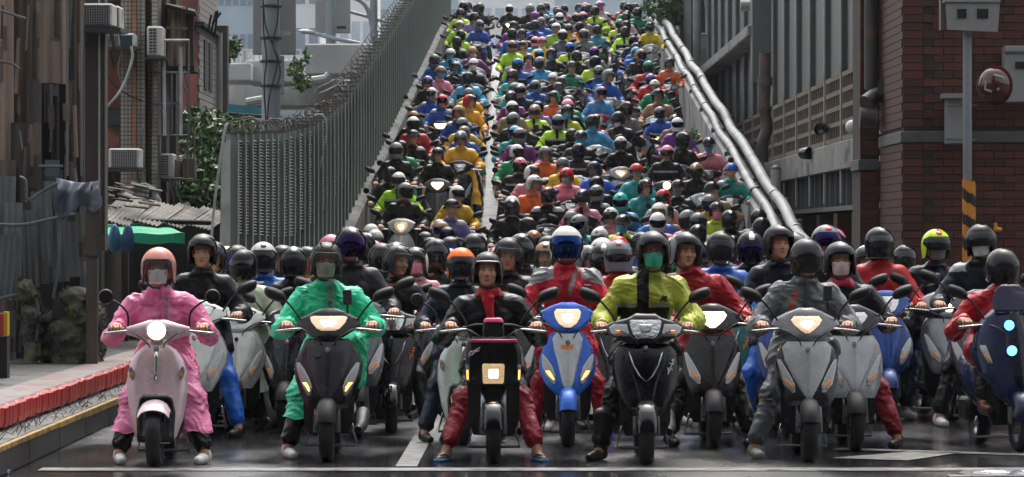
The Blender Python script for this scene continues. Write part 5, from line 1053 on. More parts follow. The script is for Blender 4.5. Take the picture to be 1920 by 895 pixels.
p2 = thing('street_lamp', 'grey street light pole with curved arms behind the fence', 'street light', W(620, 440, 99)[:2] + (0,)); radd(p2, 'shaft', tube([(X_(620, 99), 99, 0), (X_(620, 99), 99, 10)], [.13, .12], 14), POLE, True); radd(p2, 'arm', tube(smooth_path([W(566, 60, 98.8), W(585, 62, 98.8), W(625, 72, 98.8), W(675, 82, 98.8)], 4), .05, 8), POLE, True); radd(p2, 'lamp_head', loft([(W(560, 58, 98.8), (0, .1, 0), (0, 0, .02), 2), (W(568, 59, 98.8), (0, .14, 0), (0, 0, .06), 2), (W(584, 61, 98.8), (0, .12, 0), (0, 0, .06), 2), (W(590, 62, 98.8), (0, .05, 0), (0, 0, .04), 2)], 12), POLE, True)
p3 = thing('lamp_post', 'pale curved lamp post rising near the fence top', 'street light', W(703, 440, 125)[:2] + (0,)); radd(p3, 'shaft', tube([(X_(703, 125), 125, 0), (X_(700, 125), 125, 12)], .12, 10), POLE, True); radd(p3, 'arm', tube(smooth_path([W(650, -10, 125), W(685, 10, 125), W(700, 60, 125)], 5), .07, 8), POLE, True); radd(p3, 'arm', tube([W(655, 22, 125), W(720, 40, 125)], .05, 8), POLE, True)
def tower(lb, px0, px1, py0, d, m, cols, rows, wm, z0=0.):
    x0, x1 = X_(px0, d), X_(px1, d); h = Z_(py0, d); t = thing('far_building', lb, 'building', ((x0 + x1) / 2, d, 0)); w = x1 - x0; ob('wall', mk('wall', box(-w / 2, w / 2, 0, 14, 0, h), m), t); wm_ = mk('window', box(0, w / cols * .7, -.04, .0, 0, 1.5), wm)
    for r in range(rows):
        for c in range(cols): ob('window', wm_, t, (-w / 2 + w * (c + .15) / cols, 0, h - 2.4 - r * 2.9))
    return t
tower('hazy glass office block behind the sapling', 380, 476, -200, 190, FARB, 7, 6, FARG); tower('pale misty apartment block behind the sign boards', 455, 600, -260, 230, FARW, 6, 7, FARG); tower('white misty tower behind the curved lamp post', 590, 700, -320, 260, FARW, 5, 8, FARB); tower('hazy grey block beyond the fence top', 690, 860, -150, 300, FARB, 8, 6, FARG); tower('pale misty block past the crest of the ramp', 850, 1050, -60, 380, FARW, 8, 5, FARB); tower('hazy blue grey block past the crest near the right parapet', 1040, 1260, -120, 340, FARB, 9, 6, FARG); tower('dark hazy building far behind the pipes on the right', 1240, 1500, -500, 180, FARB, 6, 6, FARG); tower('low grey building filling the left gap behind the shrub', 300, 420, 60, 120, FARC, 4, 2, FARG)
# ------------------------------------------------------------------ right side: brick building
BR = [mat('brick_red_%d' % i, c, .6, var=.25, vscale=5, bump=.4, bscale=30, dirt=(.03, .018, .015), dscale=4, dlo=.55, dhi=.75) for i, c in enumerate(((.078, .020, .012), (.064, .016, .010), (.095, .024, .014), (.05, .014, .010)))]
MORT = mat('dark_mortar', (.035, .026, .022), .9)
bb = thing('brick_building', 'dark red brick corner building behind the right riders', 'building', (4.79, 49, 0)); BX, BD, bh, bwid = 4.79, 49.0, .098, .247
radd(bb, 'core', box(BX + .012, 16, BD + .012, BD + 2.98, 0, 18.), MORT)
bmesh_ = [mk('brick', box(.004, bwid - .004, -.006, .02, .004, bh - .004, .004), b) for b in BR]; rest = []
for r in range(90):
    z = r * bh
    if 2.83 < z + bh / 2 < 3.0: continue
    vis = Z_(478, BD) < z < Z_(-4, BD)
    for c in range(46):
        x = BX + c * bwid + (bwid / 2 if r % 2 else 0) - (bwid / 2 if r % 2 and c == 0 else 0)
        if vis and c < 7: ob('brick', random.choice(bmesh_), bb, (x - BX, random.uniform(0, .003), z))
        else: rest.append(box(x + .004, x + bwid - .004, BD - .006, BD + .02, z + .004, z + bh - .004))
side = []
for r in range(90):
    z = r * bh
    if 2.83 < z + bh / 2 < 3.0: continue
    for c in range(12): y = BD + c * bwid + (bwid / 2 if r % 2 else 0); side.append(box(BX - .006, BX + .02, y + .004, min(y + bwid - .004, BD + 3), z + .004, z + bh - .004))
tag(radd(bb, 'far_bricks', join(*rest), BR[0]), kind='stuff'); tag(radd(bb, 'side_bricks', join(*side), BR[1]), kind='stuff')
radd(bb, 'stone_band', box(BX - .03, 16, BD - .03, BD + 3.0, 2.845, 2.985, .008), mat('stone_band', (0.096, 0.096, 0.0936), .7, var=.3, vscale=4, bump=.4, bscale=20, dirt=(.10, .10, .10), dscale=4))
pier = thing('brick_pier', 'brick pier projecting beside the grey louvred building', 'pier', (4.5, 52.2, 0)); radd(pier, 'core', box(X_(1612, 52.2) + .01, BX, 52.21, 53.4, 0, 9), MORT); pl = []
for r in range(90):
    z = r * bh
    if 2.55 < z + bh / 2 < 2.72: continue
    for c in range(3): x = X_(1612, 52.2) + c * bwid + (bwid / 2 if r % 2 else 0) - (bwid / 2 if r % 2 and c == 0 else 0); pl.append((x, z))
pbm = [mk('brick', box(.004, .12, -.006, .02, .004, bh - .004, .004), b) for b in BR[:2]]
for x, z in pl:
    if z < 5.2 and x < BX: ob('brick', random.choice(pbm if x + bwid > BX + .1 else bmesh_[:3]), pier, (x - 4.5, 0, z))
radd(pier, 'stone_cap', box(X_(1612, 52.2) - .02, BX - .005, 52.17, 53.4, 2.56, 2.70, .006), _mats['stone_band'])
RUSTP = mat('rusty_pipe', (.07, .065, .06), .5, var=.4, vscale=3, dirt=(.20, .07, .03), dscale=3, dlo=.55, dhi=.68)
dpp = thing('drain_pipes', 'pair of rusty drain pipes with elbows on the brick corner', 'pipe', W(1640, 230, 51.8)); 
for px, pye, r in ((1633, 168, .085), (1664, 150, .11)): radd(dpp, 'down_pipe', tube([W(px, -200, 51.9), W(px, pye, 51.9)], r, 12), RUSTP, True)
radd(dpp, 'elbow', tube(smooth_path([W(1664, 150, 51.9), W(1662, 172, 51.8), W(1640, 182, 51.7), W(1624, 194, 51.6)], 4), .11, 12), RUSTP, True); radd(dpp, 'flanged_end', tube([W(1612, 220, 51.6), W(1645, 221, 51.6)], .13, 14), RUSTP, True, 40); radd(dpp, 'flange', lathe([(.0, 0)], 3) if False else tube([W(1668, 163, 51.5), W(1668, 163, 51.7)], .16, 16), RUSTP); radd(dpp, 'bracket', pbox(1640, 1690, 176, 181, 51.4, .3), DARK)
# grey louvred building beyond the pier
GS = mat('grey_green_steel', (0.122, 0.13, 0.125), .5, var=.2, vscale=1.2, dirt=(.10, .10, .095), dscale=1.4, dlo=.52, dhi=.7, stretch=(1, 1, .4)); GS2 = mat('pale_grey_beam', (0.228, 0.228, 0.216), .6, var=.2, vscale=1.5, dirt=(.06, .06, .055), dscale=2.0, dlo=.56, dhi=.66, stretch=(1, .6, 1)); LAT = mat('lattice_block', (.15, .115, .085), .7, var=.25, vscale=4)
gb = thing('grey_finned_building', 'grey green steel building with tall fins and concrete lattice grilles', 'building', (5.0, 56, 0)); radd(gb, 'inner_wall', box(5.75, 9, 53.5, 104, 0, 10), GS); radd(gb, 'lower_recess', box(5.5, 5.75, 53.5, 104, 0, 2.2), DARK)
finm = mk('fin', box(0, .62, -.06, .06, 3.1, 10), GS); edgem = mk('fin_edge', box(-.03, 0, -.10, .10, 2.2, 10), GS2); lat = []
for i in range(6):
    for k in range(0, 7): lat.append(box(.06, .12, .2 + .44 * k - .035, .2 + .44 * k + .035, 0, 1.05))
    break
for k in range(5): lat.append(box(.055, .125, .12, 2.98, .02 + .24 * k, .09 + .24 * k))
latm = mk('lattice_grille', join(*lat), LAT); chan = mk('channel_fin', box(0, .4, -.03, .03, 2.15, 2.70), GS)
SHP = mk('infill_panel', box(.07, .11, .1, 3.1, 4.2, 10), GS)
for i in range(15):
    d = 57.4 + 3.18 * i
    if d > 103: break
    ob('fin', finm, gb, (0, d - 56, 0)); ob('fin_edge', edgem, gb, (0, d - 56, 0)); ob('lattice_grille', latm, gb, (-.07, d - 56 + .05, 3.12))
    for k in range(3): ob('channel_fin', chan, gb, (.02, d - 56 + .53 + 1.06 * k, 0))
    ob('infill_panel', SHP, gb, (0, d - 56, 0))
radd(gb, 'parapet_beam', box(4.94, 5.3, 53.5, 79, 2.70, 3.12, .01), GS2); radd(gb, 'channel_floor', box(4.95, 5.6, 53.5, 79, 2.08, 2.15), GS); radd(gb, 'channel_back', box(5.45, 5.5, 53.5, 79, 2.15, 2.7), DARK)
radd(gb, 'eave', box(4.62, 6.0, 78.5, 104, 5.62, 5.84, .02), GS2); radd(gb, 'eave_post', box(4.7, 5.2, 78.2, 78.9, 4.7, 9.5), GS); radd(gb, 'sill_block', box(4.9, 5.5, 79.5, 104, 2.4, 3.1), CONCD)
for k, d in enumerate((55, 58.2, 61.5, 65, 69)): radd(gb, 'brick_stub', box(5.0, 5.4, d, d + .7, 0, 2.05), BR[k % 4])
dg = thing('drain_stack', 'grey jointed drain stack in front of the finned building', 'pipe', (X_(1437, 74), 74, 3)); radd(dg, 'stack', tube(smooth_path([W(1435, 100, 74), W(1434, 150, 74), W(1433, 200, 74), W(1438, 240, 74), W(1430, 270, 74), W(1430, 305, 74)], 4), .11, 12), RUSTP, True); radd(dg, 'collar', tube([W(1434, 145, 74), W(1434, 160, 74)], .14, 12), RUSTP); radd(dg, 'collar', tube([W(1433, 200, 74), W(1433, 208, 74)], .14, 12), RUSTP)
st = thing('vent_stub', 'short rust-topped vent pipe behind the right parapet', 'pipe', W(1455, 360, 62)); radd(st, 'pipe', tube([W(1455, 420, 66), W(1455, 318, 66)], .085, 14), PIPE, True, 40); radd(st, 'rusty_cap', sphere(W(1455, 318, 66), (.085, .085, .07), 14, 8), RUSTP, True)
for lb, px, py, r, d, m in (('white globe lamp fixed to the pier end', 1598, 238, .10, 57.0, FW),): g = thing('globe_lamp', lb, 'lamp', W(px, py, d)); radd(g, 'globe', sphere(W(px, py, d), r, 20, 14), mat('globe_white', (.6, .62, .6), .4), True); radd(g, 'arm', tube([W(px, py, d), W(px + 20, py - 3, d)], .03, 8), DARK)
for lb, px, py in (('round black convex mirror in front of the lattice grilles', 1541, 242), ('tilted dark spotlight below the lattice grilles', 1511, 288)):
    g = thing('spot_lamp', lb, 'lamp', W(px, py, 62.6 if px > 1530 else 66)); radd(g, 'hood', xf(lathe([(.02, .12), (.08, .1), (.10, 0), (.105, -.08), (.09, -.09), (.07, -.02), (.001, 0)], 18, 'y'), W(px, py, 62.6 if px > 1530 else 66), (0, 0, R(40 if px < 1530 else -30))), GLOSSK, True, 40); radd(g, 'arm', tube([W(px, py, 62.7 if px > 1530 else 66.1), (5.0, 62.8 if px > 1530 else 66.2, Z_(py - 4, 62.7 if px > 1530 else 66.1))], .02, 6), DARK)
eq = thing('duct_cabinet', 'pale green steel duct cabinet above the right parapet', 'cabinet', W(1340, 150, 104)); GC = mat('pale_green_steel', (.23, .27, .25), .5, var=.15, vscale=2, dirt=(.12, .13, .12), dscale=1.3); radd(eq, 'cabinet', pbox(1314, 1362, 62, 152, 104, 1.5, .03), GC); radd(eq, 'upper_duct', pbox(1356, 1378, -60, 80, 103.5, 1.2, .02), GC); radd(eq, 'post', tube([W(1307, -60, 103), W(1307, 120, 103)], .11, 12), GC, True); radd(eq, 'stub', tube([W(1290, 118, 103), W(1312, 118, 103)], .11, 12), GC, True); radd(eq, 'bent_pipe', tube(smooth_path([W(1322, -40, 103.4), W(1328, 20, 103.4), W(1334, 50, 103.4), W(1352, 60, 103.4)], 5), .08, 10), GC, True); radd(eq, 'bent_pipe', tube(smooth_path([W(1332, -40, 103.2), W(1338, 15, 103.2), W(1345, 48, 103.2), W(1358, 52, 103.2)], 5), .07, 10), GC, True)
hd = thing('hanging_duct', 'square grey duct hanging off the eave with a round stub', 'duct', W(1430, 50, 80)); radd(hd, 'duct', pbox(1416, 1444, -80, 62, 80, .6, .02), GS); radd(hd, 'round_stub', tube([W(1388, 11, 79.6), W(1418, 11, 79.6)], .11, 14), PIPE, True, 40)
dk = thing('dark_side_block', 'dark block behind the pipes at the top of the parapet', 'building', (6.2, 105, 0)); radd(dk, 'wall', box(4.75, 9, 106, 125, 0, 11), DARK)  # one even dark colour over the whole wall
sw = thing('stepped_wall', 'stepped concrete wall rising behind the pipes along the right parapet', 'wall', (4.42, 60, 0))
for k in range(14): d = 60 + 3.4 * k; radd(sw, 'step_block', box(4.42, 4.85, d, d + 2.6, 0, zr(d) + .75, .02), CONCD)
# camera pole, boxes, red dome
pc = thing('camera_pole', 'grey pole with white twin-window camera box and striped warning sleeve', 'pole', (X_(1814, 46), 46, 0)); radd(pc, 'shaft', tube([(X_(1814, 46), 46, 0), (X_(1814, 46), 46, Z_(58, 46))], .052, 14), POLE, True)
WBX = mat('white_box', (0.268, 0.268, 0.255), .5, var=.1, vscale=3, dirt=(.25, .24, .22), dscale=3); hv = radd(pc, 'camera_box', ([W(1774, -60, 45.8), W(1874, -60, 45.8), W(1875, 4, 45.8), W(1871, 60, 45.8), W(1776, 56, 45.8), W(1772, 2, 45.8)] + [W(1774, -60, 46.3), W(1874, -60, 46.3), W(1875, 4, 46.3), W(1871, 60, 46.3), W(1776, 56, 46.3), W(1772, 2, 46.3)], [(5, 4, 3, 2, 1, 0), (6, 7, 8, 9, 10, 11)] + [(i, (i + 1) % 6, (i + 1) % 6 + 6, i + 6) for i in range(6)]), WBX)
for a, b in ((1795, 1812), (1832, 1853)): radd(pc, 'camera_window', pbox(a, b, 17, 34, 45.78, .03), GLOSSK)
radd(pc, 'box_lip', pbox(1771, 1876, 0, 4, 45.77, .5), WBX); radd(pc, 'side_plate', pbox(1764, 1771, -20, 56, 46.0, .2), RM[3])
sl_v = [[], []]; x, r = X_(1817, 46), .078
ORG = mat('warning_orange', (.62, .24, .02), .4, dirt=(.4, .16, .02), dscale=5); zb, zt_ = 1.0, Z_(337, 46); nseg, nh = 18, 60; fo = []; fk = []; V = [(x + r * math.cos(2 * PI * k / nseg), 46 + r * math.sin(2 * PI * k / nseg), zb + (zt_ - zb) * j / nh) for j in range(nh + 1) for k in range(nseg)]
for j in range(nh):
    for k in range(nseg): q = (j * nseg + k, j * nseg + (k + 1) % nseg, (j + 1) * nseg + (k + 1) % nseg, (j + 1) * nseg + k); (fo if ((j * (zt_ - zb) / nh + .11 * k / nseg * 2.6) % .28) < .15 else fk).append(q)
radd(pc, 'warning_sleeve', (V, fo), ORG, True); radd(pc, 'sleeve_stripe', (V, fk), TRIM, True)
cb = thing('junction_box', 'white electrical box strapped behind the striped pole', 'box', W(1802, 272, 48.6)); radd(cb, 'box', pbox(1775, 1808, 180, 270, 48.6, .3, .01), WBX); radd(cb, 'lid', pbox(1769, 1806, 175, 184, 48.5, .4), WBX); 
for py in (198, 262): radd(cb, 'strap', tube([W(1774, py, 48.5), W(1832, py, 48.5)], .012, 6), STEEL)
c2 = thing('junction_box', 'pale wall box with dark slot at the end of the brick wall', 'box', W(1905, 190, 48.6)); radd(c2, 'box', pbox(1884, 1935, 86, 192, 48.6, .3, .01), WBX); radd(c2, 'slot', pbox(1904, 1925, 116, 128, 48.57, .05), DARK); radd(c2, 'lid_line', pbox(1884, 1935, 96, 99, 48.57, .05), RM[3])
rd_ = thing('red_dome', 'glossy dark red dome with painted white reflections fixed beside the pole', 'dome', W(1868, 160, 47.5)); xx, yy, zz = W(1868, 160, 47.5); radd(rd_, 'dome', sphere((xx, yy + .1, zz), (.21, .2, .24), 24, 16), mat('dome_red', (0.0576, 0.00432, 0.0054), .15, coat=.8), True)
for pts in (((1848, 152), (1846, 168), (1858, 173)), ((1862, 141), (1880, 146), (1880, 150)), ((1868, 170), (1872, 166))): radd(rd_, 'glint_stroke', tube([(W(px, py, 47.5)[0], yy + .1 - .2 * math.sqrt(max(0, 1 - ((W(px, py, 47.5)[0] - xx) / .21) ** 2 - ((W(px, py, 47.5)[2] - zz) / .24) ** 2)) - .004, W(px, py, 47.5)[2]) for px, py in pts], .014, 6), FW, True)  # white strokes stand for glossy reflections painted on the dome
radd(rd_, 'mount', tube([(xx, yy + .2, zz), (xx, 49, zz)], .05, 8), DARK); radd(rd_, 'back_plate', tube([(xx, yy + .28, zz), (xx, yy + .34, zz)], .2, 18), RM[1])
ol = thing('orange_indicator', 'small orange marker lamp on a stalk beside the striped sleeve', 'marker', W(1868, 430, 45.6)); radd(ol, 'stalk', tube(smooth_path([W(1866, 418, 45.6), W(1867, 428, 45.6), W(1862, 440, 45.6)], 4), .02, 8), ORG, True); radd(ol, 'lamp', sphere(W(1872, 431, 45.6), (.045, .03, .03), 12, 8), ORG, True)
# small odd things at the lower left
tq = thing('tarp_corner', 'teal and white tarp bundle lying on the road by the kerb end', 'tarp', (-3.66, 28.75, 0)); s = Sdf(); s.fold = .012; s.cap((-.25, 0, .03), (.06, -.03, .02), .05, .02, .03); s.cap((-.25, .1, .08), (-.05, .08, .05), .06, .03, .03); radd(tq, 'teal_sheet', (s.mesh(.012)[0] + np.array(tq.location), s.mesh(.012)[1]), mat('teal_tarp', (.05, .25, .25), .4, dirt=(.5, .52, .52), dscale=5, dlo=.5, dhi=.6), True)
sb = thing('striped_box', 'small yellow and red box standing on the pavement edge', 'box', W(8, 640, 36)); radd(sb, 'yellow_side', pbox(6, 14, 585, 630, 36, .15), mat('box_yellow', (.6, .4, .03), .5)); radd(sb, 'red_front', pbox(-12, 5.5, 588, 628, 35.95, .2), mat('box_red', (.35, .03, .03), .5)); radd(sb, 'base', box(X_(-14, 36), X_(13, 36), 36, 36.2, .425, Z_(632, 36)), DARK)

# unseen blocks added behind the camera, so the front row reflects dark walls
OPP = mat('shade_block_wall', (.07, .068, .065), .7, var=.25, vscale=.4)
for lb, x0, x1, y, h in (('unseen grey block added across the junction to darken the front row', -34, 2, -22, 34), ('unseen block beside the grey one, added to darken the front row', 2.5, 36, -20, 31)):
    t = thing('shade_block', lb, 'building', ((x0 + x1) / 2, y, 0)); w = x1 - x0; ob('wall', mk('wall', box(-w / 2, w / 2, -12, 0, 0, h), OPP), t); wn = mk('window', box(0, 1.5, 0, .05, 0, 1.5), FARG)
    for r in range(6):
        for c in range(11): ob('window', wn, t, (-w / 2 + 1.2 + c * 3.0, .0, 3.6 + r * 3.1))

ov = thing('shade_deck', 'unseen road deck added over the junction to shade the front row', 'shade_blocker', (0, 6, 0)); radd(ov, 'deck', box(-45, 45, 5, 23, 7.6, 8.9, .05), CONCD); radd(ov, 'edge_barrier', box(-45, 45, 22.7, 23.1, 8.9, 9.9), CONCD)  # unseen deck added overhead to keep sky light off the front row
for x in (-22, 24): radd(ov, 'pier', box(x - .9, x + .9, 12, 15, 0, 7.6, .1), CONCD)
# ------------------------------------------------------------------ the front row, one by one
def contact(px, py, yaw=0., lx=0.):
    d = F * CH / (py - HOR); th = R(yaw); return (X_(px, d) - .62 * math.sin(th), d + .62 * math.cos(th), 0.), th, d
def headspec(px, pytop, org, yaw=0., scale=1., hy=.10):
    """local head centre from the helmet's place in the photograph, the head standing hy behind the origin"""
    d = org[1] + hy; x = X_(px, d) - org[0]; z = Z_(pytop, d) - .155; c, s = math.cos(R(-yaw)), math.sin(R(-yaw)); return (x * c, hy, z)
def pose_from_head(h, **k):
    q = dict(head=h, sh=(h[0] * .62, h[1] + .06, h[2] - .235), hip=(h[0] * .12, .29, min(.90, h[2] - .66))); q.update(k); return q
def fabric(name, c1, c2): return mat('fabric_' + name, tint=True, rough=.34, bump=.55, bscale=5.5, crease=True, spec=.35, var=.12, vscale=9, accents=(c1, c2))
ZP = np.zeros
GRP_R = 'riders waiting at the stop line'; GRP_S = 'scooters waiting at the stop line'
def hexc(r, g, b): return lin((r / 255, g / 255, b / 255))
def garment_front(me):
    cv = np.empty(len(me.vertices) * 3, np.float32); me.vertices.foreach_get('co', cv); cv = cv.reshape(-1, 3)
    def fy(x, z):
        m = (np.abs(cv[:, 0] - x) < .018) & (np.abs(cv[:, 2] - z) < .018); return float(cv[m, 1].min()) if m.any() else None
    return fy
def sewn(person, rd, x0, z0, x1, z1, hw, col, name='placket', off=.004):
    """a narrow strip of cloth lying on the garment front from (x0, z0) to (x1, z1)"""
    fy = garment_front(rd['coat']); P = []; n = 14; dx, dz = x1 - x0, z1 - z0; l = math.hypot(dx, dz); nx_, nz_ = -dz / l * hw, dx / l * hw
    for k in range(n + 1):
        x, z = x0 + dx * k / n, z0 + dz * k / n; y = fy(x, z)
        if y is None: continue
        P.append([(x - nx_, (fy(x - nx_, z - nz_) or y) - off, z - nz_), (x, y - off * 1.3, z), (x + nx_, (fy(x + nx_, z + nz_) or y) - off, z + nz_)])
    if len(P) > 2: ob(name, mk(name, grid_solid(P, .006), FAB, True), person, color=col)
# 1 pink
o, th, d = contact(290, 876); make_scooter('retro', 'pale pink retro scooter with round lit headlamp in the front row', o, th, dict(c0=hexc(226, 200, 206)), 'hot', group=GRP_S)
rd = rider(pose_from_head(headspec(297, 466, o), coat='long', hemfrac=.52, feet=((-.30, -.20, 0, 12), (.335, -.20, 0, -14)), bulk=1.04, fold=.010, pitch=2, hy=.1, paint=lambda v, J: (np.zeros(len(v)), ((np.abs(v[:, 0] - .03) < .010) & (v[:, 1] < .12) & (v[:, 2] > 1.05) & (v[:, 2] < 1.25)).astype(float))))
p_ = dress(rd, 'person in long pink raincoat and pink helmet with white mask on the retro scooter', o, th, (hexc(244, 138, 182), C_['k']), ('jet', hexc(222, 150, 138), 'long', 'c'), mask=hexc(240, 238, 236), shoes=('shoe', 'w'), group=GRP_R, coatname='raincoat')
sewn(p_, rd, .0, 1.02, .0, 1.33, .016, hexc(232, 120, 168)); sewn(p_, rd, .07, 1.20, .16, 1.21, .022, hexc(236, 128, 172), 'pocket_flap'); sewn(p_, rd, -.16, 1.21, -.07, 1.20, .022, hexc(236, 128, 172), 'pocket_flap')
# 2 green
o, th, d = contact(613, 866); s2_ = make_scooter('sportb', 'black scooter with slanted lights and lit headlamp under the green raincoat rider', o, th, dict(c0=hexc(46, 46, 48), c1=hexc(26, 26, 28), cc=hexc(20, 20, 22)), 'lit', group=GRP_S, blink=True); ob('phone_holder', PHONE, s2_, (.14, -.27, 1.24), (R(-20), 0, R(12)))
rd = rider(pose_from_head(headspec(611, 455, o), coat='long', hemfrac=.36, feet=((-.32, -.14, 0, 18), (.15, -.16, .33, -8)), bulk=1.08, fold=.012, yaw=5, roll=2, paint=lambda v, J: (np.zeros(len(v)), ((np.abs(v[:, 0]) < .022) & (v[:, 1] < .10) & (v[:, 2] > .95)).astype(float))))
p_ = dress(rd, 'person in bright green raincoat and black open helmet with pale olive mask', o, th, (hexc(62, 222, 168), C_['k']), ('jet', 'k', 'long', 'c'), mask=hexc(176, 178, 160), shoes=('shoe', 'w'), group=GRP_R, hscale=1.04)
sewn(p_, rd, .07, 1.20, .17, 1.21, .02, hexc(54, 204, 152), 'pocket_flap'); sewn(p_, rd, -.03, .98, -.03, 1.34, .010, hexc(48, 190, 142), 'seam_tape'); sewn(p_, rd, .035, .98, .035, 1.34, .006, hexc(48, 190, 142), 'seam_tape')
ob('helmet_vent', VENT, [c for c in p_.children if c.name.startswith('helmet')][0])
# 3 centre, black boxy scooter
o, th, d = contact(925, 869); make_scooter('boxy', 'boxy black scooter with magenta trim and square lit headlamp', o, th, dict(c0=hexc(20, 20, 22), c1=hexc(196, 60, 100), c2=hexc(220, 190, 200)), 'lit', group=GRP_S, blink=True)
rd = rider(pose_from_head(headspec(914, 471, o), feet=((-.36, -.30, 0, -22), (.33, -.30, 0, 20)), bulk=1.05, fold=.007, pitch=-4, roll=1, trous=.97, tfold=.010, tpaint=lambda v, J: (((v[:, 1] < -.02 + .02 * np.sin(20 * v[:, 2])) & (np.abs(v[:, 0]) < .38) & (v[:, 2] < .75)).astype(float), np.zeros(len(v)))))
rd['trousers'].materials[0] = fabric('red_front', hexc(150, 28, 44), hexc(120, 120, 120))
p_ = dress(rd, 'person with bare face, red scarf and shiny black helmet on the boxy scooter', o, th, (hexc(34, 34, 36), hexc(36, 33, 35)), ('jet', hexc(28, 28, 30), None, None), shoes=('flip', hexc(70, 140, 190)), scarf=(hexc(190, 26, 46), .26), group=GRP_R, coatname='jacket', hscale=.98)
for c in p_.children:
    if c.name.startswith('helmet'): ob('chrome_rim', mk('chrome_rim', tube([hpoint(R(a), .050 + .0 * a, 1.02) for a in range(-48, 49, 8)], .006, 6), CHROME, True), c)
# 4 red on blue scooter
o, th, d = contact(1065, 838); s4_ = make_scooter('sportd', 'blue and silver scooter with heart shaped lit headlamp behind the front row', o, th, dict(c0=hexc(176, 180, 184), c1=hexc(36, 92, 190), cc=hexc(36, 92, 190), c2=hexc(228, 120, 50)), 'lit', group=GRP_S, blink=True); ob('phone_holder', PHONE, s4_, (.17, -.27, 1.25), (R(-20), 0, R(20)))
rd = rider(pose_from_head(headspec(1062, 427, o), bulk=1.08, fold=.011, feet=((-.30, .0, 0, 10), (.34, -.05, 0, -12)), tfold=.01, paint=lambda v, J: (np.zeros(len(v)), (((np.abs(v[:, 0]) > .115) & (v[:, 2] > 1.33 + .3 * (np.abs(v[:, 0]) - .2) * -1)) | ((v[:, 0] > .0) & (np.abs(v[:, 0] - .04 - (v[:, 2] - 1.30) * .35) < .018) & (v[:, 2] > 1.22) & (v[:, 1] < .14))).astype(float))))
p_ = dress(rd, 'person in red raincoat and white helmet with blue mirrored visor', o, th, (hexc(226, 54, 72), hexc(160, 24, 40)), ('jet', 'w', 'long', 'b'), shoes=('shoe', 'b'), group=GRP_R, hscale=1.1)
sewn(p_, rd, -.01, 1.05, -.01, 1.36, .014, hexc(190, 40, 56)); sewn(p_, rd, -.17, 1.22, -.07, 1.20, .02, hexc(200, 44, 60), 'pocket_flap')
# 5 olive
o, th, d = contact(1212, 871); make_scooter('wide', 'glossy black scooter with three wide unlit lamps in the front row', o, th, dict(c0=hexc(16, 16, 18), c2=hexc(210, 210, 210)), None, group=GRP_S)
def olive(v, J):
    f = v[:, 1] < .22; x, z = v[:, 0], v[:, 2]; return ((f & (((np.abs(x) < .20) & (z < 1.165) & (z > 1.0)) | ((np.abs(x + .005) < .045) & (z > 1.0)))) | (z < .93)).astype(float), (f & (np.abs(x) < .205) & (np.abs(x) > .05) & (np.abs(z - 1.182) < .014)).astype(float)
rd = rider(pose_from_head(headspec(1225, 436, o), bulk=1.10, fold=.011, feet=((-.34, -.10, 0, -28), (.15, -.16, .33, -6)), paint=olive, yaw=0))
p_ = dress(rd, 'person in olive and black jacket with glasses and mint mask', o, th, (hexc(190, 198, 78), hexc(20, 20, 22)), ('jet', hexc(34, 34, 40), 'up', 's'), mask=hexc(70, 190, 160), glasses=True, shoes=('boot', 'k'), group=GRP_R, coatname='jacket', hscale=1.08)
hz_ = rd['sh']; lg = [tube([(x0, -.012 , z0), (x1, -.012, z1)], .006, 5) for x0, z0, x1, z1 in ((.13, 1.24, .155, 1.28), (.15, 1.28, .185, 1.275), (.14, 1.255, .18, 1.24), (.155, 1.262, .19, 1.245))]
# logo strokes are pushed on to the jacket front
cv = np.array([v.co for v in rd['coat'].vertices]); 
def front_y(x, z):
    m = (np.abs(cv[:, 0] - x) < .02) & (np.abs(cv[:, 2] - z) < .02); return cv[m, 1].min() - .004 if m.any() else .05
lg = join(*[tube([(x0, front_y(x0, z0), z0), (x1, front_y(x1, z1), z1)], .006, 5) for x0, z0, x1, z1 in ((.125, 1.205, .15, 1.25), (.145, 1.25, .18, 1.245), (.135, 1.23, .175, 1.21), (.15, 1.235, .185, 1.205), (.18, 1.245, .165, 1.225))]); ob('jacket_logo', mk('jacket_logo', lg, TRIM), p_)
# 6 red jacket behind the olive rider, blazing headlamp
o, th, d = contact(1338, 842); make_scooter('sportf', 'dark scooter with blazing headlamp wedged beside the olive jacket rider', o, th, dict(c0=hexc(32, 30, 30), c1=hexc(20, 20, 21)), 'hot', group=GRP_S)
rd = rider(pose_from_head(headspec(1286, 437, o), bulk=1.08, fold=.010, yaw=14, roll=4)); dress(rd, 'person in dark red jacket and grey helmet behind the olive jacket rider', o, th, (hexc(170, 34, 44), C_['k']), ('jet', 's', 'up', 's'), shoes=('shoe', 'k'), group=GRP_R, coatname='jacket')
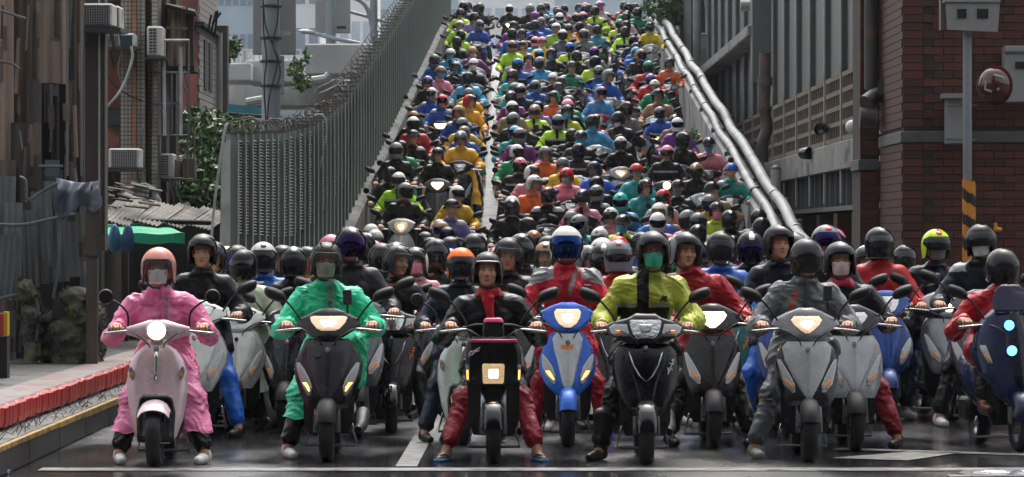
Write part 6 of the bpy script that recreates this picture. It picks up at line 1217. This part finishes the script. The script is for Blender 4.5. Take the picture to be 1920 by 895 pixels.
# 7 silver
o, th, d = contact(1517, 866); s7_ = make_scooter('sportf', 'silver scooter with lit V shaped headlamp under the grey jacket rider', o, th, dict(c0=hexc(168, 168, 170), c1=hexc(36, 36, 38), cc=hexc(120, 120, 122)), 'lit', group=GRP_S, blink=False); ob('phone_holder', PHONE, s7_, (.17, -.25, 1.27), (R(-20), 0, R(-10)))
rd = rider(pose_from_head(headspec(1513, 449, o), bulk=1.10, fold=.011, feet=((-.38, -.12, 0, 12), (.15, -.16, .33, -6)), roll=-3, yaw=-9, pitch=6, paint=lambda v, J: (((np.abs(v[:, 0] + .09 - (v[:, 2] - 1.15) * .35) < .014) & (v[:, 1] < .15) & (v[:, 2] > 1.02) & (v[:, 2] < 1.28)).astype(float), np.zeros(len(v)))))
rd['coat'].materials[0] = fabric('orange_zip', hexc(210, 74, 44), hexc(150, 150, 150))
p_ = dress(rd, 'person in grey jacket with orange zip and charcoal smoked-visor helmet', o, th, (hexc(122, 124, 128), hexc(96, 98, 102)), ('jet', 'a', 'long', 's'), shoes=('shoe', hexc(150, 150, 145)), group=GRP_R, coatname='jacket', hscale=1.06)
sewn(p_, rd, .02, 1.02, .02, 1.36, .014, hexc(90, 92, 96)); sewn(p_, rd, .07, 1.22, .17, 1.21, .018, hexc(104, 106, 110), 'pocket_flap')
# 8 second silver with pink scarf
o, th, d = contact(1604, 846); make_scooter('sportf', 'plain silver scooter with unlit lamp squeezed behind the grey jacket rider', o, th, dict(c0=hexc(170, 172, 174), c1=hexc(160, 162, 164), cc=hexc(40, 40, 42)), None, group=GRP_S)
rd = rider(pose_from_head(headspec(1576, 455, o), bulk=1.05, feet=((-.34, 0, 0, 10), (.38, -.1, 0, -20)), tfold=.01)); dress(rd, 'person in black jacket with pink scarf and pale mask, half black helmet', o, th, (hexc(32, 32, 35), hexc(140, 28, 44)), ('jet', 'k', 'up', 's'), mask=hexc(222, 196, 196), scarf=(hexc(220, 60, 90), 0), shoes=('shoe', 'k'), group=GRP_R, coatname='jacket', graphic='w')
# 12 far right maxi scooter
o, th, d = contact(1914, 848, 8); make_scooter('maxi', 'dark blue maxi scooter with two blue white lamps and tinted windscreen', o, th, dict(c0=hexc(14, 24, 58), c1=hexc(14, 17, 32)), 'lit', group=GRP_S)
rd = rider(pose_from_head(headspec(1884, 468, o, 8), bulk=1.05, pitch=10, grips=((-.34, -.22, 1.0), (.34, -.22, 1.0)), feet=((-.20, -.25, .3, 0), (.36, -.1, 0, -10)))); dress(rd, 'person in red jacket bowed over the dark blue maxi scooter', o, th, (hexc(176, 30, 40), hexc(40, 32, 32)), ('jet', hexc(60, 58, 58), 'long', 's'), shoes=('shoe', hexc(96, 44, 34)), group=GRP_R, coatname='jacket')
# ------------------------------------------------------------------ shared poses for everyone behind the front row
lo = dict(hc=.017, hb=.024, hh=.008, hd=.007); DEF['shw'] = .185
hivis = lambda v, J: (((v[:, 2] < 1.18) & (v[:, 2] > 1.02) & (np.abs(v[:, 0]) < .22)) | ((np.abs(v[:, 0]) < .03) & (v[:, 1] < .15))).astype(float)
POSES = [rider(dict(bulk=1.06, yaw=4), tag_='_a', **lo),
         rider(dict(bulk=1.12, head=(.02, .06, 1.52), sh=(.01, .14, 1.29), yaw=-8, roll=3, pitch=5, feet=((-.14, -.15, .33, 5), (.36, -.05, 0, -12)), paint=lambda v, J: (hivis(v, J), ((np.abs(v[:, 2] - 1.2) < .016) & (np.abs(v[:, 0]) < .22)).astype(float))), tag_='_b', **lo),
         rider(dict(bulk=1.0, head=(-.02, .12, 1.57), sh=(-.01, .19, 1.34), yaw=12, pitch=-3, feet=((-.36, .02, 0, 12), (.14, -.15, .33, -5))), tag_='_c', **lo),
         rider(dict(bulk=1.16, head=(.0, .02, 1.50), sh=(0, .12, 1.27), pitch=12, yaw=-3, coat='long', hemfrac=.3), tag_='_d', **lo),
         rider(dict(bulk=1.0, head=(.06, .10, 1.55), sh=(.03, .17, 1.31), roll=7, yaw=34, hip=(.02, .3, .88)), tag_='_f', **lo),
         rider(dict(bulk=1.1, head=(-.05, .04, 1.50), sh=(-.03, .13, 1.27), roll=-6, yaw=-30, pitch=14, grips=((-.325, -.22, 1.0), (.12, .02, 1.02))), tag_='_g', **lo),
         rider(dict(bulk=1.04, head=(.03, .1, 1.54), sh=(.02, .17, 1.31), roll=-4, yaw=-14, paint=lambda v, J: (np.zeros(len(v)), ((v[:, 2] > 1.30) & (np.abs(v[:, 0]) > .10)).astype(float))), tag_='_e', **lo)]
PASS = rider(dict(bulk=1.05, head=(.03, .62, 1.60), sh=(.02, .68, 1.36), hip=(0, .72, .92), grips=((-.20, .40, .98), (.20, .40, .98)), feet=((-.26, .35, .3, 10), (.26, .35, .3, -10)), yaw=-10), tag_='_p', **lo)
TEE = rider(dict(bulk=.98, sleeve=.4, trous=.4), tag_='_t', **lo)
VN = dict(c='clear', s='smoked', k='black', b='blue mirrored', v='violet mirrored')
SCOL = dict(black=hexc(34, 34, 36), white=hexc(205, 205, 200), silver=hexc(150, 152, 155), red=hexc(150, 24, 34), blue=hexc(34, 70, 140), grey=hexc(90, 92, 95), pink=hexc(205, 120, 135), teal=hexc(60, 120, 120), tan=hexc(150, 135, 110))
labels_used = {}
def where(X, d):
    if d < 52: a = 'flat road'
    elif d < 66: a = 'ramp foot'
    elif d < 82: a = 'lower ramp'
    elif d < 98: a = 'middle ramp'
    elif d < 112: a = 'upper ramp'
    else: a = 'ramp crest'
    b = 'by fence' if X < -1.5 else 'left of lane line' if X < -.4 else 'right of lane line' if X < .7 else 'mid road' if X < 2.1 else 'near parapet' if X < 3.1 else 'along parapet pipes'
    return a + ' ' + b
def crowd_rider(X, d, hc, jc, vis=None, mask=None, design=None, scol=None, lit=None, pose=None, passenger=False, yaw=None, scale=None, scooter=True, tc=None, hk=None, zoff=0.):
    y = d + .0; z = zr(y) + .004; rx = math.atan(sl(y)); yaw = random.gauss(0, 8) if yaw is None else yaw; rz = R(yaw)
    scale = scale or random.uniform(.92, 1.03); vis = vis or random.choice('kkksssccckv'); hk = hk or random.choice(['jet', 'jet', 'jet', 'jet', 'full', 'half'] if vis != 'v' else ['jet', 'full'])
    w_ = where(X, d); JW = 'tee shirt' if pose == 'tee' else 'raincoat'; HN = {'jet': 'open', 'full': 'full-face', 'half': 'half'}
    for attempt in range(12):                 # a look-alike standing in the same place gets another visor or helmet, so that each can be told apart
        if hk == 'half': vis_len, vv = (random.choice(['short', None]), 'c')
        else: vis_len, vv = random.choice(['long', 'long', 'short', 'up'] if vis in 'cs' else ['long', 'long', 'short']), vis
        vn = ('%s visor' % VN[vv].split()[0]) if vis_len else 'no visor'
        lb = '%s in %s %s, %s %s helmet, %s, %s' % ('passenger' if passenger else 'rider', CN[jc], JW, CN[hc], HN[hk], vn, w_)
        if len(lb.replace('-', ' ').split()) > 16: lb = lb.replace(' raincoat', ' coat').replace('right of lane line', 'near lane line').replace('along parapet pipes', 'by pipes').replace('left of lane line', 'near lane line')
        if lb not in labels_used: break
        vis = random.choice('kscvb'); hk = random.choice(['jet', 'full', 'half']); hc = hc if attempt < 5 else random.choice('kaswdn')
    labels_used[lb] = 1
    rd = PASS if passenger else TEE if pose == 'tee' else POSES[random.randrange(7) if pose is None else pose]
    jcol = np.array(C_[jc]) * random.uniform(.72, 1.1) * np.array([random.uniform(.85, 1.15) for _ in range(3)]); jcol = jcol * .93 + .07 * jcol.mean(); tc = tc or random.choice('kkkddabkg'); mk_ = None
    if mask is None and vv in 'cs' and random.random() < .5: mask = random.choice(['w', 'c', 's', 'p', 'k'])
    if mask and mask != '-': mk_ = C_[mask]
    far = d > 58
    dress(rd, lb, (X, y, z), rz, (jcol, C_[tc]), (hk, tuple(np.array(C_[hc]) * random.uniform(.85, 1.1)), vis_len, vv), mask=mk_, rx=rx, scale=scale, group='riders in the queue down the ramp', graphic=random.choice([None, None, None, None, None, None, 'k', 'w', 'r', 's']) if d < 90 else None, hide_shoes=far, shoes=(('shoe', random.choice('kkwa'))), coatname='tee_shirt' if pose == 'tee' else 'raincoat', hscale=1.0 if d > 45 else 1.06)
    if scooter and not passenger:
        dn = design or random.choice(['sportb', 'sportd', 'sportf', 'sportf', 'retro', 'wide', 'wide', 'sportb'])
        for attempt in range(12):
            sc = scol if scol and attempt == 0 else random.choices(['black', 'white', 'silver', 'grey', 'red', 'blue', 'pink', 'teal', 'tan'], [8, 4, 5, 5, 2, 2, 1, 1, 1])[0]
            slb = '%s scooter under rider in %s %s, %s %s helmet, %s' % (sc, CN[jc], 'tee' if pose == 'tee' else 'raincoat', CN[hc], HN[hk], w_)
            if len(slb.replace('-', ' ').split()) > 16: slb = slb.replace('right of lane line', 'near lane line').replace('along parapet pipes', 'by pipes').replace('left of lane line', 'near lane line').replace(' full-face', ' full').replace(' pale pink', ' pink').replace(' light blue', ' cyan')
            if slb not in labels_used: break
        labels_used[slb] = 1; c0 = SCOL[sc]; cols = dict(c0=c0, c1=tuple(np.array(c0) * .6), cc=c0, c2=C_['o'])
        make_scooter(dn, slb, (X, y, z - .002), rz, cols, lit, lod=0 if d < 40 else 1 if d < 75 else 2, rx=rx, group='scooters in the queue down the ramp', scale=scale)
# second and third rows on the flat road: (head px, head top row, wheel row, helmet, jacket, visor, mask, trousers, extra)
ROW2 = [(352, 441, 826, 'k', 'k', 's', None, 'b', dict(pose=0, hk='jet', dx=.12)), (396, 455, 806, 'k', 'd', 's', None, 'd', dict(pose=1)), (424, 464, 790, 'w', 'k', 'k', None, 'k', dict(hk='jet')), (456, 470, 812, 'k', 'w', 'k', None, 'w', dict(pose=3, hk='jet', scol='white')), (494, 456, 795, 'w', 'b', 's', 's', 'd', dict(pose=0, hk='jet')), (534, 470, 772, 'w', 'd', 's', None, 'k', {}), (566, 476, 758, 's', 'y', 's', 'r', 'k', {}),
        (664, 428, 822, 'k', 'a', 'v', None, 'd', dict(pose=2, hk='jet')), (648, 478, 782, 'c', 'w', 'c', None, 'b', {}), (716, 458, 790, 'k', 'k', 's', None, 'k', dict(pose=0)), (742, 456, 766, 'k', 'd', 'k', None, 'b', {}), (778, 466, 778, 'w', 'p', 's', 'p', 'g', {}), (807, 450, 764, 'k', 'k', 'k', None, 'k', dict(graphic='p')), (866, 467, 836, 'o', 'd', 's', 'v', 'd', dict(pose=0, hk='jet', design='retro', scol='white')), (950, 448, 815, 'k', 'k', None, None, 'k', dict(hk='jet', pose=1)), (978, 440, 790, 'k', 'a', 'k', None, 'k', dict(hk='full')),
        (1092, 462, 782, 's', 's', 'c', 'p', 'k', {}), (1158, 452, 812, 's', 'r', 'k', None, 'k', dict(hk='full', pose=0)), (1130, 448, 768, 'w', 't', 'k', None, 'k', {}), (1352, 436, 802, 'k', 'b', 's', 's', 'b', dict(pose=0, hk='jet', graphic='r')), (1408, 436, 786, 'k', 'k', 'v', None, 'k', dict(hk='jet')), (1466, 424, 822, 'k', 'd', 's', None, 'b', dict(pose=2, hk='jet')), (1496, 438, 780, 's', 'g', 'k', None, 'k', {}), (1553, 424, 808, 's', 'k', 'v', None, 'k', dict(hk='jet', pose=2)), (1624, 462, 772, 'w', 'a', 's', None, 'k', {}), (1654, 428, 792, 'k', 'r', 'k', None, 'k', dict(hk='full', pose=2, design='sportd', scol='blue')),
        (1758, 432, 790, 'l', 'd', 's', 's', 'd', dict(pose=0, hk='jet', design='sportf', scol='silver', lit='hot', yaw=6)), (1832, 422, 806, 'k', 'd', 's', 'w', 'k', dict(pose=6, hk='jet', design='sportb', scol='grey')), (1700, 470, 756, 'k', 'a', 'k', None, 'k', {}), (1310, 452, 762, 'k', 'k', 'v', None, 'k', {}), (1020, 455, 765, 'n', 'd', 'c', None, 'k', {}), (1238, 460, 760, 'k', 'r', 'k', None, 'k', {}), (890, 440, 752, 'k', 'a', 'k', None, 'k', {}), (600, 466, 775, 'k', 'k', 'k', None, 'k', {}), (735, 462, 814, 'k', 'k', 'k', None, 'k', dict(hk='jet', scol='black')), (552, 470, 812, 'k', 'd', 's', None, 'k', dict(hk='jet', scol='black')), (1132, 458, 806, 'k', 'a', 'k', None, 'k', dict(hk='jet', scol='black')), (440, 462, 800, 'k', 'k', 'k', None, 'd', dict(hk='jet', scol='grey'))]
taken = []
for a in (290, 613, 925, 1065, 1212, 1338, 1517, 1604, 1893): pass
for px, pt, wy, hc, jc, vis, mask, tc, ex in ROW2:
    ex = dict(ex); dd = F * CH / (wy - HOR) + .62; X = X_(px, dd + .1) - ex.pop('dx', 0.) * -1; ex.pop('graphic', None)
    top = Z_(pt, dd + .1); pose = ex.pop('pose', random.randrange(5)); hz0 = (POSES[pose]['head'].translation.z + .155); s = min(1.10, max(.93, top / hz0))
    crowd_rider(X, dd, hc, jc, vis or 'c', mask or '-', pose=pose, scale=s, tc=tc, yaw=ex.pop('yaw', random.uniform(-5, 5)), **ex); taken.append((X, dd))
# riders read off the photograph, from the crest down: helmet centre in photo pixels, helmet colour, jacket colour
A = """718 25 wk,755 25 kk,676 50 kl,845 35 kd,875 38 kd,935 35 nk,985 40 sk,1030 25 wk,1110 25 kd,1160 20 kc,1190 25 kk,1285 15 kr,1325 20 kd,1385 30 km,1420 50 kl,1460 15 mw,1548 20 ko,732 80 kv,670 112 wl,808 120 sb,870 140 km,1078 75 md,1127 88 sb,1218 72 wd,1305 90 nn,1342 105 ko,1265 130 sy,1430 150 kc,1548 105 sl,1590 90 kw,665 172 kl,640 210 kk,885 180 kb,1012 155 kd,1078 130 db,1193 155 wl,1043 195 pc,1060 230 ny,1095 225 py,1285 190 ws,1315 185 ss,1255 245 bl,1585 160 kl,1632 200 kd,1650 240 kb,607 280 wc,605 335 sb,740 260 nm,950 260 nl,1045 310 kp,1100 265 cy,1187 285 kk,1415 280 ms,1660 295 nk,1636 270 cb,1320 310 kk,990 350 bb,1125 335 sc,710 350 kd,765 360 wd,1280 370 kg,1405 340 kl,1438 370 sb,1710 365 gr,540 395 np,488 440 vk,937 400 kt,1475 420 sb,1728 410 vr,705 430 kc,995 440 sb,950 455 st,1755 460 wg,740 480 sy,1215 480 kk,1468 485 sp,500 500 wb,545 525 kb,1010 495 nd,1185 520 go,1225 550 sg,960 545 km,1000 560 dv,1515 535 wk,1775 525 kn,705 565 ry,435 585 kb,925 615 wn,990 600 nl,1285 605 rp,1785 595 sb,1530 605 ks,1220 620 kl,975 650 sk,650 630 nb,690 660 sy,367 650 nk,425 625 rb,1462 670 kc,1520 650 dk,1205 670 sl,1860 630 kn,1880 680 wm,410 700 wr,700 705 sb,960 710 ct,1280 710 kk,1000 750 sm,690 760 sy,355 770 kg,390 735 kk,975 815 wg,1065 830 so,1560 785 gk,1600 760 ps,1330 770 kk,1320 810 kd,415 790 nl,650 815 ky,285 845 sk,350 870 yk,1830 790 kl,1828 850 pk"""
B = """990 300 pk,245 340 kk,315 375 wl,665 300 mk,630 360 sk,665 460 wy,1310 300 sy,1375 330 rp,1440 320 db,1060 350 wp,1060 435 wo,1415 420 sk,1475 385 kk,1750 360 rt,1735 460 kt,1790 490 rp,205 430 kk,225 490 sp,313 485 wk,525 500 nt,130 540 kk,575 550 kv,205 570 sk,1005 470 dk,960 490 wk,935 560 kk,1340 560 sd,1390 500 kp,1455 540 wp,1485 480 tc,1795 550 kn,1850 620 kl,1900 600 wp,550 655 nv,615 690 km,1020 600 kl,1410 630 st,175 650 wk,180 705 wk,480 760 kk,590 780 pk,1070 720 nt,1460 700 wk,1900 420 kk"""
Cc = """165 515 kp,110 520 kk,250 610 bt,255 690 kn,265 740 sy,325 770 kl,185 610 nk,50 640 rt,370 810 kk,420 800 kk,440 835 kk,165 800 sp"""
def solve_d(py):                              # distance at which a helmet centre 1.56 m above the road shows on row py
    a, b = 50., 119.
    for _ in range(40):
        m = (a + b) / 2; y = HOR - (zr(m) + 1.55 - CH) * F / m
        if y > py: a = m
        else: b = m
    return (a + b) / 2
ent = []
for txt, ox, oy, s in ((A, 640, 0, 2.983), (B, 640, 200, 2.983), (Cc, 1200, 0, 1.99)):
    for e in txt.replace('\n', '').split(','):
        zx, zy, c = e.split(); px, py = ox + float(zx) / s, oy + float(zy) / s; d = solve_d(py + 4) - .1
        if d < 52.5: d = 52.5 - (py - 408) * .16
        ent.append([X_(px, d), d, c[0], c[1]])
# fill the gaps the list leaves, so that the queue is as packed as it is in the photograph
fx = []
for d in np.arange(37.5, 122, 1.75):
    for X in np.arange(-2.1, 3.9, .62):
        x, y = X + random.uniform(-.16, .16) + (.25 if int(d * 10) % 2 else 0), d + random.uniform(-.5, .5)
        if x < XL(y) + .42 or x > 3.72: continue
        if -.92 < x < .02 and y > 50: continue
        if 2.3 < x < 2.75 and 62 < y < 95: continue
        if all(abs(x - e[0]) > (.60 if y < 58 else .64) or abs(y - e[1]) > (1.75 if y < 58 else 1.95) for e in ent + fx) and all(abs(x - t[0]) > .56 or abs(y - t[1]) > 1.7 for t in taken):
            fx.append([x, y, random.choice('kkkkkkkkadddaswrp' if y < 56 else 'kkkkkkkkaaswdrpnb'), random.choice('kkkkkddaabgm' if y < 56 else 'kkkkddaabclgoypmr')])
ent += fx
P_ = np.array([[e[0], e[1]] for e in ent]); P0 = P_.copy(); T_ = np.array(taken)
for it in range(30):                          # push overlapping scooters apart, keep everyone near the place read off the photo
    for i in range(len(P_)):
        dx = P_[:, 0] - P_[i, 0]; dy = P_[:, 1] - P_[i, 1]; ov = (np.abs(dx) < .54) & (np.abs(dy) < 1.55); ov[i] = False
        for j in np.nonzero(ov)[0]:
            px_, py_ = (.54 - abs(dx[j])) / .54, (1.55 - abs(dy[j])) / 1.55
            if px_ < py_ * 1.4: s = math.copysign(.05, dx[j] + 1e-6); P_[j, 0] += s; P_[i, 0] -= s
            else: s = math.copysign(.10, dy[j] + 1e-6); P_[j, 1] += s; P_[i, 1] -= s
        for t in T_:
            if abs(P_[i, 0] - t[0]) < .5 and abs(P_[i, 1] - t[1]) < 1.5 and P_[i, 1] > t[1] - .5: P_[i, 1] += .12
    P_[:, 0] += (P0[:, 0] - P_[:, 0]) * .06; P_[:, 1] += (P0[:, 1] - P_[:, 1]) * .04
    g_ = (P_[:, 0] > -.92) & (P_[:, 0] < .02) & (P_[:, 1] > 52); P_[g_, 0] = np.where(P_[g_, 0] < -.45, -.92, .02)
    P_[:, 0] = np.clip(P_[:, 0], [XL(y) + .40 for y in P_[:, 1]], 3.68)
# scooters whose lamps the photograph shows alight in the queue stand with a little free road in front of them
LAMPS = [(820, 338, 's', 'k', 'hot', 'sportf', 'grey', None), (826, 228, 'r', 'b', 'hot', 'sportb', 'black', None), (1250, 338, 'p', 'k', 'hot', 'retro', 'grey', None), (955, 38, 'w', 'k', 'hot', 'sportf', 'black', None), (1165, 316, 'w', 'k', 'lit', 'sportf', 'silver', 'tee'), (752, 420, 's', 'k', 'lit', 'sportd', 'white', None), (1122, 222, 's', 'c', None, 'sportd', 'red', None)]
keep = np.ones(len(P_), bool); LP = []
for lx, ly, hc, jc, lit, dn, scn, ps in LAMPS:
    a, b = 50., 118.
    for _ in range(40):
        m = (a + b) / 2
        if HOR - (zr(m) + 1.03 - CH) * F / (m - .45) > ly: a = m
        else: b = m
    y = (a + b) / 2; x = X_(lx, y - .45); LP.append((x, y, hc, jc, lit, dn, scn, ps)); dx, dy = np.abs(P_[:, 0] - x), P_[:, 1] - y
    keep &= ~((dx < .52) & (dy > -1.6) & (dy < 1.5)) & ~((dx < .40) & (dy > -4.2) & (dy < 0))
for x, y, hc, jc, lit, dn, scn, ps in LP: crowd_rider(x, y, hc, jc, lit=lit, design=dn, scol=scn, pose=ps, yaw=0, hk='jet')
for i, ((x, y), (_, _, hc, jc)) in enumerate(zip(P_, ent)):
    if not keep[i]: continue
    lit = None
    if lit is None and random.random() < .05: lit = 'lit'
    px = 960 + x * F / y; py = HOR - (zr(y) + 1.5 - CH) * F / y
    tee = abs(px - 1162) < 14 and abs(py - 264) < 14 or abs(px - 683) < 12 and abs(py - 381) < 14
    crowd_rider(x, y, hc, jc, lit=lit, pose='tee' if tee else (1 if jc == 'l' and random.random() < .6 else None))
    if random.random() < .07: crowd_rider(x + .02, y, random.choice('kswp'), random.choice('kdbpas'), passenger=True, yaw=0)
# ------------------------------------------------------------------ rain haze
hb_ = mk('haze', box(-60, 60, -6, 420, -1.2, 34.), ()); hz = ob('haze', hb_); tag(hz, 'thin grey rain haze hanging over the whole street', 'haze', kind='stuff')
hm_ = bpy.data.materials.new('haze'); hm_.use_nodes = True; N = hm_.node_tree.nodes; [N.remove(n) for n in list(N) if n.type == 'BSDF_PRINCIPLED']
pv = N.new('ShaderNodeVolumePrincipled'); pv.inputs['Density'].default_value = .0002; pv.inputs['Color'].default_value = (.9, .94, .96, 1); pv.inputs['Anisotropy'].default_value = .2
hm_.node_tree.links.new(pv.outputs[0], N['Material Output'].inputs['Volume']); hb_.materials.append(hm_)
